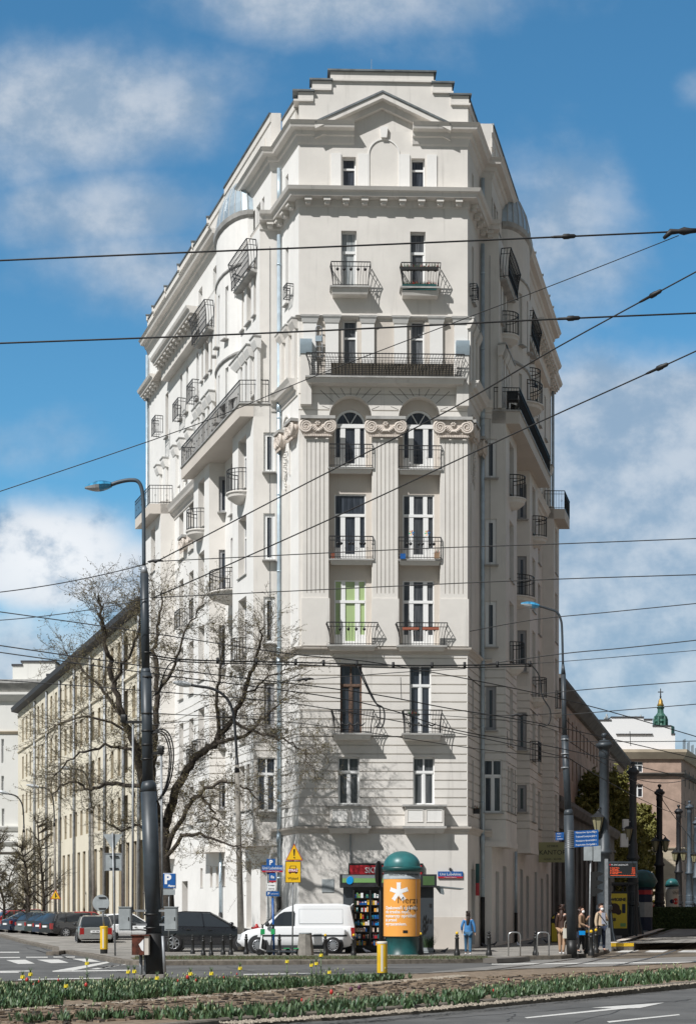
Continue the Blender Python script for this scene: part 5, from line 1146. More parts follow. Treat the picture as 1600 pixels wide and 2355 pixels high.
def TP(x, y, dy=0): return P(x, y, 65.6+dy)
def smooth(pts, n=5):
    o = []
    for i in range(len(pts)-1):
        p0 = pts[max(i-1, 0)]; p1 = pts[i]; p2 = pts[i+1]; p3 = pts[min(i+2, len(pts)-1)]
        for j in range(n):
            t = j/n; o.append(.5*((2*p1)+(p2-p0)*t+(2*p0-5*p1+4*p2-p3)*t*t+(3*p1-p0-3*p2+p3)*t**3))
    o.append(pts[-1]); return o
limbs = [([(392, 2200, 0), (385, 2080, 0), (372, 1950, 0), (366, 1880, 0)], .36, .26),
         ([(366, 1885, 0), (335, 1820, -1), (310, 1730, -1.5), (285, 1650, -2), (262, 1570, -2), (245, 1490, -2.4), (232, 1420, -2.6), (225, 1370, -2.7)], .20, .04),
         ([(285, 1650, -2), (240, 1590, -1), (190, 1540, -.5), (150, 1500, 0)], .08, .02), ([(262, 1570, -2), (300, 1500, -3), (320, 1430, -3.2), (330, 1370, -3.4)], .07, .02),
         ([(330, 1810, -1), (260, 1800, 0), (210, 1815, .8), (160, 1800, 1.4), (120, 1830, 1.8)], .10, .02), ([(310, 1730, -1.5), (240, 1715, -1), (170, 1740, 0), (120, 1790, .4)], .07, .02), ([(300, 1690, -1.5), (220, 1650, -2), (150, 1660, -2), (110, 1690, -2)], .06, .015),
         ([(370, 1900, 0), (350, 1800, .6), (352, 1700, 1), (362, 1600, 1.2), (358, 1500, 1.5), (365, 1430, 1.6), (372, 1360, 1.6)], .20, .03),
         ([(362, 1600, 1.2), (400, 1530, .6), (430, 1440, .4), (470, 1390, 0)], .08, .015),
         ([(375, 1920, 0), (400, 1830, .2), (440, 1760, .6), (490, 1710, 1.), (530, 1660, .8), (560, 1600, .6), (580, 1540, .4), (600, 1480, .2), (608, 1440, .0)], .20, .03),
         ([(490, 1710, 1), (560, 1690, .8), (610, 1650, .5), (650, 1610, .2)], .09, .02), ([(530, 1660, .8), (580, 1680, .6), (640, 1700, .4), (690, 1720, .2), (712, 1760, .2)], .07, .015), ([(505, 1700, 1), (500, 1600, .4), (510, 1520, .2), (515, 1460, 0)], .09, .02),
         ([(380, 1960, 0), (420, 1880, -.5), (450, 1835, -.8), (480, 1850, -1), (500, 1900, -1.2)], .12, .03), ([(440, 1840, -.8), (500, 1800, -1.3), (560, 1810, -1.5), (600, 1850, -1.6)], .08, .02), ([(380, 1980, 0), (430, 1920, -1.4), (500, 1935, -2), (560, 1950, -2.3)], .10, .02),
         ([(560, 1600, .6), (620, 1560, .3), (660, 1540, .2)], .05, .015), ([(372, 1940, 0), (320, 1900, 1), (280, 1910, 1.6), (240, 1890, 2)], .08, .02)]
for pts, r0, r1 in limbs:
    q = smooth([TP(*p) for p in pts]); q = [p+Vector((rnd.gauss(0, .05), rnd.gauss(0, .05), rnd.gauss(0, .05))) if 0 < i < len(q)-1 else p for i, p in enumerate(q)]
    limb(tr, q, r0, r1, 8)
    if pts[0][1] > 2100: continue
    Lt = len(q)
    for i in range(3, Lt, 1):
        nb = 2
        for _ in range(3):
            dd = (q[i]-q[i-1]).normalized()+Vector((rnd.gauss(0, .8), rnd.gauss(0, .8), rnd.gauss(0, .7)))
            twigs(tw, bd, q[i], dd, rnd.uniform(.65, 1.4)*(.8 if i < Lt*.4 else 1.), .012, 2, rnd, .36, .10, 3, 2, .030)
tr.build('trunk', M['bark'], T1); c_ = tw.build('crown', M['twig'], T1); bd.build('buds', M['bud'], c_)
def small_tree(name, label, x, ybase, ytop, halfw, Yb, seed, group=None, green=0, trunk=.14):
    rnd = random.Random(seed); b = P(x, 2100, Yb); b.z = gz(Yb); k = Yb/F; H = HC+(2100-ytop)*k-b.z; o = thing(name, label, 'tree', b, 0, group); tr = MB(); tw = MB(); bd = MB()
    top = b+Vector((rnd.gauss(0, .3), 0, H*.8)); q = smooth([b, b+Vector((rnd.gauss(0, .15), rnd.gauss(0, .1), H*.25)), b+Vector((rnd.gauss(0, .2), rnd.gauss(0, .2), H*.55)), top]); limb(tr, q, trunk, .03, 7)
    Rw = halfw*k
    for i in range(4, len(q)):
        for _ in range(3 if not green else 5):
            a = rnd.uniform(0, 6.28); f = i/len(q); up = rnd.uniform(.2, .9); dd = Vector((math.cos(a), math.sin(a), up)).normalized(); ln = Rw*rnd.uniform(.55, 1.)*(1.15-.5*f)
            e = [q[i], q[i]+dd*ln*.4, q[i]+dd*ln*.8+Vector((0, 0, ln*.12))]; e = smooth(e, 4); limb(tr, e, trunk*.35, .015, 5)
            for p in e[2:]:
                for _ in range(2 if not green else 3): twigs(tw, bd, p, dd+Vector((rnd.gauss(0, .7), rnd.gauss(0, .7), rnd.gauss(0, .5))), ln*rnd.uniform(.25, .45), .014, 1 if not green else 1, rnd, .35, .1, 3, 1 if not green else 7, .03 if not green else .17)
    tr.build('trunk', M['bark'], o); c_ = tw.build('crown', M['bark'], o); bd.build('buds' if not green else 'leaves', M['bud'] if not green else M['bud_green'], c_); return o
small_tree('bare_tree', 'tallest slender bare tree, before the cream block by the yellow triangle lamp', 98, 2100, 1830, 70, 108, 11, 'bare young trees behind the parked cars', 0, .13)
small_tree('bare_tree', 'rounded bare tree with dense twigs low over the silver parked cars', 64, 2100, 1900, 60, 100, 12, 'bare young trees behind the parked cars', 0, .15)
small_tree('bare_tree', 'bare young tree cut by the left edge of the view', 2, 2100, 1880, 60, 106, 13, 'bare young trees behind the parked cars', 0, .12)
small_tree('bare_tree', 'thin bare tree just right of the one at the left edge', 33, 2100, 1935, 40, 118, 14, 'bare young trees behind the parked cars', 0, .10)
small_tree('leafy_tree', 'broad tree in fresh green leaf behind the first ornate tram pole', 1378, 2100, 1752, 112, 142, 21, None, 1, .3)
small_tree('leafy_tree', 'smaller tree in young green leaf in front of the brown block', 1462, 2100, 1812, 55, 150, 22, None, 1, .22)
p = G(1490, 2146, .1); HG = MB(); rnd = random.Random(3)
hx0, hx1, hy, hz = P(1500, 2100, 106).x, P(1720, 2100, 106).x, 106, gz(106)+.3
for i in range(14000):
    f = rnd.random(); x = rnd.uniform(hx0, hx1); 
    if f < .6: c = Vector((x, hy+rnd.uniform(-.03, .25), hz+rnd.uniform(0, 1.35)))
    else: c = Vector((x, hy+rnd.uniform(0, 2), hz+1.35+rnd.uniform(-.1, .08)))
    a = Vector((rnd.gauss(0, 1), rnd.gauss(0, 1), rnd.gauss(0, 1))).normalized()*.06; b_ = Vector((rnd.gauss(0, 1), rnd.gauss(0, 1), rnd.gauss(0, 1))).normalized()*.045; HG.add([c-a, c+b_, c+a, c-b_], [(0, 1, 2, 3)])
HG.box(hx0+.05, hx1, hy+.1, hy+2, hz-.3, hz+1.28, 0); tag(HG.build('hedge', M['hedge']), 'clipped dark green hedge beyond the tram platform', 'hedge')

# ================================================================ FLOWERS
rnd = random.Random(9)
def tulip(mb, p, h, fl=None):
    n = rnd.randint(5, 8); mi = rnd.choice((0, 0, 1, 2))
    for i in range(n):
        a = rnd.uniform(0, 6.28); lean = rnd.uniform(.15, .6); hh = h*rnd.uniform(.5, .95); w_ = rnd.uniform(.011, .023); dx, dy = math.cos(a), math.sin(a); px, py = -dy*w_, dx*w_
        v = []
        for f, ww in ((0, .6), (.4, 1.), (.75, .75), (1., .02)):
            o = lean*hh*(f**1.7); c = Vector((p.x+dx*(o+.015), p.y+dy*(o+.015), p.z+hh*f*(1-.12*f*lean))); v += [c-Vector((px*ww, py*ww, 0)), c+Vector((px*ww, py*ww, 0))]
        mb.add(v, [(0, 1, 3, 2), (2, 3, 5, 4), (4, 5, 7, 6)], mi, False)
    if rnd.random() < .07:
        mb.tube([p, p+Vector((rnd.gauss(0, .02), 0, h*1.05))], .005, 3, 2, caps=False)
        if fl is None: fl = 3 if rnd.random() < .94 else 4
        mb.lathe(p+Vector((0, 0, h*1.05)), [(0, -.01), (.018, .01), (.016, .035), (.004, .055)], 5, fl)
def inside(p, poly):
    c = False; j = len(poly)-1
    for i in range(len(poly)):
        if (poly[i][1] > p[1]) != (poly[j][1] > p[1]) and p[0] < (poly[j][0]-poly[i][0])*(p[1]-poly[i][1])/(poly[j][1]-poly[i][1])+poly[i][0]: c = not c
        j = i
    return c
def bed(poly, n, lab, h0=.12, h1=.26):
    poly = [(p[0], p[1]) for p in GP(poly, KT)]; xs = [p[0] for p in poly]; ys = [p[1] for p in poly]; mb = MB(); k = 0
    while k < n:
        p = (rnd.uniform(min(xs), max(xs)), rnd.uniform(min(ys), max(ys)))
        if not inside(p, poly): continue
        if mnoise.noise(Vector((p[0]*.9, p[1]*.9, 1.3))) < -.38: k += .3; continue
        tulip(mb, Vector((p[0], p[1], KT-.03)), rnd.uniform(h0, h1)); k += 1
    tag(mb.build('tulips', [M['leaf_a'], M['leaf_b'], M['leaf_c'], M['pale_petal'], M['red_petal']]), lab, 'tulips', kind='stuff')
bed([(-60, 2359), (300, 2344), (500, 2346), (700, 2336), (880, 2324), (1053, 2309), (1306, 2284), (1450, 2269), (1610, 2254), (1680, 2240), (1610, 2234), (1450, 2247), (1306, 2259), (1150, 2277), (1000, 2292), (850, 2308), (700, 2316), (500, 2328), (200, 2340), (-60, 2350)], 1700, 'leafy green tulips in bud along the near kerb of the median')
bed([(-60, 2327), (350, 2295), (530, 2283), (880, 2256), (960, 2249), (940, 2248), (880, 2250.5), (600, 2258), (300, 2264), (-60, 2273)], 3200, 'leafy green tulips in the bed on the road side of the mulch strip')
fy = [(70, 2238, 2290, ''), (52, 2244, 2292, ''), (200, 2212, 2282, ''), (295, 2232, 2290, ''), (309, 2231, 2292, ''), (152, 2266, 2295, ''), (361, 2247, 2290, ''), (486, 2236, 2290, ''), (552, 2224, 2280, ''), (660, 2208, 2272, ''), (716, 2217, 2270, ''), (738, 2193, 2268, ''), (727, 2213, 2272, ''), (757, 2234, 2272, ''), (438, 2237, 2288, '')]
where = ['at the far left of the flower bed, right one of two', 'at the far left of the flower bed, left one of two', 'below the striped road markings', 'left of the grey pole foot', 'just left of the pole foot, beside its twin', 'low among the tulips left of the pole', 'in front of the concrete pole foot', 'a little right of the cable pipe', 'below the black car bollards', 'below the white van front wheel', 'with dark leaves under the concrete litter bin', 'tallest one, under the rear of the white van', 'beside the tallest one on its left', 'low bloom left of the yellow bollard', 'dark budded one right of the tram pole']
def lily(x, yt, yb, lab):
    p = G(x, yb, KT); k = p.y/F; h = (yb-yt)*k; o = thing('crown_lily', 'yellow crown imperial '+lab, 'flower', p, 0, 'yellow crown imperials standing above the tulips'); mb = MB(); mb.tube([p, p+Vector((0, 0, h))], .010, 5)
    for i in range(34):
        z = h*rnd.uniform(.1, .6); a = rnd.uniform(0, 6.28); l = rnd.uniform(.08, .15); c = p+Vector((0, 0, z)); e = c+Vector((math.cos(a)*l, math.sin(a)*l, l*.4)); s_ = Vector((-math.sin(a), math.cos(a), 0))*.012; mb.add([c-s_, c+s_, e], [(0, 1, 2)], 1)
    for i in range(12):
        a = i*.52; c = p+Vector((0, 0, h*.97)); e = c+Vector((math.cos(a)*.05, math.sin(a)*.05, .12)); s_ = Vector((-math.sin(a), math.cos(a), 0))*.01; mb.add([c-s_, c+s_, e], [(0, 1, 2)], 1)
    mb.build('stem', [M['leaf_c'], M['leaf_c']], o); mb = MB()
    for i in range(5):
        a = i*1.257; c = p+Vector((math.cos(a)*.028, math.sin(a)*.028, h*.95)); mb.lathe(c, [(.005, .025), (.012, .0), (.017, -.025), (.018, -.04)], 6)
    mb.build('petals', M['yellow_petal'], o)
for (x, yt, yb, _), lab in zip(fy, where): lily(x, yt, yb, lab)
def lone(x, yt, yb, m_, lab):
    p = G(x, yb, KT); h = (yb-yt)*p.y/F; mb = MB(); mb.tube([p, p+Vector((0, 0, h))], .006, 4, 0); mb.lathe(p+Vector((0, 0, h)), [(0, -.03), (.03, -.01), (.032, .03), (.012, .06)], 8, 1); tag(mb.build('tulip_flower', [M['leaf_c'], M[m_]]), lab, 'flower')
lone(762, 2285, 2318, 'red_petal', 'open red tulip in the near bed left of the purple pair'); lone(807, 2278, 2318, 'purple_petal', 'dark purple tulip in the near bed, left one of a pair'); lone(826, 2274, 2316, 'purple_petal', 'dark purple tulip in the near bed, right one of a pair'); lone(431, 2250, 2282, 'red_petal', 'red tulip in the far bed right of the tram pole'); lone(198, 2268, 2290, 'red_petal', 'red tulip in the far bed below the tall lily'); lone(62, 2256, 2284, 'red_petal', 'red tulip near the left edge of the far bed')
# ================================================================ STREET FURNITURE
def lamp_head(mb, c, dirn, L=1.1, mi=0, mig=1):
    t = Vector(dirn).normalized(); s_ = t.cross(Vector((0, 0, 1))).normalized(); n = 10; rings = []
    for i in range(8):
        f = i/7; wv = .04+.17*math.sin(math.pi*min(1, .12+f*.85)); rings.append((c+t*L*f, wv))
    vs = []; 
    for p, r_ in rings:
        for j in range(n):
            th = 2*math.pi*j/n; vs.append(p+s_*r_*math.cos(th)+Vector((0, 0, r_*.62*math.sin(th))))
    for i in range(7):
        for j in range(n):
            mb.add([vs[i*n+j], vs[i*n+(j+1) % n], vs[(i+1)*n+(j+1) % n], vs[(i+1)*n+j]], [(0, 1, 2, 3)], mig if n/2 < j+.5 and i > 2 else mi, True)
    mb.add(vs[-n:], [tuple(range(n))], mi)
# big grey tram and lamp pole, left
Yp = 40.6; p0 = P(355, 2100, Yp); p0.z = .1; SP = thing('tram_pole', 'thick dark grey stepped tram pole with a curved lamp arm standing in the flower bed', 'pole', p0)
def PP(x, y): return P(x, y, Yp)
base = PP(357, 2255)
mb = MB(); pts = [(356, 2252, 23), (356, 2150, 23)]
mb.tube([PP(x, y) for x, y in ((357, 2258), (354, 2148))], 20*Yp/F, 20, 1); mb.tube([PP(354, 2148), PP(342, 1822)], 18.3*Yp/F, 20, 0); mb.tube([PP(342, 1822), PP(342, 1808), PP(340, 1797)], [18.3*Yp/F, 17.5*Yp/F, 13*Yp/F], 20, 0)
mb.tube([PP(340, 1800), PP(336, 1548)], 12.4*Yp/F, 16, 0); mb.tube([PP(336, 1552), PP(335, 1538)], [12.4*Yp/F, 10*Yp/F], 16, 0); mb.tube([PP(335, 1542), PP(332, 1320)], 9.6*Yp/F, 14, 0); mb.tube([PP(332, 1320), PP(331, 1302)], [9.6*Yp/F, 5.3*Yp/F], 14, 2)
mb.build('pole_shaft', [M['pole_grey'], M['black'], M['galv']], SP)
mb = MB(); q = smooth([PP(331, 1304), PP(330, 1180), PP(327, 1130), PP(318, 1108), PP(300, 1104), PP(275, 1108), PP(252, 1116)], 5); mb.tube(q, 4.6*Yp/F, 8); mb.build('lamp_arm', M['pole_blue'], SP)
mb = MB(); lamp_head(mb, PP(256, 1115), (-1, 0, -.10), 61*Yp/F); lh = mb.build('lamp_head', [M['lamp_blue'], M['lamp_glass']], SP)
mb = MB()
for yy_ in (1500, 1556, 1640, 1680, 1712, 1745): mb = MB(); mb.tube([PP(338, yy_), PP(338, yy_+4)], 13.6*Yp/F if yy_ > 1545 else 10.9*Yp/F, 14); mb.build('collar', M['black'], SP)
for yy_ in (2102, 2133): mb = MB(); mb.tube([PP(350, yy_), PP(350, yy_+4)], 20*Yp/F, 14); mb.build('collar', M['black'], SP)
for xa, lab in ((290, 'a'), (395, 'b')):
    mb = MB(); c = PP(xa, 2115); k = Yp/F; mb.box(c.x-14*k, c.x+14*k, c.y-.25, c.y+.1, PP(0, 2141).z, PP(0, 2088).z); mb.box(c.x-12*k, c.x+12*k, c.y-.265, c.y-.25, PP(0, 2138).z, PP(0, 2091).z); mb.box(c.x-15*k, c.x+15*k, c.y-.28, c.y+.12, PP(0, 2088).z, PP(0, 2086).z)
    mb.box(c.x+8*k, c.x+10*k, c.y-.275, c.y-.265, PP(0, 2118).z, PP(0, 2110).z, 1); mb.build('control_box', [M['box_grey'], M['black']], SP)
mb = MB(); k = Yp/F
for yy_ in (2095, 2127): mb = MB(); mb.box((303-800)*k, (384-800)*k, Yp-.12, Yp-.06, PP(0, yy_+3).z, PP(0, yy_-2).z); mb.build('bracket', M['galv'], SP)
mb = MB(); mb.box((309-800)*k, (337-800)*k, Yp-.50, Yp-.15, PP(0, 2196).z, PP(0, 2152).z, 0); mb.box((337-800)*k+.003, (347-800)*k, Yp-.49, Yp-.15, PP(0, 2196).z, PP(0, 2152).z, 1); mb.box((307-800)*k, (349-800)*k, Yp-.53, Yp-.1, PP(0, 2153).z+.0, PP(0, 2150).z, 0); mb.plate([(PP(331, 0).x, PP(0, 2185).z), (PP(336, 0).x, PP(0, 2188).z), (PP(336, 0).x, PP(0, 2160).z), (PP(325, 0).x, PP(0, 2172).z)], Yp-.505, Yp-.5, 2); mb.build('rusty_box', [M['rust'], M['plaster_taupe'], M['white']], SP)
mb = MB(); 
for x_, r_ in ((324, 4), (335, 4.5)): mb.tube([PP(x_, 2260), PP(x_, 2196)], r_*k, 8); mb.build('cable_duct', M['galv'], SP); mb = MB()
mb = MB(); mb.box((310-800)*k, (332-800)*k, Yp-.4, Yp+.3, -.05, PP(0, 2243).z, 0); mb.build('concrete_foot', M['concrete'], SP); mb = MB(); mb.box((340-800)*k, (383-800)*k, Yp-.5, Yp+.2, -.05, PP(0, 2241).z, 0); mb.build('concrete_foot', M['concrete'], SP)
mb = MB(); q = smooth([PP(336, 1690), PP(362, 1682), PP(378, 1686), PP(388, 1702), PP(394, 1735), PP(390, 1785), PP(376, 1825), PP(356, 1848), PP(344, 1856)], 5)
for o in (-.04, 0, .05): mb.tube([p+Vector((o, o, o)) for p in q], .018, 6)
mb.build('cable_loop', M['cable'], SP)
mb = MB(); 
for sx_, x_ in ((-1, 262), (1, 375)):
    xx = 290 if sx_ < 0 else 375; yb = 1650 if sx_ < 0 else 1722
    mb.box((min(xx, 340)-800)*k, (max(xx, 340)-800)*k, Yp-.05, Yp+.02, PP(0, yb+14).z, PP(0, yb+8).z)
    for j in range(4): mb.lathe(PP(xx-8+2*j, yb+4), [(0, -.10), (.07, -.08), (.04, -.05), (.07, -.03), (.04, 0), (.07, .03), (.04, .06), (.06, .1), (0, .12)], 8)
    mb.build('insulator', M['black'], SP); mb = MB()
mb = MB(); mb.tube([PP(306, 1662), PP(305, 2100)], 2.6*k, 6); mb.build('cable_duct', M['galv'], SP); mb = MB(); mb.tube([PP(371, 1735), PP(373, 2090)], 2.6*k, 6); mb.build('cable_duct', M['galv'], SP)
mb = MB(); mb.tube(smooth([PP(300, 2140), PP(330, 2140), PP(360, 2150), PP(390, 2156), PP(405, 2148)], 4), .018, 5); mb.tube([PP(395, 2150), PP(403, 2175)], .03, 5, 1); mb.build('loose_cable', [M['cable'], M['white']], SP)
p = G(380, 2256, .1); mb = MB(); mb.tube([p, p+Vector((-.06, 0, 1.05))], .035, 6); tag(mb.build('cable_pipe', M['galv']), 'thin leaning metal pipe rising from the flower bed right of the tram pole', 'pipe')
# ordinary street lamps
def street_lamp(label, Yl, base_xy, joints, head, r0, r1, concrete_to=None, hm='lamp_glass', group=None, mt='pole_grey', hL=None):
    b = P(base_xy[0], base_xy[1], Yl); o = thing('street_lamp', label, 'street lamp', b, 0, group); q = [P(x, y, Yl) for x, y in joints]; kk = Yl/F
    if concrete_to:
        c = P(*concrete_to, Yl); mb = MB(); mb.tube([b, c], [r0*kk, r0*.62*kk], 8); mb.build('pole_shaft', M['concrete'], o); mb = MB(); mb.tube([c+Vector((0, 0, -.3)), c+Vector((0, 0, .3))], [r0*.75*kk, r1*kk], 8); qq = smooth([c]+q, 4); mb.tube(qq, r1*kk, 6); mb.build('lamp_arm', M['pole_dark'], o)
    mb = MB(); h0 = P(*head[0], Yl); h1 = P(*head[1], Yl); lamp_head(mb, h0, h1-h0, (h1-h0).length); mb.build('lamp_head', [M['lamp_glass'], M[hm]], o); return o
street_lamp('concrete street lamp with a long curved arm between the black car and the white van', 63.5, (555, 2185), [(542, 1700), (536, 1640), (520, 1605), (490, 1585), (450, 1578), (432, 1574)], [(440, 1576), (398, 1570)], 8.5, 3.2, (545, 1760))
street_lamp('street lamp carrying a yellow warning triangle above the parked cars', 98, (128, 2120), [(124, 1860), (120, 1830), (108, 1815), (90, 1811)], [(90, 1811), (61, 1806)], 3.6, 1.6, (125, 1890), group=None)
street_lamp('street lamp at the left edge of the view, head cut by the frame', 110, (62, 2110), [(54, 1870), (50, 1848), (38, 1832), (18, 1826)], [(20, 1826), (-6, 1819)], 4, 1.6, (55, 1905))
street_lamp('concrete street lamp rising through the bare crown of the large tree', 100, (217, 2120), [(208, 1830), (204, 1800), (192, 1775), (165, 1768)], [(166, 1768), (136, 1766)], 4.6, 1.8, (211, 1860))
mb = MB(); kk = 97.6/F; cx, cz = P(128.5, 2060, 97.6).x, P(0, 2060, 97.6).z; T_ = lambda s_: [(cx-12.5*kk*s_, cz-9*kk*s_), (cx+12.5*kk*s_, cz-9*kk*s_), (cx, cz+13*kk*s_)]
mb.plate(T_(1), 97.5, 97.56, 1); mb.plate(T_(.82), 97.48, 97.5, 0); mb.box(cx-1*kk, cx+1*kk, 97.46, 97.48, cz-5*kk, cz+5*kk, 2); mb.box(cx, cx+3.5*kk, 97.46, 97.48, cz-2.2*kk, cz-.8*kk, 2); tag(mb.build('warning_sign', [M['yellow'], M['red_sign'], M['black']]), 'yellow triangular side road warning sign on the lamp above the parked cars', 'sign')
# right leaning pole with blue lamp
Yr = 60.5; kk = Yr/F; b = P(1329, 2200, Yr); b.z = KT; RP_ = thing('street_lamp', 'tall grey street lamp with blue lamp head beside the waiting pedestrians', 'street lamp', b); Q = lambda x, y: P(x, y, Yr)
mb = MB(); mb.tube([Q(1315, 2203), Q(1314, 2163)], 12*kk, 18, 1); mb.tube([Q(1314, 2163), Q(1307, 1876)], 11.3*kk, 18, 0); mb.tube([Q(1307, 1876), Q(1307, 1868), Q(1306, 1862)], [11.3*kk, 10.5*kk, 8*kk], 18); mb.tube([Q(1306, 1864), Q(1298, 1692)], 8*kk, 14); mb.tube([Q(1299, 1720), Q(1298, 1694)], 6.6*kk, 12, 2); mb.tube([Q(1298, 1694), Q(1295, 1552)], 5.6*kk, 12); mb.tube([Q(1295, 1552), Q(1294, 1528)], [5.6*kk, 3*kk], 12); mb.build('pole_shaft', [M['pole_grey'], M['black'], M['galv']], RP_)
mb = MB(); mb.tube(smooth([Q(1294, 1530), Q(1292, 1450), Q(1289, 1425), Q(1280, 1408), Q(1260, 1400), Q(1236, 1393)], 5), 2.7*kk, 8); mb.build('lamp_arm', M['pole_grey'], RP_)
mb = MB(); lamp_head(mb, Q(1239, 1394), (-1, 0, .12), 42*kk); mb.build('lamp_head', [M['lamp_blue'], M['lamp_glass']], RP_)
mb = MB()
for i in range(9): mb.tube([Q(1309.5, 1912+i*4.6), Q(1309.5, 1914+i*4.6)], 12.1*kk, 14)
for yy_ in (1700, 1733, 1765): mb.tube([Q(1299, yy_), Q(1299, yy_+3)], 9.5*kk, 12)
mb.build('strap', M['galv'], RP_)
# blue direction boards on it
def board(label, x0, x1, y0, y1, rows, tilt, Yb, par=None):
    kq = Yb/F; p = P((x0+x1)/2, y1, Yb); o = thing('direction_sign', label, 'sign', p); n = len(rows); mb = MB()
    for i in range(n):
        za = y0+(y1-y0)*i/n; zb = y0+(y1-y0)*(i+1)/n-.6; v = [((x0-800)*kq, P(0, zb, Yb).z), ((x1-800)*kq, P(0, zb-tilt, Yb).z), ((x1-800)*kq, P(0, za-tilt, Yb).z), ((x0-800)*kq, P(0, za, Yb).z)]
        m_ = MB(); m_.plate(v, Yb-.05, Yb); f = m_.build('board', M['blue_sign'], o)
        if rows[i][0]: text(rows[i][0], (zb-za)*kq*.62, ((x0+3-800)*kq, Yb-.055, P(0, (za+zb)/2-tilt*.1, Yb).z), M['white'], f, align='LEFT', rot=(R(90), -math.atan2(tilt, x1-x0), 0), sx=.82)
        if rows[i][1]: text(rows[i][1], (zb-za)*kq*.55, ((x1-4-800)*kq, Yb-.055, P(0, (za+zb)/2-tilt, Yb).z), M['white'], f, align='RIGHT', rot=(R(90), -math.atan2(tilt, x1-x0), 0), sx=.82)
    return o
board('stack of four blue direction boards on the right side of the grey lamp pole', 1320, 1375, 1912, 1950, [('Ministerstwo Spraw Zagr.', '650 m'), ('Trybunał Konstytucyjny', '350 m'), ('Nuncjatura Apostolska', '250 m'), ('Przychodnia Okręgowa', '250 m')], 3, Yr-.1)
board('small stack of blue direction boards on the left side of the grey lamp pole', 1277, 1296, 1916, 1934, [('Muzeum', ''), ('Łazienki', ''), ('Królewskie', '')], 1, Yr-.1)
# traffic light and sign backs
Yt = 66; kk = Yt/F; p = P(1354, 2187, Yt); TL = thing('traffic_light', 'black traffic light seen from the side on a thin pole behind the boards', 'traffic light', p); mb = MB(); mb.tube([P(1354, 2190, Yt), P(1358, 1960, Yt)], 2.2*kk, 8); mb.build('pole_shaft', M['galv'], TL)
mb = MB(); mb.box((1357-800)*kk, (1368-800)*kk, Yt-.12, Yt+.15, P(0, 2062, Yt).z, P(0, 2006, Yt).z)
for yy_ in (2012, 2032, 2051):
    c = P(1368, yy_, Yt); mb.plate([(c.x, c.z-.13), (c.x, c.z+.14), (c.x+.32, c.z+.05), (c.x+.28, c.z-.01)], Yt-.14, Yt+.1)
mb.build('signal_head', M['black'], TL)
mb = MB(); mb.box((1341-800)*kk, (1361-800)*kk, Yt-.12, Yt-.08, P(0, 1980, Yt).z, P(0, 1948, Yt).z); mb.box((1363-800)*kk, (1380-800)*kk, Yt-.12, Yt-.08, P(0, 1982, Yt).z, P(0, 1946, Yt).z); tag(mb.build('blank_sign', M['box_grey']), 'pair of plain grey sign backs just below the blue direction boards', 'sign')
# wall-facing sign on the left of the van: yellow STRAZ sign
def G2(x, y): return G(x, y, KT)
p = G2(672, 2198); Ys = p.y; kk = Ys/F; o = thing('fire_exit_sign', 'yellow triangle warning sign above a yellow STRAŻ Wyjazd plate beside the white van', 'sign', p); q = lambda x, y: P(x, y, Ys)
mb = MB(); mb.tube([p, q(675, 1945)], 1.9*kk, 8); mb.build('pole_shaft', M['galv'], o)
cx, cz = q(676.5, 1965).x, q(0, 1965).z; T_ = lambda s_: [(cx-20*kk*s_, cz-15*kk*s_), (cx+20*kk*s_, cz-15*kk*s_), (cx, cz+24*kk*s_)]
mb = MB(); mb.plate(T_(1), Ys-.08, Ys-.05, 1); mb.plate(T_(.87), Ys-.085, Ys-.08, 0); mb.plate([(cx-2.2*kk, cz+11*kk), (cx-1.1*kk, cz-4*kk), (cx+1.1*kk, cz-4*kk), (cx+2.2*kk, cz+11*kk)], Ys-.092, Ys-.085, 2); mb.lathe((cx, Ys-.087, cz-8*kk), [(0, -.03), (2*kk, 0), (0, .03)], 8, 2); mb.build('warning_triangle', [M['amber'], M['red_sign'], M['black']], o)
mb = MB(); mb.box(q(656, 0).x, q(692, 0).x, Ys-.08, Ys-.05, q(0, 2031).z, q(0, 1981.5).z, 1); mb.box(q(657.2, 0).x, q(690.8, 0).x, Ys-.085, Ys-.08, q(0, 2030).z, q(0, 1983).z, 0)
cx = q(674, 0).x; z_ = q(0, 2001).z
mb.box(cx-10*kk, cx+10*kk, Ys-.090, Ys-.085, z_-7*kk, z_+2*kk, 1)
for a_ in ((cx-9*kk, cx-5*kk, z_-9*kk, z_-7.1*kk), (cx+5*kk, cx+9*kk, z_-9*kk, z_-7.1*kk)): mb.box(a_[0], a_[1], Ys-.090, Ys-.085, a_[2], a_[3], 1)
mb.plate([(cx-8.5*kk, z_+2.05*kk), (cx+8.5*kk, z_+2.05*kk), (cx+6.5*kk, z_+9*kk), (cx-6.5*kk, z_+9*kk)], Ys-.090, Ys-.085, 1); mb.plate([(cx-6.8*kk, z_+2.6*kk), (cx+6.8*kk, z_+2.6*kk), (cx+5.2*kk, z_+7.8*kk), (cx-5.2*kk, z_+7.8*kk)], Ys-.094, Ys-.0902, 0); mb.box(cx-10.6*kk, cx+10.6*kk, Ys-.098, Ys-.0905, z_-5.5*kk, z_+1.5*kk, 2); pl_ = mb.build('text_plate', [M['amber'], M['black'], M['red_sign']], o)
text('STRAŻ', 7.4*kk, (cx, Ys-.10, z_-2*kk), M['white'], pl_, bold=.004); text('Wyjazd', 8*kk, (cx, Ys-.09, q(0, 2021).z), M['black'], pl_)
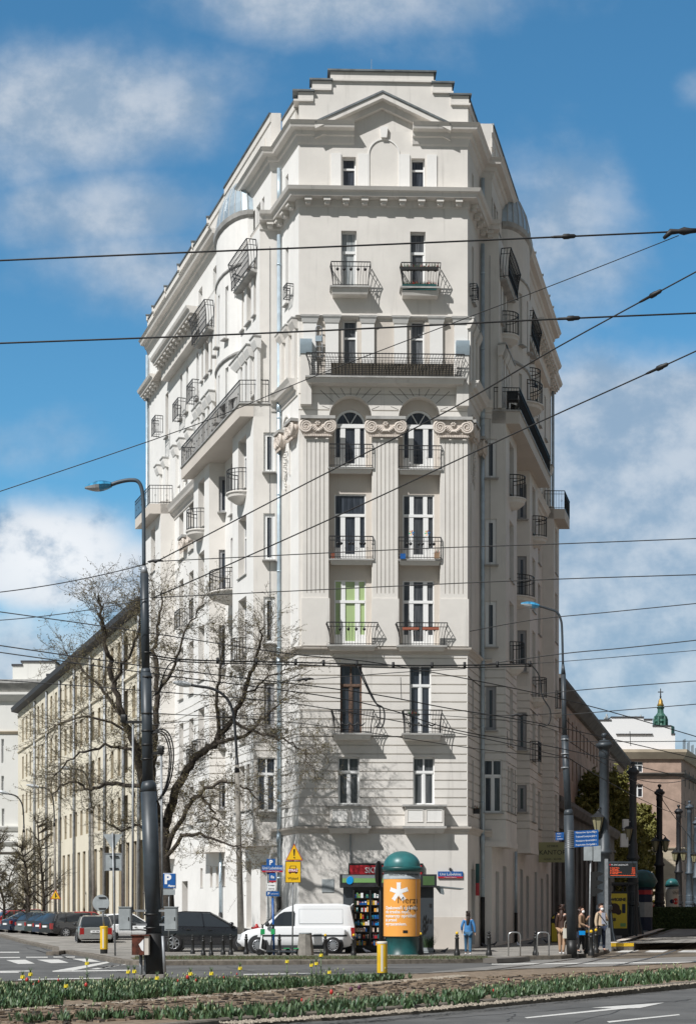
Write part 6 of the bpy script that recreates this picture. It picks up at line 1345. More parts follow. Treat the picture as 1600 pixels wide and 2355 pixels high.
# blue parking / street name post
p = G2(630, 2197.5); Ys = p.y; kk = Ys/F; o = thing('parking_sign_post', 'blue post with Unii Lubelskiej street plate and parking plates left of the yellow sign', 'sign', p); q = lambda x, y: P(x, y, Ys)
mb = MB(); mb.tube([p, q(627, 2066)], 2.7*kk, 8, 0); mb.tube([q(627, 2066), q(626, 1990)], 2*kk, 8, 1); mb.build('pole_shaft', [M['blue_sign'], M['galv']], o)
def plate(par, x0, x1, y0, y1, mt, dy=-.06, name='plate', lab=None):
    mb = MB(); mb.box(q(x0, 0).x, q(x1, 0).x, Ys+dy-.02, Ys+dy, q(0, y1).z, q(0, y0).z); r_ = mb.build(name, M[mt], par)
    if lab: r_['label'] = lab
    return r_
a_ = plate(o, 613, 633, 1976, 2012, 'blue_sign', -.03); text('P', 15*kk, (q(623, 0).x, Ys-.055, q(0, 1985).z), M['white'], a_, bold=.01)
a_ = plate(o, 602.5, 650.5, 1991, 2003, 'blue_sign', -.10, lab='blue street name plate'); b_ = plate(o, 602.5, 650.5, 2003.1, 2007, 'red_sign', -.10); text('Unii Lubelskiej', 9.2*kk, (q(626.5, 0).x, Ys-.124, q(0, 1997.5).z), M['white'], a_, sx=.85); text('Śródmieście Południowe', 3*kk, (q(626.5, 0).x, Ys-.124, q(0, 2005).z), M['white'], b_)
a_ = plate(o, 619, 635, 2009, 2026, 'blue_sign', -.08); text('8a', 9*kk, (q(627, 0).x, Ys-.104, q(0, 2018).z), M['white'], a_, bold=.003); plate(o, 619, 635, 2026.1, 2030, 'red_sign', -.08)
a_ = plate(o, 615, 634, 2032, 2049, 'white', -.06); text('6 miejsc', 4.5*kk, (q(624.5, 0).x, Ys-.085, q(0, 2037).z), M['black'], a_); text('ZAKAZ', 4.2*kk, (q(624.5, 0).x, Ys-.085, q(0, 2045).z), M['black'], a_)
a_ = plate(o, 612, 642, 2051, 2062, 'blue_sign', -.06); text('P', 9*kk, (q(618, 0).x, Ys-.085, q(0, 2056.5).z), M['white'], a_, bold=.004); text('parkometr', 4*kk, (q(632, 0).x, Ys-.085, q(0, 2056.5).z), M['white'], a_)
# P Platny
Ys = 57; kk = Ys/F; p = P(388, 2190, Ys); o = thing('parking_sign', 'square blue P Płatny parking sign above the grey box beside the tram pole', 'sign', p); q = lambda x, y: P(x, y, Ys)
mb = MB(); mb.tube([p, q(389, 2012)], 1.7*kk, 8); mb.build('pole_shaft', M['galv'], o)
a_ = plate(o, 372, 404, 2010, 2043.5, 'blue_sign', -.05); mb = MB(); mb.box(q(371, 0).x, q(405, 0).x, Ys-.05, Ys-.03, q(0, 2044.5).z, q(0, 2009).z); mb.build('sign_rim', M['white'], o); text('P', 30*kk, (q(386, 0).x, Ys-.075, q(0, 2024).z), M['white'], a_, bold=.02); text('Płatny', 6.5*kk, (q(395, 0).x, Ys-.076, q(0, 2038.5).z), M['white'], a_, bold=.004)
a_ = plate(o, 373, 403, 2046, 2059, 'box_grey', -.05)
# sign pole with backs of a give way triangle and a square
p = G2(265, 2199); Ys = p.y; kk = Ys/F; o = thing('sign_post', 'thin pole with the grey backs of a give way triangle and a square sign', 'sign', p); q = lambda x, y: P(x, y, Ys)
mb = MB(); mb.tube([p, q(259, 1916)], 2.1*kk, 8); mb.build('pole_shaft', M['galv'], o)
mb = MB(); mb.plate([(q(259, 0).x, q(0, 1956).z), (q(281.5, 0).x, q(0, 1919).z), (q(236.5, 0).x, q(0, 1919).z)], Ys+.05, Ys+.07); mb.build('triangle_back', M['box_grey'], o)
mb = MB(); mb.box(q(239, 0).x, q(280, 0).x, Ys+.06, Ys+.09, q(0, 2003.5).z, q(0, 1962.5).z, 0)
for a_ in ((239, 280, 1962.5, 1964.5), (239, 280, 2001.5, 2003.5), (239, 241, 1964.6, 2001.4), (278, 280, 1964.6, 2001.4)): mb.box(q(a_[0], 0).x, q(a_[1], 0).x, Ys+.04, Ys+.06, q(0, a_[3]).z, q(0, a_[2]).z, 1)
for yy_ in (1970, 1998): mb.box(q(252, 0).x, q(272, 0).x, Ys+.0, Ys+.06, q(0, yy_+1.2).z, q(0, yy_-1.2).z, 2)
mb.build('square_back', [M['box_grey'], M['galv'], M['black']], o)
def bollard_y(label, x, yb, yt, hw, sign=None):
    p = G2(x, yb); kk = p.y/F; o = thing('traffic_bollard', label, 'bollard', p); h = (yb-yt)*kk; r_ = hw*kk; mb = MB()
    mb.lathe(p, [(r_*.92, 0), (r_*.95, h*.16)], 20, 1); mb.lathe(p, [(r_, h*.16), (r_, h*.93)], 20, 0); mb.lathe(p, [(r_, h*.93), (r_*1.04, h*.94), (r_*1.04, h*.985), (r_*.9, h), (0, h)], 20, 2 if sign is None else 0); mb.build('bollard_body', [M['yellow'], M['black'], M['paper']], o)
    mb = MB(); 
    for a0 in (-.18,): mb.lathe(p, [(r_*1.012, h*.2), (r_*1.012, h*.9)], 4, 0, a0=R(255), a1=R(278))
    mb.build('reflector_strip', M['paper'], o); return o, p, kk
bollard_y('yellow traffic bollard with a pale stripe in front of the advertising column', 878.5, 2252, 2166, 11.8)
o, p, kk = bollard_y('yellow traffic bollard carrying the round back of a road sign', 239, 2194, 2131, 9, 1)
mb = MB(); mb.tube([p+Vector((0, 0, 63*kk)), p+Vector((-.08, 0, 118*kk))], 2.2*kk, 8); mb.build('pole_shaft', M['galv'], o); c = P(232.5, 2078, p.y-.02); mb = MB(); Mr = Matrix.Rotation(R(90), 4, 'X'); mb.lathe(c, [(0, .0), (19*kk, .0), (19.5*kk, .02), (19*kk, .04), (0, .04)], 28, 0, False, Mr); mb.box(c.x-5*kk, c.x+12*kk, c.y-.07, c.y-.045, c.z-14*kk, c.z-11*kk, 1); mb.box(c.x-5*kk, c.x+12*kk, c.y-.07, c.y-.045, c.z+11*kk, c.z+14*kk, 1); mb.build('round_back', [M['box_grey'], M['black']], o)
# round sign edge-on left of the advertising column
Ys = 58.5; kk = Ys/F; p = P(877, 2185, Ys); o = thing('round_sign', 'round road sign seen from behind on a grey pole left of the advertising column', 'sign', p); q = lambda x, y: P(x, y, Ys)
mb = MB(); mb.tube([P(878, 2192, Ys), q(873, 1982)], 2.3*kk, 8); mb.build('pole_shaft', M['pole_dark'], o); mb = MB(); Mr = Matrix.Rotation(R(74), 4, 'Z') @ Matrix.Rotation(R(90), 4, 'X'); mb.lathe(q(869, 2010), [(0, 0), (29*kk, 0), (30*kk, .03), (29*kk, .05), (0, .05)], 28, 0, False, Mr); mb.build('round_back', M['pole_dark'], o)
# ornate tram poles on the right
def ornate(label, x, ybase, ytop, Yo, lanterns, mt, wd=1.):
    kk = Yo/F; b = P(x, ybase, Yo); o = thing('ornate_tram_pole', label, 'pole', b, 0, 'ornate cast iron tram poles on the platform'); H = (ybase-ytop)*kk; m_ = M[mt]
    mb = MB(); mb.lathe(b, [(.62, 0), (.58, .12), (.5, .2), (.45, .5), (.36, 1.2), (.31, 1.75), (.37, 1.8), (.37, 1.95), (.32, 2.0), (.32, 2.4), (.33, 2.5), (.30, 2.55)], 12, 0, False)
    for j in range(10):
        th = j*math.pi/5; mb.tube([b+Vector((.60*math.cos(th), .60*math.sin(th), .1)), b+Vector((.42*math.cos(th), .42*math.sin(th), .8)), b+Vector((.33*math.cos(th), .33*math.sin(th), 1.7))], [.045, .035, .03], 4)
    mb.build('pole_base', m_, o)
    mb = MB(); mb.lathe(b, [(.30*wd, 2.5), (.27*wd, 4.3), (.36*wd, 4.35), (.36*wd, 4.45), (.26*wd, 4.6), (.25*wd, 5.2), (.20*wd, 5.3), (.20*wd, H-1.1), (.24*wd, H-1.05), (.22*wd, H-.9), (.22*wd, H-.75), (.28*wd, H-.7), (.36*wd, H-.62), (.36*wd, H-.52), (.26*wd, H-.46), (.22*wd, H-.36), (.08, H-.32), (.07, H-.22), (.13, H-.16), (.14, H-.08), (.08, H-.01), (0, H)], 14, 0); mb.build('pole_shaft', m_, o)
    for sg in lanterns:
        c = b+Vector((sg*.34, -.28, 5.35)); mb = MB(); mb.tube([b+Vector((0, 0, 6.3)), b+Vector((sg*.2, -.15, 6.45)), c+Vector((0, 0, .95))], .03, 5); mb.lathe(c, [(.30, .66), (.36, .64), (.10, .84), (.05, .92), (0, .95)], 6, 0, False); mb.lathe(c, [(.13, 0), (.15, -.03), (.06, -.08), (0, -.12)], 6, 0, False)
        for j in range(6):
            th = j*math.pi/3; mb.tube([c+Vector((.14*math.cos(th), .14*math.sin(th), 0)), c+Vector((.29*math.cos(th), .29*math.sin(th), .65))], .014, 3)
        l_ = mb.build('lantern', M['pole_dark'], o); mb = MB(); mb.lathe(c, [(.12, .0), (.27, .65)], 6, 0, False); mb.build('lantern_glass', M['lantern'], l_)
    return o
d('lantern', (.30, .28, .17), .25)
ornate('nearest and thickest ornate grey tram pole, lantern on its left, behind the departure board', 1389, 2183, 1686, 73.5, (-1,), 'pole_grey', 1.1)
OB = ornate('ornate grey tram pole with white antenna boxes, in front of the yellow poster', 1455, 2157, 1752, 89, (-1, ), 'pole_grey')
ornate('dark ornate tram pole with two lanterns, third from the left', 1516, 2141, 1804, 108, (-1, 1), 'pole_dark')
ornate('dark ornate tram pole rising from the hedge, fourth from the left', 1560, 2131, 1851, 131, (-1, 1), 'pole_dark')
ornate('bluish ornate tram pole behind the hedge at the right edge', 1585, 2128, 1842, 137, (1,), 'pole_blue')
ornate('hindmost dark ornate tram pole cut by the right edge of the view', 1600, 2124, 1880, 156, (1,), 'pole_blue')
kk = 88.8/F
for i, (x0, x1, y0, y1) in enumerate(((1431, 1444, 1885, 1911), (1426, 1443, 1918, 1949))):
    mb = MB(); a_ = P(x0, y1, 88.8); b_ = P(x1, y0, 88.8); mb.box(a_.x, b_.x, 88.6, 88.95, a_.z, b_.z); mb.box(a_.x+.02, b_.x-.02, 88.58, 88.6, a_.z+.03, b_.z-.03); mb.box(b_.x, b_.x+.12, 88.75, 88.8, a_.z+.1, a_.z+.16, 1); mb.box(b_.x, b_.x+.12, 88.75, 88.8, b_.z-.16, b_.z-.1, 1); mb.build('antenna_box', [M['white'], M['galv']], OB)
# departure board
Ys = 70; kk = Ys/F; p = P(1394, 2184, Ys); o = thing('departure_board', 'grey post with a dark tram departure display showing orange lines', 'display', p); q = lambda x, y: P(x, y, Ys)
mb = MB(); mb.box(q(1390, 0).x, q(1397, 0).x, Ys-.08, Ys+.08, q(0, 2188).z, q(0, 1976).z); mb.taper(q(1388, 0).x, q(1401, 0).x, Ys-.15, Ys+.15, q(0, 2190).z, q(0, 2135).z, -.06, 0, 0); mb.build('post', M['galv'], o)
mb = MB(); mb.box(q(1397, 0).x, q(1464, 0).x, Ys-.12, Ys+.12, q(0, 2019).z, q(0, 1982).z, 0); mb.box(q(1399, 0).x, q(1461, 0).x, Ys-.13, Ys-.12, q(0, 2016).z, q(0, 1986).z, 1); sc = mb.build('display', [M['pole_grey'], M['screen']], o)
text('Pl. Unii Lubelskiej 05', 4.6*kk, (q(1404, 0).x, Ys-.135, q(0, 1990).z), M['white'], sc, align='LEFT', ext=.001)
mb = MB(); mb.box(q(1399.8, 0).x, q(1402.8, 0).x, Ys-.134, Ys-.13, q(0, 1991.5).z, q(0, 1988).z); mb.build('red_tile', M['red_sign'], sc)
for i, (a_, b_) in enumerate((('4  Żerań Wsch.', '2 min'), ('17  Służewiec', '4 min'), ('18  Żerań FSO', '5 min'), ('35  Nowe Bemowo', '9 min'), ('41  Służewiec', '11 min'))):
    text(a_, 3.4*kk, (q(1401, 0).x, Ys-.135, q(0, 1997+i*3.3).z), M['led'], sc, align='LEFT', ext=.001); text(b_, 3.4*kk, (q(1459, 0).x, Ys-.135, q(0, 1997+i*3.3).z), M['led'], sc, align='RIGHT', ext=.001)
mb = MB(); mb.box(q(1402, 0).x, q(1459, 0).x, Ys-.134, Ys-.13, q(0, 2014.6).z, q(0, 2014).z); mb.build('ticker', M['led'], sc)
# tram shelter with yellow poster
Ys = 84; kk = Ys/F; p = P(1420, 2143, Ys); o = thing('tram_shelter', 'tram shelter with a yellow WIOSNĘ advertising poster on its end wall', 'shelter', p); q = lambda x, y: P(x, y, Ys)
zb = gz(Ys)+.3; mb = MB(); mb.box(q(1395, 0).x, q(1466, 0).x, Ys-.2, Ys+4.5, q(0, 2035).z, q(0, 2030).z, 0)
for x_ in (1396, 1443, 1464):
    for dy in (.1, 4.2): mb.box(q(x_, 0).x-.05, q(x_, 0).x+.05, Ys+dy, Ys+dy+.1, zb, q(0, 2035).z, 1)
mb.build('roof', [M['pole_dark'], M['pole_dark']], o)
mb = MB(); mb.box(q(1396, 0).x, q(1442, 0).x, Ys-.1, Ys+.12, zb+.05, q(0, 2051).z, 0); mb.box(q(1397.5, 0).x, q(1440.5, 0).x, Ys-.12, Ys-.1, q(0, 2136).z, q(0, 2056).z, 1); ps = mb.build('poster', [M['black'], M['poster_yellow']], o)
text('WIOSNĘ', 9.5*kk, (q(1421, 0).x, Ys-.125, q(0, 2070).z), M['black'], ps, bold=.012, sx=.95); text('70 GB', 9.5*kk, (q(1405, 0).x, Ys-.125, q(0, 2116).z), M['black'], ps, bold=.012, sx=.8); text('na', 7*kk, (q(1400.5, 0).x, Ys-.125, q(0, 2070).z), M['black'], ps, bold=.01, sx=.8)
mb = MB(); Mr = Matrix.Rotation(R(90), 4, 'X')
for x_, y_, r_ in ((1412, 2090, 12), (1402, 2080, 5), (1421, 2098, 7)): mb.lathe(q(x_, y_)+Vector((0, -.13-r_*.0005, 0)), [(r_*kk, 0), (r_*.9*kk, .004), (0, .005)], 14, 0, False, Mr)
mb.build('poster_picture', [M['bear'], M['navy'], M['green_band']], ps); mb = MB(); mb.box(q(1429, 0).x, q(1437, 0).x, Ys-.126, Ys-.12, q(0, 2101).z, q(0, 2080).z, 1); mb.build('poster_picture', [M['bear'], M['navy'], M['green_band']], ps); mb = MB(); mb.box(q(1425, 0).x, q(1438, 0).x, Ys-.126, Ys-.12, q(0, 2132).z, q(0, 2124).z, 2); mb.build('poster_picture', [M['bear'], M['navy'], M['green_band']], ps)
mb = MB(); mb.box(q(1396, 0).x, q(1440, 0).x, Ys+.3, Ys+1.3, zb+.35, zb+.45); mb.build('bench', M['stone_dark'], o)
# kiosk with teal dome and second advertising column far right
Ys = 100; q = lambda x, y: P(x, y, Ys); kk = Ys/F; c = q(1477, 2140); o = thing('kiosk', 'round teal-domed kiosk with red and blue panels behind the tram shelter', 'kiosk', c)
zb = gz(Ys)+.3; mb = MB(); mb.lathe((c.x, c.y, 0), [(.62, zb), (.62, q(0, 2040).z)], 8, 0, False); mb.lathe((c.x, c.y, 0), [(.635, q(0, 2058).z), (.635, q(0, 2048).z)], 8, 1, False); mb.lathe((c.x, c.y, 0), [(.635, q(0, 2110).z), (.635, q(0, 2076).z)], 8, 2, False); mb.build('body', [M['navy'], M['red_sign'], M['box_grey']], o)
mb = MB(); mb.lathe((c.x, c.y, 0), [(.72, q(0, 2042).z), (.95, q(0, 2028).z), (.90, q(0, 2024).z), (.7, q(0, 2010).z), (.35, q(0, 2003).z), (0, q(0, 2001).z)], 16, 0); mb.build('dome', M['teal'], o)
def adcol(label, x, Yc, r_, ydome, yrim0, yrim1, ybody0, ybody1, ybase, wrap_m):
    q = lambda x, y: P(x, y, Yc); kk = Yc/F; c = Vector((q(x, 0).x, Yc, 0)); zb = q(0, ybase).z; o = thing('advertising_column', label, 'advertising column', (c.x, c.y, zb)); r_ = r_*kk
    z = lambda y: q(0, y).z
    mb = MB(); mb.lathe(c, [(r_*.97, zb), (r_*.97, zb+.05), (r_*.90, zb+.1), (r_*.90, z(ybody1)-.05), (r_*.96, z(ybody1))], 32); mb.build('base', M['teal'], o)
    mb = MB(); mb.lathe(c, [(r_, z(ybody1)), (r_, z(ybody0))], 40); body = mb.build('poster_drum', M[wrap_m], o)
    mb = MB(); mb.lathe(c, [(r_*1.01, z(ybody0)+.0), (r_*1.01, z(ybody0)+.06), (r_*.985, z(ybody0)+.062), (r_*.985, z(yrim1))], 32); hb = mb.build('header_band', M['box_grey'], o)
    mb = MB(); mb.lathe(c, [(r_*1.02, z(yrim1)), (r_*1.10, z(yrim1)), (r_*1.14, z(yrim0)), (r_*1.08, z(yrim0)+.03), (r_*1.0, z(yrim0)+.06)], 32, 1)
    R0 = r_*1.0; Hh = z(ydome)-z(yrim0)-.06; mb.lathe(c, [(R0*math.cos(t*math.pi/20), z(yrim0)+.06+Hh*math.sin(t*math.pi/20)) for t in range(11)], 32, 0); mb.build('dome', [M['teal_light'], M['teal']], o); return o, c, r_, kk, body, hb
o, c, r_, kk, body, hb = adcol('orange poster column with teal dome beside the newsstand', 924, 61.0, 42.5, 1958, 1997, 2006, 2023, 2154, 2198.5, 'orange')
def wt(s, size, ang, y, m_, par, **k): return text(s, size, (c.x, c.y, P(0, y, c.y).z), M[m_], par, wrap=(r_, R(ang)), **k)
for i, s_ in enumerate(('Opakowań z plastiku', 'nie trzeba myć,', 'wystarczy opróżnić', 'je przed', 'wyrzuceniem.')): wt(s_, .165, -62, 2089+i*9.2, 'white', body, align='LEFT', bold=.004)
wt('NARODOWO   WWW.NARO', .10, 8, 2013, 'black', hb); wt('Merza', .36, 20, 2072, 'black', body, name='graffiti', bold=-.004); wt('UFO', .34, 28, 2091, 'black', body, name='graffiti', bold=-.004)
mb = MB(); Rr = r_+.006
for j in range(5):
    a_ = R(90+72*j); 
    for t0 in range(6):
        pts = []
        for rr, w_ in ((t0/6*.36+(.0 if t0 else 0), .065), ((t0+1)/6*.36, .085 if t0 < 5 else .09)):
            for s_ in (-1, 1): u = rr*math.cos(a_)-s_*w_*math.sin(a_); v = rr*math.sin(a_)+s_*w_*math.cos(a_); th = R(-12)+u/r_; pts.append((c.x+math.sin(th)*Rr, c.y-math.cos(th)*Rr, P(0, 2053, c.y).z+v))
        mb.add([pts[0], pts[1], pts[3], pts[2]], [(0, 1, 2, 3)])
mb.build('asterisk', M['white'], body)
mb = MB(); mb.lathe((c.x, c.y, 0), [(r_+.006, P(0, 2146.5, c.y).z), (r_+.006, P(0, 2140, c.y).z)], 4, 0, a0=R(271), a1=R(286)); mb.build('logo_patch', M['black'], body)
mb = MB(); mb.lathe((c.x, c.y, 0), [(r_+.008, P(0, 2153, c.y).z), (r_+.008, P(0, 2024, c.y).z)], 4, 0, a0=R(316), a1=R(318)); mb.build('poster_seam', M['pink'], body)
o, c, r_, kk, body, hb = adcol('pink and grey poster column with teal dome at the far right behind the hedge', 1545, 118, 14.5, 2021, 2036, 2040, 2046, 2096, 2110, 'paper')
wt('OCZYSZCZ', .22, -8, 2052, 'black', body, align='LEFT'); wt('WSPÓLNE', .22, -8, 2056, 'black', body, align='LEFT')
mb = MB()
for a_, mi in ((-12, 0), (24, 1)):
    for j in range(12):
        th = [j*math.pi/6, (j+1)*math.pi/6]; rr = .16 if not mi else .24; P3 = [(0, 0)]+[(rr*math.cos(t), rr*math.sin(t)) for t in th]; mb.add([(c.x+math.sin(R(a_)+u/r_)*(r_+.01), c.y-math.cos(R(a_)+u/r_)*(r_+.01), P(0, 2074, c.y).z+v) for u, v in P3], [(0, 1, 2)], mi)
mb.build('poster_dots', [M['navy'], M['red']], body)
# newsstand kiosk
Ys = 63.6; kk = Ys/F; q = lambda x, y: P(x, y, Ys); z = lambda y: q(0, y).z; p = P(890, 2186, Ys); KI = thing('newsstand', 'dark grey newsstand with magazine racks and an open side awning', 'kiosk', p)
X_ = lambda x: q(x, 0).x
mb = MB(); mb.box(X_(789), X_(997), Ys, Ys+2.4, .25, z(2041)); mb.box(X_(793), X_(1000), Ys-.08, Ys+2.4, .14, .25, 1); mb.build('body', [M['kiosk'], M['black']], KI)
mb = MB(); mb.box(X_(781), X_(1003), Ys-.30, Ys+2.6, z(2041), z(2012), 0); mb.box(X_(787), X_(966), Ys-.31, Ys-.30, z(2031), z(2021), 1); mb.box(X_(787), X_(966), Ys-.31, Ys-.30, z(2020.9), z(2014), 2); hb = mb.build('fascia', [M['pole_dark'], M['green_band'], M['kiosk_band']], KI)
mb = MB(); Mr = Matrix.Translation((X_(804.5), Ys-.32, z(2026))) @ Matrix.Rotation(R(20), 4, 'Y') @ Matrix.Rotation(R(90), 4, 'X'); mb.lathe((0, 0, 0), [(.145, 0), (.135, .012), (0, .012)], 18, 0, False, Matrix.Scale(1, 4)); me = [tuple(Mr @ Vector((v[0]*.95, v[1]*1.15, v[2]))) for v in mb.v]; mb.v = me; mb.build('logo_dot', M['cyan'], hb)
mb = MB()
for i in range(13): mb.box(X_(972)+i*.035, X_(972)+i*.035+.012, Ys-.32, Ys-.30, z(2037), z(2016))
mb.build('grille', M['green_band'], hb)
mb = MB(); mb.box(X_(813), X_(873), Ys-.05, Ys-.0, .42, z(2050), 0)
for x_ in (813, 851, 872): mb.box(X_(x_)-.03, X_(x_)+.03, Ys-.28, Ys-.05, .36, z(2048), 0)
shelves = [2066, 2082, 2098, 2114, 2129, 2144, 2159, 2175]
for y_ in shelves: mb.box(X_(813), X_(873), Ys-.27, Ys-.05, z(y_)-.02, z(y_), 0)
rk = mb.build('magazine_rack', [M['black']], KI); rnd = random.Random(4); cols = ['red_sign', 'blue_sign', 'amber', 'green_band', 'white', 'pink', 'paper', 'cyan', 'teal_light', 'orange', 'purple_petal']
mb = MB()
for y_ in shelves:
    for xa, xb in ((815.5, 848.5), (853, 871)):
        x_ = xa
        while x_ < xb-3:
            w_ = rnd.uniform(3, 7); h_ = rnd.uniform(8, 12)
            if rnd.random() < .85: a_, b_ = X_(x_), X_(min(x_+w_-.8, xb)); yy0 = Ys-.24+rnd.uniform(0, .08); mb.box(a_, b_, yy0, yy0+.03, z(y_)+.002, z(y_)+h_*kk, rnd.randrange(len(cols))); mb.box(a_+.02, b_-.02, yy0-.004, yy0, z(y_)+h_*kk*.55, z(y_)+h_*kk*.85, rnd.randrange(len(cols)))
            x_ += w_
tag(mb.build('magazines', [M[c_] for c_ in cols], rk), None, None, kind='stuff')
mb = MB(); mb.tube(smooth([Vector((X_(x_), Ys-.45, z(y_))) for x_, y_ in ((813, 2080), (808, 2084), (807, 2110), (812, 2130), (814, 2150), (817, 2180))], 4), .018, 5); mb.build('door_handle', M['white'], KI)
mb = MB(); mb.add([(X_(966), Ys-.2, z(2034)), (X_(1066), Ys-.1, z(2044)), (X_(1066), Ys+2.2, z(2044)), (X_(966), Ys+2.3, z(2034)), (X_(966), Ys-.2, z(2037)), (X_(1066), Ys-.1, z(2046)), (X_(1066), Ys+2.2, z(2046)), (X_(966), Ys+2.3, z(2037))], [(0, 1, 2, 3), (4, 7, 6, 5), (0, 4, 5, 1), (1, 5, 6, 2), (3, 2, 6, 7), (0, 3, 7, 4)]); mb.add([(X_(999), Ys-.12, z(2040)), (X_(1018), Ys-.12, z(2042)), (X_(1021), Ys-.1, z(2055)), (X_(1020), Ys-.1, z(2059)), (X_(1011), Ys-.1, z(2056))], [(0, 1, 2, 3, 4)]); mb.build('awning', M['kiosk_band'], KI)
mb = MB(); rnd = random.Random(8)
for i in range(5):
    x0, y0 = 972+rnd.uniform(-2, 5), 2110+i*8; mb.tube([Vector((X_(x0+dx), Ys-.015, z(y0+dy))) for dx, dy in ((0, 12), (3, -4), (4, 8), (8, -6), (7, 6))], .012, 4)
mb.build('graffiti', M['black'], KI); mb = MB()
for y_ in (2083, 2120): mb.box(X_(987), X_(992), Ys-.02, Ys, z(y_+4), z(y_-4)); mb.build('hinge', M['black'], KI); mb = MB()
# plant crate beside the column
p = G2(984, 2192); PC = thing('plant_crate', 'grey crate of spiky plants standing right of the orange advertising column', 'planter', p); mb = MB(); mb.box(p.x-.17, p.x+.2, p.y-.15, p.y+.15, p.z, p.z+.05)
for s_ in (-1, 1): mb.box(p.x-.19, p.x+.22, p.y+s_*.15-.01, p.y+s_*.15+.01, p.z+.06, p.z+.2); mb.box(p.x-.17+(.17+.2)*(s_ > 0)-.01, p.x-.17+(.37)*(s_ > 0)+.01, p.y-.14, p.y+.14, p.z+.06, p.z+.2)
mb.build('crate', M['box_grey'], PC); mb = MB()
for i in range(260):
    a_ = rnd.uniform(0, 6.28); l_ = rnd.uniform(.15, .55); u_ = rnd.uniform(.3, .7); c_ = p+Vector((rnd.uniform(-.12, .14), rnd.uniform(-.1, .1), .12)); s_ = Vector((-math.sin(a_), math.cos(a_), 0))*.010; e_ = c_+Vector((math.cos(a_)*l_*.8, math.sin(a_)*l_*.5, u_)); mb.add([c_-s_, c_+s_, e_], [(0, 1, 2)], i % 2)
mb.build('plants', [M['leaf_b'], M['leaf_c']], PC)
# concrete litter bin
p = G2(702, 2198); kk = p.y/F; LBN = thing('litter_bin', 'conical concrete litter bin in front of the white van', 'litter bin', p); mb = MB(); mb.lathe(p, [(20*kk, 0), (19.5*kk, .1), (14.5*kk, 51*kk), (13*kk, 51*kk), (13*kk, 40*kk), (0, 40*kk)], 8, 0, False); mb.build('bin_body', M['concrete'], LBN); mb = MB(); mb.lathe(p, [(15*kk, 50*kk), (15.4*kk, 51.5*kk), (13*kk, 52*kk)], 20, 0); mb.build('rim', M['box_grey'], LBN)
# bike hoops
for x0, x1, lab in ((1169, 1196, 'left of the two steel bike hoops near the blue-clad woman'), (1235, 1262, 'right of the two steel bike hoops, near the grey lamp pole')):
    p = G2((x0+x1)/2, 2200); kk = p.y/F; o = thing('bike_hoop', 'polished metal '+lab, 'bike stand', p, 0, 'steel bike hoops on the pavement'); h = 55*kk; w_ = (x1-x0)/2*kk; mb = MB(); mb.tube([p+Vector(v) for v in ((-w_, 0, 0), (-w_, 0, h-.12), (-w_+.035, 0, h-.035), (-w_+.12, 0, h), (w_-.12, 0, h), (w_-.035, 0, h-.035), (w_, 0, h-.12), (w_, 0, 0))], 1.7*kk, 8); mb.build('hoop', M['steel'], o)
# iron bollards
pb = thing('iron_bollard', 'x', 'bollard', (0, 0, 0), 0, 'black cast iron bollards along the pavement edge'); mb = MB(); mb.lathe((0, 0, 0), [(.115, 0), (.115, .10), (.095, .16), (.075, .2), (.068, .62), (.085, .64), (.085, .67), (.055, .69), (.055, .73), (.075, .75), (.05, .79), (.03, .80)], 14); mb.build('bollard_body', M['black'], pb, True)
mb = MB(); mb.lathe((0, 0, 0), [(.02, .79), (.05, .82), (.055, .855), (.04, .89), (0, .91)], 12); kn = mb.build('knob', M['black'], pb, True)
pby = thing('iron_bollard', 'y', 'bollard', (0, 0, 0), 0, 'black iron bollards with yellow knobs'); q1 = pb.children[0].copy() if pb.children else None
for ch in [o for o in C.objects if o.parent == pb]:
    q1 = ch.copy(); C.objects.link(q1); q1.parent = pby
    if ch.name.startswith('knob'): q1.data = ch.data.copy(); q1.data.materials[0] = M['yellow']
def bol(x, yb, yt, lab, yel=False, first=[True, True]):
    p = G2(x, yb+(3 if x < 850 and yb > 2180 else 0)); s_ = (yb-yt)*p.y/F/.91; src = pby if yel else pb
    if first[yel]: first[yel] = False; src.location = p; src.scale = (s_,)*3; src['label'] = lab; return src
    return dup(src, p, 0, lab, s_)
for x, yb, yt, lab in ((443, 2192, 2147, 'black iron bollard before the rear wheel of the black car'), (467.5, 2196, 2149, 'black iron bollard before the rear door of the black car'), (485.5, 2196, 2151, 'black iron bollard third from the left below the black car'), (513, 2194, 2148, 'black iron bollard before the front door of the black car'), (530.5, 2194, 2145, 'black iron bollard just left of the concrete lamp'), (566, 2193, 2145, 'black iron bollard before the nose of the white van'), (602, 2194, 2145, 'black iron bollard before the white van front wheel'), (642.5, 2195, 2146, 'black iron bollard right of the parked scooters'), (1124, 2199, 2142, 'black iron bollard between the blue-clad woman and the hoops'), (1231, 2199, 2142, 'black iron bollard between the two bike hoops'), (562, 2170, 2112, 'black bollard half hidden behind the concrete lamp')): bol(x, yb, yt, lab)
for x, yb, yt, lab in ((748, 2196, 2145, 'yellow-knobbed bollard before the white van rear wheel'), (813, 2196, 2145, 'yellow-knobbed bollard before the left rack of the newsstand'), (886, 2196, 2145, 'yellow-knobbed bollard behind the yellow traffic bollard'), (967, 2197, 2145, 'yellow-knobbed bollard at the right side of the orange column'), (1050.5, 2199, 2143, 'yellow-knobbed bollard left of the blue-clad woman'), (1349, 2195, 2139, 'yellow-knobbed bollard, left one of the cluster before the man in beige'), (1359, 2199, 2139, 'yellow-knobbed bollard, front one of the cluster before the man in beige'), (1370, 2193, 2136, 'yellow-knobbed bollard, right one of the cluster before the man in beige')): bol(x, yb, yt, lab, True)
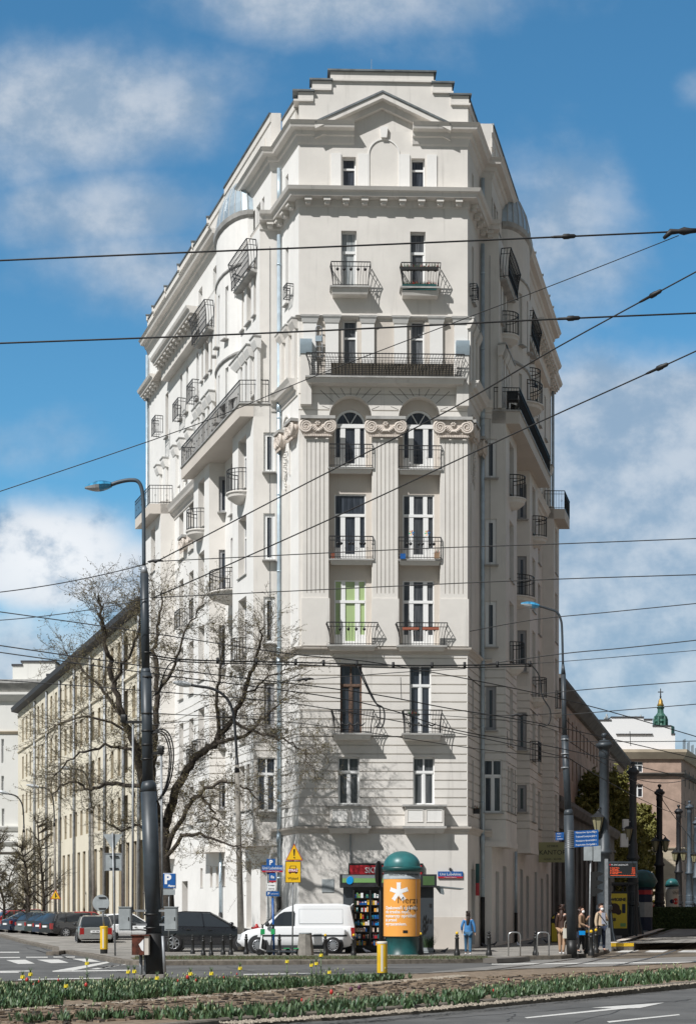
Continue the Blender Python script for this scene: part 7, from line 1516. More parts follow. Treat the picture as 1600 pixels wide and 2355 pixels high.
# hydrant
p = G2(590, 2178); o = thing('fire_hydrant', 'red fire hydrant between the concrete lamp and the white van', 'hydrant', p); kk = p.y/F; mb = MB(); mb.lathe(p, [(.13, 0), (.13, .05), (.10, .08), (.10, .7), (.14, .72), (.14, .78), (.12, .85), (.06, .98), (.04, 1.02), (0, 1.03)], 14); mb.build('body', M['red'], o); mb = MB(); mb.tube([p+Vector((-.24, 0, .82)), p+Vector((.24, 0, .82))], .06, 10); mb.tube([p+Vector((0, -.2, .82)), p+Vector((0, 0, .82))], .07, 10); mb.build('outlet', M['red'], o)
# scooters
def scooter(x, yb, lab, lean, col):
    p = G2(x, yb); o = thing('electric_scooter', lab, 'scooter', p, R(lean), 'shared electric scooters by the blue post'); mb = MB(); mb.box(-.15, .55, -.08, .08, .12, .18); mb.build('deck', M['pole_grey'], o, True)
    mb = MB(); mb.tube([(-.2, 0, .15), (-.42, 0, .25), (-.32, 0, 1.05)], [.035, .03, .03], 8); mb.build('stem', M[col], o, True); mb = MB(); mb.tube([(-.32, -.26, 1.15), (-.33, -.1, 1.12), (-.33, .1, 1.12), (-.32, .26, 1.15)], .018, 6); mb.tube([(-.33, 0, 1.0), (-.33, 0, 1.14)], .035, 8); mb.build('handlebar', M['black'], o, True); mb = MB(); mb.box(-.40, -.26, -.09, .09, .78, .98); mb.build('battery_cover', M['scooter_green'], o, True)
    for wx in (-.46, .62):
        mb = MB(); Mr = Matrix.Rotation(R(90), 4, 'X'); mb.lathe((wx, 0, .12), [(.0, -.02), (.07, -.02), (.11, -.03), (.12, 0), (.11, .03), (.07, .02), (0, .02)], 16, 0, True, Mr); mb.build('wheel', M['tyre'], o, True)
    mb = MB(); mb.box(.45, .68, -.06, .06, .24, .27); mb.build('mudguard', M['scooter_green'], o, True)
scooter(624, 2198, 'white and green scooter left of the blue parking post', 12, 'white'); scooter(648, 2198, 'dark and green scooter right of the blue parking post', -8, 'pole_dark')
mb = MB(); p = P(1310, 2145, 79); k_ = 79/F; kb = thing('pavement_board', 'arched black and yellow pavement board behind the woman in the leather jacket', 'sign', (p.x-.6, 79, gz(79)+KT)); z0 = gz(79)+KT; x0, x1 = (1266-800)*k_, (1294-800)*k_; zt = HC+(2100-2104)*k_
arc = [(x0, z0), (x1, z0), (x1, zt-.25)]+[((x0+x1)/2+(x1-x0)/2*math.cos(t*math.pi/10), zt-.25+.28*math.sin(t*math.pi/10)) for t in range(1, 10)]+[(x0, zt-.25)]
mb.plate(arc, 79, 79.05, 0); cxx = (x0+x1)/2; mb.plate([(cxx+(a-cxx)*.86, z0+.06+(b-z0)*.92) for a, b in arc], 78.98, 79, 1); mb.box(x0+.04, x1-.04, 78.97, 78.98, zt-.42, zt-.2, 0); w_ = mb.build('board', [M['black'], M['poster_yellow']], kb); text('KAWA', .14, (cxx, 78.96, zt-.31), M['white'], w_, ext=.001) if 0 else None
mb = MB(); p = G2(1152, 2163); mb.box(p.x-.35, p.x+.2, p.y, p.y+.3, p.z, p.z+1.15); mb.box(p.x-.30, p.x-.02, p.y-.01, p.y, p.z+.1, p.z+1.0, 1); mb.box(p.x-.37, p.x+.22, p.y-.02, p.y+.32, p.z+1.15, p.z+1.2, 1); tag(mb.build('cable_cabinet', [M['box_grey'], M['kiosk_band']]), 'grey cable cabinet against the shaded wall of the tenement', 'cabinet')
# ================================================================ VEHICLES
def loft(mb, secs, mi=0, close=True):
    n = len(secs[0]); vs = [p for s_ in secs for p in s_]; fs = []
    for i in range(len(secs)-1):
        for j in range(n-1): fs.append((i*n+j, (i+1)*n+j, (i+1)*n+j+1, i*n+j+1))
        fs.append((i*n+n-1, (i+1)*n+n-1, (i+1)*n, i*n))
    fs += [tuple(range(n))[::1], tuple(range((len(secs)-1)*n, len(secs)*n))[::-1]]
    mb.add(vs, fs, mi)
def interp(tab, x):
    for (x0, y0), (x1, y1) in zip(tab, tab[1:]):
        if x0 <= x <= x1: return y0+(y1-y0)*(x-x0)/(x1-x0)
    return tab[-1][1] if x > tab[-1][0] else tab[0][1]
CARS = dict(
 hatch=dict(L=4.05, W=1.72, H=1.46, belt=[(0, .80), (.06, .93), (.7, .90), (.97, .72), (1, .55)], roof=[(.02, .93), (.13, 1.40), (.30, 1.46), (.52, 1.44), (.74, .91)], wheels=(.19, .82), wr=.31),
 wagon=dict(L=4.4, W=1.72, H=1.45, belt=[(0, .80), (.04, .93), (.72, .90), (.97, .72), (1, .5)], roof=[(.015, .93), (.07, 1.40), (.3, 1.45), (.54, 1.42), (.74, .91)], wheels=(.2, .82), wr=.31),
 sedan=dict(L=4.5, W=1.76, H=1.43, belt=[(0, .85), (.05, .98), (.7, .92), (.97, .70), (1, .5)], roof=[(.10, .97), (.25, 1.38), (.38, 1.43), (.53, 1.41), (.74, .92)], wheels=(.2, .81), wr=.32),
 suv=dict(L=4.45, W=1.82, H=1.66, belt=[(0, .95), (.04, 1.08), (.3, 1.06), (.72, 1.02), (.96, .86), (1, .62)], roof=[(.015, 1.12), (.10, 1.56), (.28, 1.66), (.52, 1.63), (.76, 1.02)], wheels=(.185, .81), wr=.36),
 van=dict(L=4.2, W=1.70, H=1.80, belt=[(0, .95), (.02, 1.0), (.6, .98), (.76, .95), (.94, .80), (1, .60)], roof=[(.0, .98), (.03, 1.72), (.12, 1.80), (.50, 1.79), (.60, 1.62), (.79, .96)], wheels=(.18, .82), wr=.30))
def make_car(label, kind, paint, loc, heading, length=None, group='cars parked in the slanted row on the left', front=True, scale=1., plate_txt=None):
    c = CARS[kind]; L, W, H = c['L'], c['W'], c['H']; o = thing('parked_van' if kind == 'van' else 'parked_car', label, 'van' if kind == 'van' else 'car', loc, heading, group, scale); hw = W/2; zb = .22; N = 26
    def taper(x): return 1-.13*max(0, (.1-x)/.1)**2-.20*max(0, (x-.80)/.2)**2
    secs = []
    for i in range(N+1):
        f = i/N; X0 = (f-.5)*L; b = interp(c['belt'], f); w_ = hw*taper(f); z0 = zb+.10*max(0, (.08-f)/.08)+.08*max(0, (f-.92)/.08)
        half = [(w_*.86, z0), (w_*.97, z0+.10), (w_*1.0, z0+(b-z0)*.45), (w_*.995, z0+(b-z0)*.72), (w_*.965, b-.05), (w_*.90, b), (w_*.4, b+.025)]
        secs.append([(X0, y, z) for y, z in half]+[(X0, -y, z) for y, z in half[::-1]])
    mb = MB(); loft(mb, secs, 0); body = mb.build('body', [M[paint]], o, True, sharp=38)
    # cabin glasshouse
    rf = c['roof']; mb = MB(); secs = []
    cargo = kind == 'van'
    def cab(scale, z_off=0., xs=None, top_only=False):
        out_ = []
        for f, z in rf:
            pass
        return out_
    x0, x1 = rf[0][0], rf[-1][0]; NN = 22
    for i in range(NN+1):
        f = x0+(x1-x0)*i/NN; z = interp(rf, f); b = interp(c['belt'], f)-.02; zt = max(z, b+.01); k = (zt-b)/(H-b); w0 = hw*taper(f)*.905; w1 = w0*(1-.17*k) if not cargo or f > .5 else w0*(1-.07*k)
        secs.append([((f-.5)*L, w0, b), ((f-.5)*L, (w0+w1)/2+.01, (b+zt)/2), ((f-.5)*L, w1, zt-.06*k), ((f-.5)*L, w1*.85, zt), ((f-.5)*L, -w1*.85, zt), ((f-.5)*L, -w1, zt-.06*k), ((f-.5)*L, -(w0+w1)/2-.01, (b+zt)/2), ((f-.5)*L, -w0, b)])
    loft(mb, secs, 0); mb.build('glasshouse', [M['car_glass'] if not cargo else M[paint]], o, True, sharp=38)
    if not cargo:      # roof skin and pillars in body colour
        mb = MB(); rs = [s_ for s_, i in zip(secs, range(NN+1)) if interp(rf, x0+(x1-x0)*i/NN) > H-.10]; rs2 = []
        for s_ in rs: rs2.append([(s_[0][0], s_[2][1]+.008, s_[2][2]-.02), (s_[0][0], s_[3][1]+.01, s_[3][2]+.012), (s_[0][0], s_[4][1]-.01, s_[4][2]+.012), (s_[0][0], s_[5][1]-.008, s_[5][2]-.02)])
        loft(mb, rs2, 0)
        def pillar(fa, fb, w_):   # from roof fraction fa to belt fraction fb
            for sg in (1, -1):
                zt = interp(rf, fa); ba = interp(c['belt'], fb); wt_ = hw*taper(fa)*.905*(1-.17)+.014; wb_ = hw*taper(fb)*.905+.014; mid = ((fa+fb)/2-.5)*L
                P1 = Vector(((fa-.5)*L, sg*wt_, zt-.05)); P2_ = Vector(((fb-.5)*L, sg*wb_, ba)); Pm = (P1+P2_)/2+Vector((0, sg*.012, 0)); mb.tube([P1, Pm, P2_], w_, 4, smooth=False)
        pillar(rf[-2][0], rf[-1][0]-.015, .035); pillar(.44, .46, .028); pillar(rf[1][0]+.02, rf[0][0]+.035, .05)
        if kind in ('wagon', 'suv'): pillar(.22, .20, .035)
        mb.build('roof', [M[paint]], o, True)
    else:
        for sg in (1, -1):
            mb = MB(); w_ = hw*.905; y_ = lambda z: sg*(w_*taper(.6)*(1-.10*(z-.95)/.85)+.018)
            mb.add([((.51-.5)*L, y_(1.0), 1.0), ((.73-.5)*L, y_(1.0), 1.0), ((.64-.5)*L, y_(1.42), 1.42), ((.60-.5)*L, y_(1.50), 1.50), ((.51-.5)*L, y_(1.52), 1.52)], [(0, 1, 2, 3, 4)]); mb.build('side_window', [M['car_glass']], o, True)
            mb = MB(); mb.box((.06-.5)*L, (.80-.5)*L, min(sg*hw*.985, sg*(hw+.012)), max(sg*hw*.985, sg*(hw+.012)), .62, .68); mb.build('rub_strip', M['plastic'], o, True)
            mb = MB(); 
            for a_, b_ in (((.10, 1.08), (.10, 1.60)), ((.10, 1.60), (.47, 1.60)), ((.47, 1.60), (.47, 1.08)), ((.47, 1.08), (.10, 1.08))): mb.tube([((a_[0]-.5)*L, y_(a_[1])-sg*.0, a_[1]), ((b_[0]-.5)*L, y_(b_[1]), b_[1])], .007, 4)
            mb.build('panel_crease', M['box_grey'], o, True)
        mb = MB(); mb.add([((.63-.5)*L, -.60, 1.56), ((.63-.5)*L, .60, 1.56), ((.775-.5)*L, .68, 1.02), ((.775-.5)*L, -.68, 1.02)], [(0, 1, 2, 3)]); mb.v = [(x+.03, y, z+.02) for x, y, z in mb.v]; mb.build('windscreen', [M['car_glass']], o, True)
    Mr = Matrix.Rotation(R(90), 4, 'X')
    for wf in c['wheels']:
        for sg in (1, -1):
            wx = (wf-.5)*L; wr = c['wr']; mb = MB(); mb.lathe((wx, sg*(hw*.985+.006), wr), [(wr+.075, 0), (0, sg*-.002)], 24, 0, False, Mr); 
            mb.build('wheel_arch', M['black'] if kind != 'van' else M['plastic'], o, True)
            mb = MB(); mb.lathe((wx, sg*(hw-.07), wr), [(wr*.66, -.10*sg*-1), (wr*.95, -.09*sg*-1), (wr, -.04*sg*-1), (wr, .08*sg*-1), (wr*.96, .10*sg*-1), (wr*.68, .105*sg*-1)][::1], 26, 0, True, Mr)
            wh = mb.build('wheel', M['tyre'], o, True); mb = MB(); yo = sg*(hw+.022)
            mb.lathe((wx, sg*(hw+.005), wr), [(wr*.70, 0), (wr*.62, sg*.015), (0, sg*.02)], 20, 1, True, Mr)
            for k in range(7 if kind != 'van' else 12):
                a_ = k*2*math.pi/(7 if kind != 'van' else 12); mb.tube([(wx, yo, wr), (wx+wr*.62*math.cos(a_), yo, wr+wr*.62*math.sin(a_))], [.045, .028], 4)
            ring = [(wx+wr*.64*math.cos(j*math.pi/10), yo-.004*sg, wr+wr*.64*math.sin(j*math.pi/10)) for j in range(21)]; mb.tube(ring, .02, 5); mb.build('rim', [M['rim'], M['pole_dark']], wh, True)
    # lamps, plates, bumpers, mirrors, sills
    rz = interp(c['belt'], .03); fz = interp(c['belt'], .96); tw = hw*taper(.015)
    for sg in (1, -1):
        mb = MB(); h_ = .34 if kind in ('van', 'wagon') else .20; mb.box(-.5*L-.012, (-.47)*L, sg*(tw-.20) if sg > 0 else sg*(tw+.012), sg*(tw+.012) if sg > 0 else sg*(tw-.20), rz-.06-h_, rz-.06); mb.build('taillight', M['tail'], o, True)
        mb = MB(); ft = hw*taper(.975); mb.box(.455*L, .497*L, min(sg*(ft-.30), sg*(ft+.0)), max(sg*(ft-.30), sg*(ft+.0)), fz-.22, fz-.04); mb.build('headlight', M['headlight'], o, True)
        mb = MB(); mf = rf[-1][0]-.05; mb.lathe(((mf-.5)*L, sg*(hw+.07), interp(c['belt'], mf)+.10), [(0, -.08), (.075, -.06), (.085, .02), (.05, .08), (0, .09)], 10); mb.tube([((mf-.5)*L, sg*(hw*.88), interp(c['belt'], mf)+.03), ((mf-.5)*L, sg*(hw+.05), interp(c['belt'], mf)+.06)], .02, 4); mb.build('wing_mirror', M['plastic'] if kind in ('van', 'wagon') else M[paint], o, True)
        mb = MB(); mb.box(-.33*L+.35, .28*L, min(sg*hw*.9, sg*(hw*.985)), max(sg*hw*.9, sg*(hw*.985)), .17, .30); mb.build('sill', M['plastic'], o, True)
        if kind != 'van':
            mb = MB(); 
            for f in (.27, .46, .66): mb.tube([((f-.5)*L, sg*(hw*.998), .36), ((f-.5)*L, sg*(hw*.999), .6), ((f-.5)*L, sg*(hw*.975), interp(c['belt'], f)-.06)], .006, 3)
            for f in (.30, .50): mb.box((f-.5)*L, (f+.035-.5)*L, min(sg*hw*.99, sg*(hw+.02)), max(sg*hw*.99, sg*(hw+.02)), interp(c['belt'], f)-.16, interp(c['belt'], f)-.13)
            mb.build('door_seam', M['black'], o, True)
    mb = MB(); mb.box(-.5*L-.05, -.47*L, -tw*.96, tw*.96, .30, .52); mb.build('rear_bumper', M['plastic'] if kind in ('van', 'suv') else M[paint], o, True)
    mb = MB(); mb.box(.47*L, .5*L+.02, -tw*.86, tw*.86, .25, .46); mb.build('front_bumper', M['plastic'] if kind == 'van' else M[paint], o, True)
    mb = MB(); mb.box(-.5*L-.06, -.5*L-.045, -.26, .26, .60, .71); mb.box(-.5*L-.045, -.48*L, -.26, .26, .60, .71); pl = mb.build('number_plate', M['white'], o, True)
    if plate_txt: text(plate_txt, .10, (-.5*L-.065, 0, .655), M['black'], pl, rot=(R(90), 0, R(-90)), local=True)
    return o
def gp(x, y, off=0.): p = G(x, y, off); return p
make_car('white panel van with grey bumpers, its rear doors toward the newsstand', 'van', 'van_white', G2(683, 2193), R(178), group=None, scale=1.075)
sv = make_car('black estate-like off-roader parked across the pavement behind the bollards', 'suv', 'car_black', G2(480, 2189), R(3), group=None, scale=.985)
street = R(90)+math.atan(.3535)
make_car('silver estate car seen from behind, beside the yellow bollard', 'wagon', 'car_silver', gp(216, 2172, .02), street-R(8), plate_txt='WI 1846', scale=.98)
make_car('white hatchback partly hidden by the grey tram pole', 'hatch', 'van_white', gp(296, 2166, .02), R(28))
row = [(58, 2147, 'sedan', 'car_silver', 'light silver car, second from the left end of the row', R(215)), (16, 2143, 'hatch', 'car_red', 'bright red car at the left end of the row', R(215)), (88, 2149, 'sedan', 'car_blue', 'dark navy saloon between the light silver and the grey cars', R(36)), (116, 2151, 'hatch', 'car_grey', 'mid grey hatchback right of the navy saloon', R(36)), (140, 2153, 'hatch', 'car_green', 'very dark green hatchback right of the mid grey one', R(36)), (160, 2155, 'hatch', 'car_blue', 'dark blue hatchback with red tail lamp, right of the green one', R(36)), (184, 2157, 'wagon', 'car_black', 'black estate car with green papers, behind the silver estate', R(36)), (206, 2152, 'hatch', 'car_red', 'dark red car behind the black estate', R(36))]
for x, y, kd, pt, lb, hd in row: make_car(lb, kd, pt, gp(x, y, .02), hd)
for i, (x, y, pt, lb) in enumerate(((262, 2140, 'van_white', 'white car roof behind the round sign back'), (240, 2137, 'car_grey', 'grey car roof farther back behind the silver estate'), (340, 2150, 'car_grey', 'grey car behind the tram pole'), (70, 2134, 'car_red', 'red car far back, roof showing above the navy saloon'), (30, 2132, 'car_grey', 'grey car far back at the left end'))): make_car(lb, 'hatch', pt, gp(x, y, .02), street, group='cars standing farther back on the left street')

# ================================================================ PEOPLE
def skinmesh(verts, edges, radii, sub=1):
    me = bpy.data.meshes.new('s'); me.from_pydata(verts, edges, []); ob = bpy.data.objects.new('s', me); C.objects.link(ob)
    md = ob.modifiers.new('k', 'SKIN'); md.use_smooth_shade = True; md.branch_smoothing = .6
    for i, r in enumerate(radii): v = me.skin_vertices[0].data[i]; v.radius = (r, r) if not isinstance(r, tuple) else r
    me.skin_vertices[0].data[0].use_root = True
    if sub: s_ = ob.modifiers.new('u', 'SUBSURF'); s_.levels = sub; s_.render_levels = sub
    bpy.context.view_layer.update(); out_ = bpy.data.meshes.new_from_object(ob.evaluated_get(bpy.context.evaluated_depsgraph_get())); bpy.data.objects.remove(ob); return out_
def meshobj(name, me, mats, parent):
    me.name = name; me.materials.clear()
    for m in mats: me.materials.append(m)
    o = bpy.data.objects.new(name, me); C.objects.link(o); o.parent = parent; return o
def person(label, loc, heading, H, top, bottom, hair, lstep=0., armL=None, armR=None, coat=0., long_hair=False, mask=False, shoes='white', lean=0., back=False, helmet=None, slim=1., group=None, head_yaw=0., headcol=None, legsM=None):
    """local frame: faces -Y, x = person's left is +x"""
    o = thing('person', label, 'person', loc, heading, group, H/1.72)
    V = []; E = []; Rr = []
    def v(p, r, par=None):
        V.append(p); Rr.append(r); 
        if par is not None: E.append((par, len(V)-1))
        return len(V)-1
    ln = lean
    pel = v((0, 0, .95), (.15*slim, .11)); sp1 = v((0, -ln*.3, 1.12), (.135*slim, .10), pel); ch = v((0, -ln*.7, 1.30), (.155*slim, .115), sp1); sh = v((0, -ln*.9, 1.41), (.11, .085), ch); nk = v((0, -ln-.0, 1.49), .05, sh); hd0 = v((0, -ln-.015, 1.56), (.068, .075), nk); hd1 = v((0, -ln-.02, 1.63), (.078, .092), hd0); hd2 = v((0, -ln-.01, 1.69), (.058, .07), hd1)
    legs = {}
    for sg in (1, -1):
        st = lstep*sg; hp = v((sg*.085, 0, .88), .085, pel); kn = v((sg*.09, -st*.5-abs(st)*.15, .50), .058, hp); an = v((sg*.09, -st*.8+(.08 if st < 0 else 0), .10), .038, kn); ft = v((sg*.095, -st*.8-.10+(.08 if st < 0 else 0), .045), .036, an); legs[sg] = (hp, kn, an, ft)
        a_ = (armL if sg > 0 else armR) or ((.24, .02, 1.12), (.25, -.05, .90)); el, wr = a_
        s_ = v((sg*.165, -ln*.8, 1.40), .056, sh); e_ = v((sg*el[0], el[1]-ln*.6, el[2]), .040, s_); w_ = v((sg*wr[0], wr[1]-ln*.4, wr[2]), .028, e_)
        dd = (Vector(V[w_])-Vector(V[e_])).normalized(); pm = Vector(V[w_])+dd*.06; p_ = v(tuple(pm), (.034, .022), w_)
        side = dd.cross(Vector((1, 0, 0) if abs(dd.x) < .8 else (0, 1, 0))).normalized(); curl = Vector((-sg*.3, -.6, 0))
        for k in range(4):
            b_ = pm+side*(k-1.5)*.018+dd*.02; f1 = v(tuple(b_+dd*.025), .009, p_); f2 = v(tuple(b_+dd*(.05+.006*(1.5-abs(k-1.5)))+curl*.015), .008, f1); v(tuple(b_+dd*.065+curl*.035), .007, f2)
        th = v(tuple(Vector(V[w_])+dd*.035+side*.035), .010, w_); v(tuple(Vector(V[w_])+dd*.065+side*.05), .008, th)
    me = skinmesh(V, E, Rr, 1); body = meshobj('body', me, [M['skin'], M[legsM or bottom]], o)
    for pl_ in me.polygons:
        c_ = pl_.center; pl_.material_index = 1 if c_.z < .92 and abs(c_.x) < .19 and c_.z > .11 and not (c_.z > .62 and abs(c_.x) > .16) else 0
    # face
    mb = MB(); hc = Vector(V[hd0]); mb.lathe(hc+Vector((0, -.085, .035)), [(0, -.025), (.014, -.015), (.008, .02), (0, .03)], 6); mb.build('nose', M['skin'], body, True)
    for sg in (1, -1):
        mb = MB(); mb.lathe(hc+Vector((sg*.030, -.088, .055)), [(0, -.008), (.011, 0), (0, .008)], 8); mb.build('eye', M['black'], body, True); mb = MB(); mb.lathe(hc+Vector((sg*.082, .0, .04)), [(0, -.03), (.012, -.01), (.016, .015), (0, .03)], 6); mb.build('ear', M['skin'], body, True)
    mb = MB(); mb.box(-.022, .022, hc.y-.088, hc.y-.08, hc.z-.025, hc.z-.018); mb.build('mouth', M['red_sign'], body, True)
    if mask: mb = MB(); mb.lathe(hc+Vector((0, -.045, -.01)), [(.02, -.06), (.055, -.045), (.062, 0), (.055, .035), (.03, .05)], 12); mb.build('face_mask', M['white'], body, True)
    # clothes
    def sub(idx, grow, extra=None, sub_=1, nm='clothes', mt=top):
        mp = {}; vv = []; rr = []; ee = []
        for i in idx: mp[i] = len(vv); vv.append(V[i]); r = Rr[i]; rr.append(tuple(q+grow for q in r) if isinstance(r, tuple) else r+grow)
        for a, b in E:
            if a in mp and b in mp: ee.append((mp[a], mp[b]))
        if extra: extra(mp, vv, rr, ee)
        return meshobj(nm, skinmesh(vv, ee, rr, sub_), [M[mt]], o)
    arms = []
    kids = {}
    for a, b in E: kids.setdefault(a, []).append(b)
    for a in kids[sh]:
        if a != nk: arms += [a, kids[a][0], kids[kids[a][0]][0]]
    def hemx(mp, vv, rr, ee):
        vv.append((0, -.0, .93-coat)); rr.append((.17*slim+coat*.08, .13+coat*.08)); ee.append((mp[pel], len(vv)-1))
    sub([pel, sp1, ch, sh]+arms, .018, hemx, 1, 'coat' if coat > .2 else 'jacket', top)
    lg = [q for sg in (1, -1) for q in legs[sg][:3]]; sub([pel]+lg, .016, None, 1, 'trousers', bottom)
    for sg in (1, -1):
        a_ = Vector(V[legs[sg][2]]); f_ = Vector(V[legs[sg][3]]); me = skinmesh([tuple(a_+Vector((0, .01, -.02))), tuple((a_+f_)/2+Vector((0, 0, -.03))), tuple(f_+Vector((0, -.06, -.008)))], [(0, 1), (1, 2)], [.045, .045, .036], 1); meshobj('shoe', me, [M[shoes]], o)
    if helmet: mb = MB(); mb.lathe(Vector(V[hd1])+Vector((0, 0, .02)), [(.125, -.01), (.115, 0), (.105, .05), (.07, .10), (0, .115)], 14); mb.build('helmet', M[helmet], o, True)
    hv = [(0, hc.y+.015, hc.z+.09), (0, hc.y+.03, hc.z+.12), (0, hc.y+.055, hc.z+.03)]; hr = [(.085, .095), (.07, .07), (.078, .05)]; he = [(0, 1), (0, 2)]
    if long_hair: hv += [(0, hc.y+.09, hc.z-.10), (.01, hc.y+.11, hc.z-.24), (.03, hc.y+.12, hc.z-.38)]; hr += [(.085, .05), (.08, .04), (.035, .02)]; he += [(2, 3), (3, 4), (4, 5)]
    else: hr[0] = (.078, .088)
    meshobj('hair', skinmesh(hv, he, hr, 1), [M[hair]], o)
    return o
pw = person('woman in blue sweatshirt and jeans walking away, seen from behind', G2(1076, 2197), R(175), 1.60, 'blue_cloth', 'denim', 'hair_dark', .16, ((.25, .04, 1.16), (.25, -.10, .98)), ((.26, .02, 1.13), (.28, -.03, .89)), long_hair=True, slim=1.08)
person('man in black with a backpack walking along the shaded wall, looking at his phone', G(1216, 2160, KT), R(120), 1.80, 'black_cloth', 'black_cloth', 'hair_dark', .24, ((.24, -.02, 1.15), (.16, -.28, 1.22)), ((.24, .04, 1.12), (.24, -.05, .9)), shoes='black')
mn = [o for o in C.objects if o.name == 'person.001'][0]
mb = MB(); mb.lathe((0, .17, 1.05), [(0, -.1), (.13, -.05), (.15, .1), (.13, .28), (0, .34)], 12); mb.build('backpack', M['black_cloth'], mn, True)
lw = person('woman in brown leather jacket holding a pale tote bag, left of the grey lamp pole', G2(1292, 2196), R(150), 1.84, 'leather', 'khaki', 'hair_brown', .04, ((.22, -.02, 1.12), (.22, -.10, .95)), ((.23, .0, 1.1), (.24, -.06, .88)), long_hair=True, slim=.95)
k = [c for c in C.objects if c.parent == lw][0]
mb = MB(); p = G2(1303, 2170); p = Vector((P(1302, 0, lw.location.y-.25).x, lw.location.y-.25, 0)); kk = p.y/F; zt = P(0, 2136, p.y).z; mb.box(p.x-.13, p.x+.12, p.y-.04, p.y+.04, P(0, 2159, p.y).z, zt); mb.tube(smooth([Vector((p.x-.08, p.y, zt)), Vector((p.x-.05, p.y, zt+.25)), Vector((p.x+.03, p.y, zt+.25)), Vector((p.x+.07, p.y, zt))], 4), .01, 4); tag(mb.build('tote_bag', M['paper']), 'pale cream tote bag held by the woman in the leather jacket', 'bag')
cw = person('long-haired woman in a camel coat with a mask, right of the grey lamp pole', G2(1337, 2192), R(60), 1.80, 'camel', 'black_cloth', 'hair_brown', .05, ((.22, -.05, 1.15), (.12, -.20, 1.30)), ((.23, -.03, 1.1), (.15, -.22, 1.02)), long_hair=True, coat=.32, shoes='black', mask=True, slim=.95)
mb = MB(); b0 = P(1339, 2150, cw.location.y-.3); mb.box(b0.x-.14, b0.x+.1, b0.y-.05, b0.y+.05, b0.z-.02, b0.z+.14, 0); mb.box(b0.x-.22, b0.x-.142, b0.y-.05, b0.y+.05, b0.z-.12, b0.z+.1, 1); tag(mb.build('handbag', [M['cyan'], M['navy']]), 'small blue bag held by the woman in the camel coat', 'bag')
mm = person('man in beige jacket and white mask carrying a black briefcase', G2(1382, 2189), R(25), 1.92, 'coat_beige', 'navy', 'hair_brown', .05, ((.25, -.04, 1.13), (.10, -.20, 1.22)), ((.25, -.02, 1.1), (.26, -.08, .90)), coat=.06, shoes='leather', mask=True)
mb = MB(); mb.box(-.075, .075, -.155, -.135, 1.0, 1.42); mb.build('shirt', M['shirt'], mm, True); mb = MB(); mb.tube([(-.17, -.05, 1.42), (-.05, -.16, 1.2), (.15, -.14, .98)], .018, 5); mb.build('strap', M['black'], mm, True)
mb = MB(); b0 = P(1371, 2145, mm.location.y-.28); mb.box(b0.x-.22, b0.x+.2, b0.y-.07, b0.y+.07, b0.z-.1, b0.z+.16); mb.tube([b0+Vector((-.1, 0, .16)), b0+Vector((-.06, 0, .22)), b0+Vector((.06, 0, .22)), b0+Vector((.1, 0, .16))], .014, 5); tag(mb.build('briefcase', M['black']), 'black briefcase carried by the man in the beige jacket', 'bag')
person('worker in red with a yellow helmet standing far down the platform', G(1503, 2133, .3), R(20), 1.85, 'red_cloth', 'navy', 'hair_dark', .03, helmet='yellow_petal', shoes='black')
person('dark-clothed person waiting behind the pole by the teal-domed kiosk', G(1474, 2140, .3), R(200), 1.80, 'black_cloth', 'black_cloth', 'hair_dark', .02, shoes='black')
person('person in dark jacket half hidden behind the woman in leather', G(1288, 2172, KT), R(160), 1.80, 'navy', 'black_cloth', 'hair_dark', .03, shoes='black', long_hair=True)
# pigeons
rnd = random.Random(2)
def pigeon(x, y, a, lab):
    p = G2(x, y); o = thing('pigeon', lab, 'pigeon', p, a, 'pigeons on the pavement'); me = skinmesh([(0, 0, .12), (.07, 0, .14), (.11, 0, .19), (.13, 0, .22), (-.09, 0, .10), (-.17, 0, .08), (.155, 0, .215), (0, .02, .06), (0, .02, .0), (.0, -.02, .06), (.0, -.02, 0)], [(0, 1), (1, 2), (2, 3), (0, 4), (4, 5), (3, 6), (0, 7), (7, 8), (0, 9), (9, 10)], [(.06, .055), .05, .03, .026, .045, (.03, .01), .006, .01, .006, .01, .006], 1); meshobj('body', me, [M['pigeon']], o)
for x, y, a, lab in ((1002, 2178, 3, 'leftmost of the pigeons at the foot of the wall'), (1013, 2179, 1, 'second pigeon from the left at the foot of the wall'), (1024, 2179, 2.5, 'third pigeon from the left at the foot of the wall'), (1037, 2177, 1.5, 'pigeon nearest the blue-clad woman by the wall'), (1022, 2194, .2, 'pigeon alone on the pavement left of the yellow-knobbed bollard'), (843, 2195, 3, 'pigeon under the newsstand'), (1114, 2181, 3, 'pigeon left of the bollard right of the woman'), (1136, 2178, .4, 'pigeon spreading just right of that bollard'), (1192, 2179, 2, 'pigeon seen through the left bike hoop'), (1220, 2175, 0, 'pigeon between the two bike hoops'), (1256, 2172, 3.1, 'pigeon beyond the right bike hoop')): pigeon(x, y, a, lab)

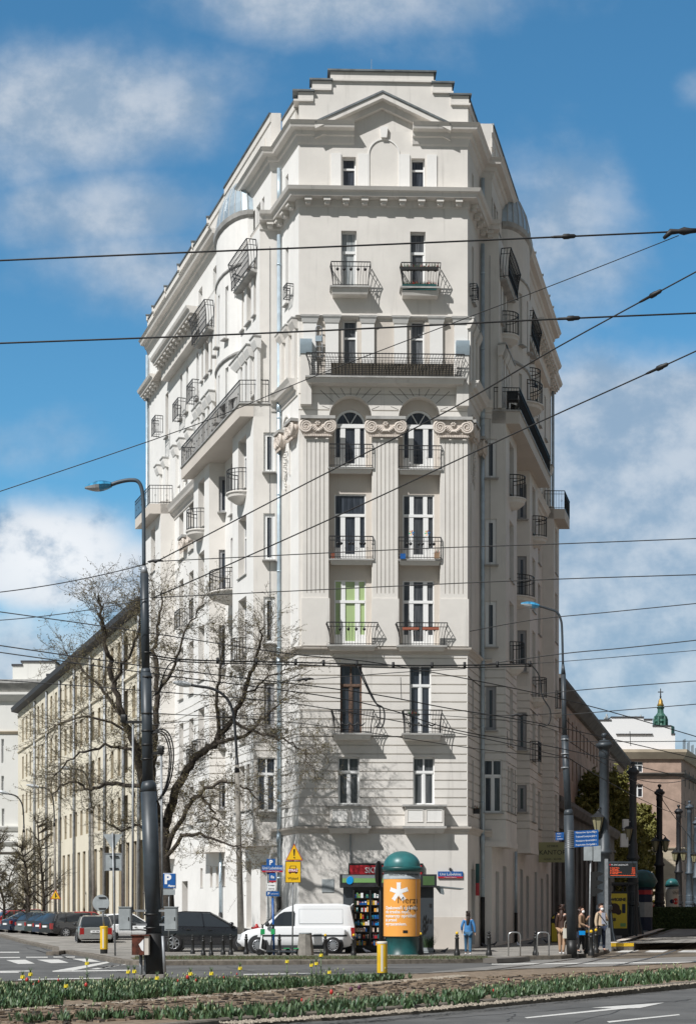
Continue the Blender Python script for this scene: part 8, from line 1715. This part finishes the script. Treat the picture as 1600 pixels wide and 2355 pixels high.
# ================================================================ THINGS ON THE BALCONIES
y6 = 69.1-.3; kk = y6/F; q = lambda x, y, dy=0: P(x, y, y6+dy)
mb = MB(); 
for x_ in (727, 741): mb.tube([q(x_+1, 826), q(x_, 795), q(x_-1, 756)], .025, 5)
mb.tube(smooth([q(726, 758), q(728, 750), q(737, 750), q(740, 758)], 4), .025, 5)
for yy_ in (772, 784, 796, 808, 820): mb.tube([q(726, yy_), q(741, yy_)], .02, 4)
mb.box(q(725, 0).x, q(740, 0).x, y6-.06, y6-.03, q(0, 785).z, q(0, 773).z, 1); tag(mb.build('ladder', [M['galv'], M['zinc']]), 'aluminium stepladder leaning on the long upper balcony', 'ladder')
def pots(name, label, cat, x0, x1, yb, h, Yd, mt, plants=0, group=None):
    p = P((x0+x1)/2, yb, Yd); o = thing(name, label, cat, p, 0, group); kk = Yd/F; mb = MB(); mb.box(P(x0, 0, Yd).x, P(x1, 0, Yd).x, Yd-.09, Yd+.09, p.z, p.z+h); mb.build('trough', M[mt], o)
    if plants:
        mb = MB()
        for i in range(plants):
            x = rnd.uniform(x0, x1); c = P(x, yb, Yd)+Vector((0, rnd.uniform(-.08, .08), h)); e = c+Vector((rnd.gauss(0, .07), rnd.gauss(0, .06), rnd.uniform(-.05, .22))); s_ = Vector((rnd.uniform(-.02, .02), rnd.uniform(-.02, .02), .012)); mb.add([c-s_, c+s_, e], [(0, 1, 2)], rnd.choice((0, 0, 0, 1)))
        mb.build('plants', [M['leaf_b'], M['red_petal']], o)
    return o
Yb3 = 69.1-.46
pots('planter', 'terracotta trough, left one on the right third-floor balcony', 'planter', 925, 963, 1449, .10, Yb3, 'terracotta'); pots('planter', 'terracotta trough, right one on the right third-floor balcony', 'planter', 971, 1009, 1449, .10, Yb3, 'terracotta')
pots('planter', 'leafy trough along the top of the right seventh-floor balcony railing', 'planter', 920, 1008, 621, .12, 69.1-.6, 'black', 170); pots('planter', 'dark green trough on the floor of the right seventh-floor balcony', 'planter', 925, 1003, 668, .25, 69.1-.4, 'teal', 260)
pots('planter', 'dark trough of greenery on the right second-floor balcony rail', 'planter', 940, 965, 1646, .06, 69.1-.66, 'black', 60)
pots('planter', 'small planter in the shaded corner basket on the right chamfer', 'planter', 1088, 1102, 1872, .2, 70.6, 'black', 90)
pots('planter', 'terracotta pot on the left fourth-floor balcony', 'planter', 761, 769, 1286, .28, 69.1-.1, 'terracotta'); pots('planter', 'blue plastic tub on the right fourth-floor balcony', 'planter', 920, 932, 1286, .22, 69.1-.1, 'blue_sign'); pots('planter', 'wicker basket on the right fourth-floor balcony', 'planter', 998, 1010, 1284, .22, 69.1-.1, 'camel', 30)
for x_, lab in ((946, 'left of the two colourful toy pinwheels on the fourth-floor railing'), (982, 'right of the two colourful toy pinwheels on the fourth-floor railing')):
    c = P(x_, 1226, 69.1-.24); o = thing('pinwheel', lab, 'pinwheel', c+Vector((0, 0, -.2))); mb = MB(); mb.tube([c+Vector((0, 0, -.35)), c], .008, 4); mb.build('stick', M['white'], o); cs = ['cyan', 'red', 'yellow', 'scooter_green', 'orange', 'blue_sign']; mb = MB()
    for j in range(6):
        a_ = j*math.pi/3; u = Vector((math.cos(a_), 0, math.sin(a_))); v_ = Vector((math.cos(a_+.7), 0, math.sin(a_+.7))); mb.add([c+Vector((0, -.02, 0)), c+u*.14+Vector((0, -.02, 0)), c+v_*.09+Vector((0, -.035, 0))], [(0, 1, 2)], j)
    mb.build('vanes', [M[m] for m in cs], o)
# clutter screen (mesh) behind the long balcony rail
mb = MB(); Mx = Matrix.Translation(fpt(0)) @ Matrix.Rotation(.033, 4, 'Z'); z0, z1 = zf(874), zf(838)
n = 44
for i in range(n+1): s_ = X(716)+(X(1052)-X(716))*i/n; mb.box(s_-.008, s_+.008, -.555, -.545, z0, z1, 0, Mx)
for j in range(9): z = z0+(z1-z0)*j/8; mb.box(X(716), X(1052), -.553, -.547, z-.008, z+.008, 0, Mx)
mb.build('privacy_mesh', M['iron'], B6)
mb = MB(); mb.box(X(760), X(1040), -.52, -.50, z0, z1-.12, 0, Mx); mb.build('reed_screen', M['slat'], B6)
p = out('R', 'B', YS['R']['p']+.1, .15); mb = MB(); mb.box(p.x-.1, p.x+.42, p.y-.35, p.y+.1, 24.72, 24.78); mb.box(p.x-.1, p.x+.42, p.y+.05, p.y+.12, 24.78, 25.25)
for dx in (-.08, .38): mb.tube([(p.x+dx, p.y-.33, 24.37), (p.x+dx, p.y-.33, 25.0), (p.x+dx, p.y+.1, 25.05)], .025, 5); mb.tube([(p.x+dx, p.y+.08, 24.37), (p.x+dx, p.y+.08, 24.8)], .025, 5)
tag(mb.build('plastic_chair', M['black']), 'black plastic armchair at the near end of the shaded long balcony', 'chair')

# ================================================================ OVERHEAD WIRES
def wire(label, pts, th=3., sag=0., mt='cable', cl=(), name='cable', Ymul=1.):
    """pts: (px, py, depth)"""
    o = None; q = [P(*p) for p in pts]; out_ = []
    if len(q) == 2: 
        for i in range(13): f = i/12; p = q[0].lerp(q[1], f); p.z -= sag*4*f*(1-f); out_.append(p)
    else: out_ = smooth(q, 5)
    rr = [max(.004, th/2*p.y/F) for p in out_]; rm = sum(rr)/len(rr); mb = MB(); mb.tube(out_, rm, 5)
    for x, kind in cl:      # clamps / insulators
        for a, b in zip(out_, out_[1:]):
            xa, xb = 800+F*a.x/a.y, 800+F*b.x/b.y
            if min(xa, xb) <= x <= max(xa, xb):
                f = (x-xa)/(xb-xa); c = a.lerp(b, f); t = (b-a).normalized(); k = c.y/F
                if kind == 'i': mb.tube([c-t*34*k, c-t*26*k, c-t*8*k, c-t*4*k, c+t*8*k, c+t*10*k, c+t*20*k, c+t*24*k], [2*k, 3*k, 3.2*k, 6*k, 6*k, 5*k, 4.6*k, 2*k], 8)
                elif kind == 'c': mb.tube([c+Vector((0, 0, 7*k)), c+Vector((0, 0, -7*k))], 3.2*k, 6)
                elif kind == 'k': mb.tube([c-t*20*k, c-t*15*k, c-t*6*k+Vector((0, 0, 3*k)), c, c+t*8*k+Vector((0, 0, 3*k)), c+t*18*k], [1.5*k, 3*k, 2*k, 4.5*k, 2*k, 2*k], 8)
                elif kind == 'K': mb.tube([c-t*46*k-Vector((0, 0, 14*k)), c-t*30*k, c-t*12*k, c, c+t*15*k, c+t*30*k], [4*k, 7*k, 5*k, 9*k, 6*k, 5*k], 8)
                break
    o = mb.build(name, M[mt]); tag(o, label, 'cable', 'overhead tram cables and wires'); return o
W = wire
W('thick cable crossing the seventh floor windows, top one of all the cables', [(-60, 601, 26), (400, 581, 26), (800, 565, 26), (1240, 546, 26), (1660, 527, 26)], 4.2, cl=((1300, 'i'), (1572, 'K')))
W('thick cable crossing the capitals of floor six, second from the top', [(-60, 791, 26), (400, 774, 26), (800, 757, 26), (1260, 734, 26), (1660, 717, 26)], 4.2, cl=((1310, 'i'),))
W('thin wire climbing from the left edge to the cable knot at the top right', [(-60, 1150, 30), (446, 978, 30), (760, 850, 30), (1250, 663, 30), (1560, 541, 30)], 2.2)
W('cable climbing steeply across the loggias to the upper right edge', [(355, 1294, 39), (709, 1109, 37), (1034, 942, 35), (1287, 795, 33), (1660, 592, 31)], 3.2, cl=((1500, 'i'),))
W('cable rising from the tree top across the lower loggias to the right edge', [(352, 1375, 39), (507, 1307, 38), (811, 1170, 36), (1175, 1000, 34), (1480, 862, 32), (1680, 770, 31)], 3.2, cl=((1515, 'i'),))
W('nearly level wire across the fourth-floor balconies', [(345, 1292, 40), (912, 1264, 38), (1280, 1251, 37), (1660, 1236, 36)], 2.4, cl=((358, 'k'),))
W('nearly level wire across the third-floor windows', [(345, 1375, 40), (912, 1348, 38), (1280, 1332, 37), (1660, 1320, 36)], 2.4)
W('wire descending to the left edge from the thin top of the tram pole', [(-60, 1368, 40), (340, 1296, 40)], 2.4, .1)
W('wire reaching the left edge from the tram pole just under the thin top', [(-60, 1430, 40), (340, 1376, 40)], 2.0, .1)
W('cable falling gently from the left edge behind the tree to the second-floor cornice', [(-60, 1399, 42), (304, 1450, 42), (650, 1502, 42), (900, 1530, 43), (1300, 1610, 45), (1660, 1712, 47)], 2.4)
W('upper one of the clamped double cable at second-floor level', [(345, 1506, 40.5), (440, 1518, 41), (700, 1524, 42), (960, 1531, 43), (1225, 1527, 44)], 3.4, cl=((680, 'c'), (744, 'c'), (820, 'c'), (904, 'c'), (993, 'c'), (1068, 'c'), (1143, 'c'), (1218, 'c'), (500, 'c'), (590, 'c')))
W('lower one of the clamped double cable at second-floor level', [(345, 1512, 40.5), (440, 1523, 41), (700, 1530, 42), (960, 1537, 43), (1225, 1532, 44)], 2.8)
W('cable falling from the double cable toward the far right tram poles', [(-60, 1476, 42), (345, 1534, 42), (811, 1590, 44), (1034, 1630, 46), (1270, 1670, 50), (1600, 1745, 60), (1660, 1760, 62)], 2.4)
W('second falling cable ending beyond the right lamp pole', [(-60, 1492, 42), (345, 1549, 42), (811, 1612, 44), (1050, 1680, 46), (1290, 1722, 50), (1600, 1795, 62)], 2.4)
W('third falling cable across the first-floor windows', [(-60, 1560, 42), (345, 1590, 42), (700, 1622, 44), (1090, 1694, 46), (1310, 1745, 50)], 2.2)
W('lowest falling wire across the bay boxes', [(345, 1640, 42), (700, 1665, 44), (1090, 1722, 46), (1310, 1745, 50)], 1.8)
W('hanging cable loop dropping from the clamped cable at the left second-floor window', [(822, 1532, 42.4), (838, 1570, 42.4), (862, 1615, 42.4), (880, 1628, 42.4), (884, 1650, 42.4), (878, 1672, 42.4), (862, 1672, 42.4)], 3.6)
W('second hanging loop beside the first at the left second-floor window', [(826, 1532, 42.6), (846, 1580, 42.6), (866, 1620, 42.6), (873, 1630, 42.6), (873, 1658, 42.6), (866, 1671, 42.6)], 3.)
W('hanging cable loop at the right end of the clamped cable, before the shaded wall', [(1222, 1530, 44), (1240, 1556, 44), (1246, 1600, 44), (1264, 1632, 44), (1264, 1660, 44), (1252, 1670, 44), (1238, 1667, 44)], 3.2)
W('curved cable loop from the clamped cable down to the tram pole through the tree', [(420, 1516, 41), (390, 1528, 41), (374, 1560, 41), (366, 1590, 41), (350, 1602, 41)], 3.2)
W('upper right wire climbing behind the right lamp head', [(1080, 1452, 46), (1230, 1425, 45), (1400, 1408, 44), (1660, 1382, 43)], 2.2)
W('right wire just below the lamp arm, climbing to the right edge', [(1090, 1532, 46), (1290, 1504, 45), (1440, 1490, 44), (1660, 1466, 43)], 2.4)
W('faint right wire below the climbing one', [(1150, 1530, 46), (1300, 1521, 45), (1660, 1491, 43)], 1.6)
W('right wire at the level of the pole cone', [(1220, 1598, 46), (1420, 1580, 45), (1660, 1562, 43)], 2.0)
W('right wire just above the church spire cross', [(1290, 1645, 46), (1450, 1632, 45), (1660, 1615, 43)], 2.0)
W('level wire in front of the white upper storeys', [(1300, 1706, 60), (1480, 1706, 60), (1660, 1704, 60)], 1.8)
for i, (a, b) in enumerate((((1300, 1700, 60), (1600, 1860, 110)), ((1300, 1740, 60), (1580, 1880, 130)), ((1455, 1790, 88), (1590, 1790, 110)), ((1516, 1830, 107), (1620, 1960, 160)), ((1300, 1655, 60), (1460, 1765, 88)))): W(['thin catenary from the right lamp pole to the far tram poles, uppermost', 'thin catenary from the right lamp pole to the far poles, second', 'short cross wire between the second and fifth ornate poles', 'contact wire falling among the hindmost ornate poles', 'diagonal wire from the lamp pole to the second ornate pole'][i], [a, b], 1.5, .3)
for i, (x, y0, y1) in enumerate(((921, 1558, 1610), (1166, 1681, 1720), (1448, 1682, 1716))): W(['short vertical dropper before the wall between the second-floor windows', 'short vertical dropper before the shaded wall', 'short vertical dropper before the white upper storeys'][i], [(x, y0, 45), (x+2, y1, 45)], 1.6)
W('level span wire carrying a black switch fitting at second-floor level', [(640, 1566, 43), (700, 1564, 43), (900, 1548, 43), (1070, 1538, 43)], 1.8, cl=((703, 'k'),))
W('level span wire carrying a fitting before the shaded wall', [(1090, 1643, 46), (1195, 1646, 46), (1290, 1640, 46)], 1.8, cl=((1195, 'k'),))
W('thin span wire crossing low over the second-floor railings', [(345, 1668, 42), (640, 1640, 43), (900, 1640, 44), (1200, 1662, 46), (1300, 1690, 50)], 1.5)
# unseen tenement wall added across the right street to shade the right facade
mb = MB()
a, b = Vector((25.5, 66)), Vector((48.5, 158)); ops = []
L = (b-a).length
for i in range(24):
    for z in (4.6, 8.2, 11.8, 15.4, 19.0): ops.append((1.8+i*3.9, 3.2+i*3.9, z, z+2.1))
panel(mb, b, a, 0, 23, ops, .3); mb.quad((a.x, a.y, 0), (a.x+12, a.y, 0), (a.x+12, a.y, 23), (a.x, a.y, 23)); mb.quad((a.x, a.y, 23), (a.x+12, a.y, 23), (b.x+12, b.y, 23), (b.x, b.y, 23)); t = (a-b).normalized(); nn = Vector((t.y, -t.x))
p0, p1 = b-nn*.32, a-nn*.32; mb.quad((p0.x, p0.y, 0), (p1.x, p1.y, 0), (p1.x, p1.y, 23), (p0.x, p0.y, 23), 1)
struct('unseen_shade_wall', mb, [M['brown_wall'], M['glass']])
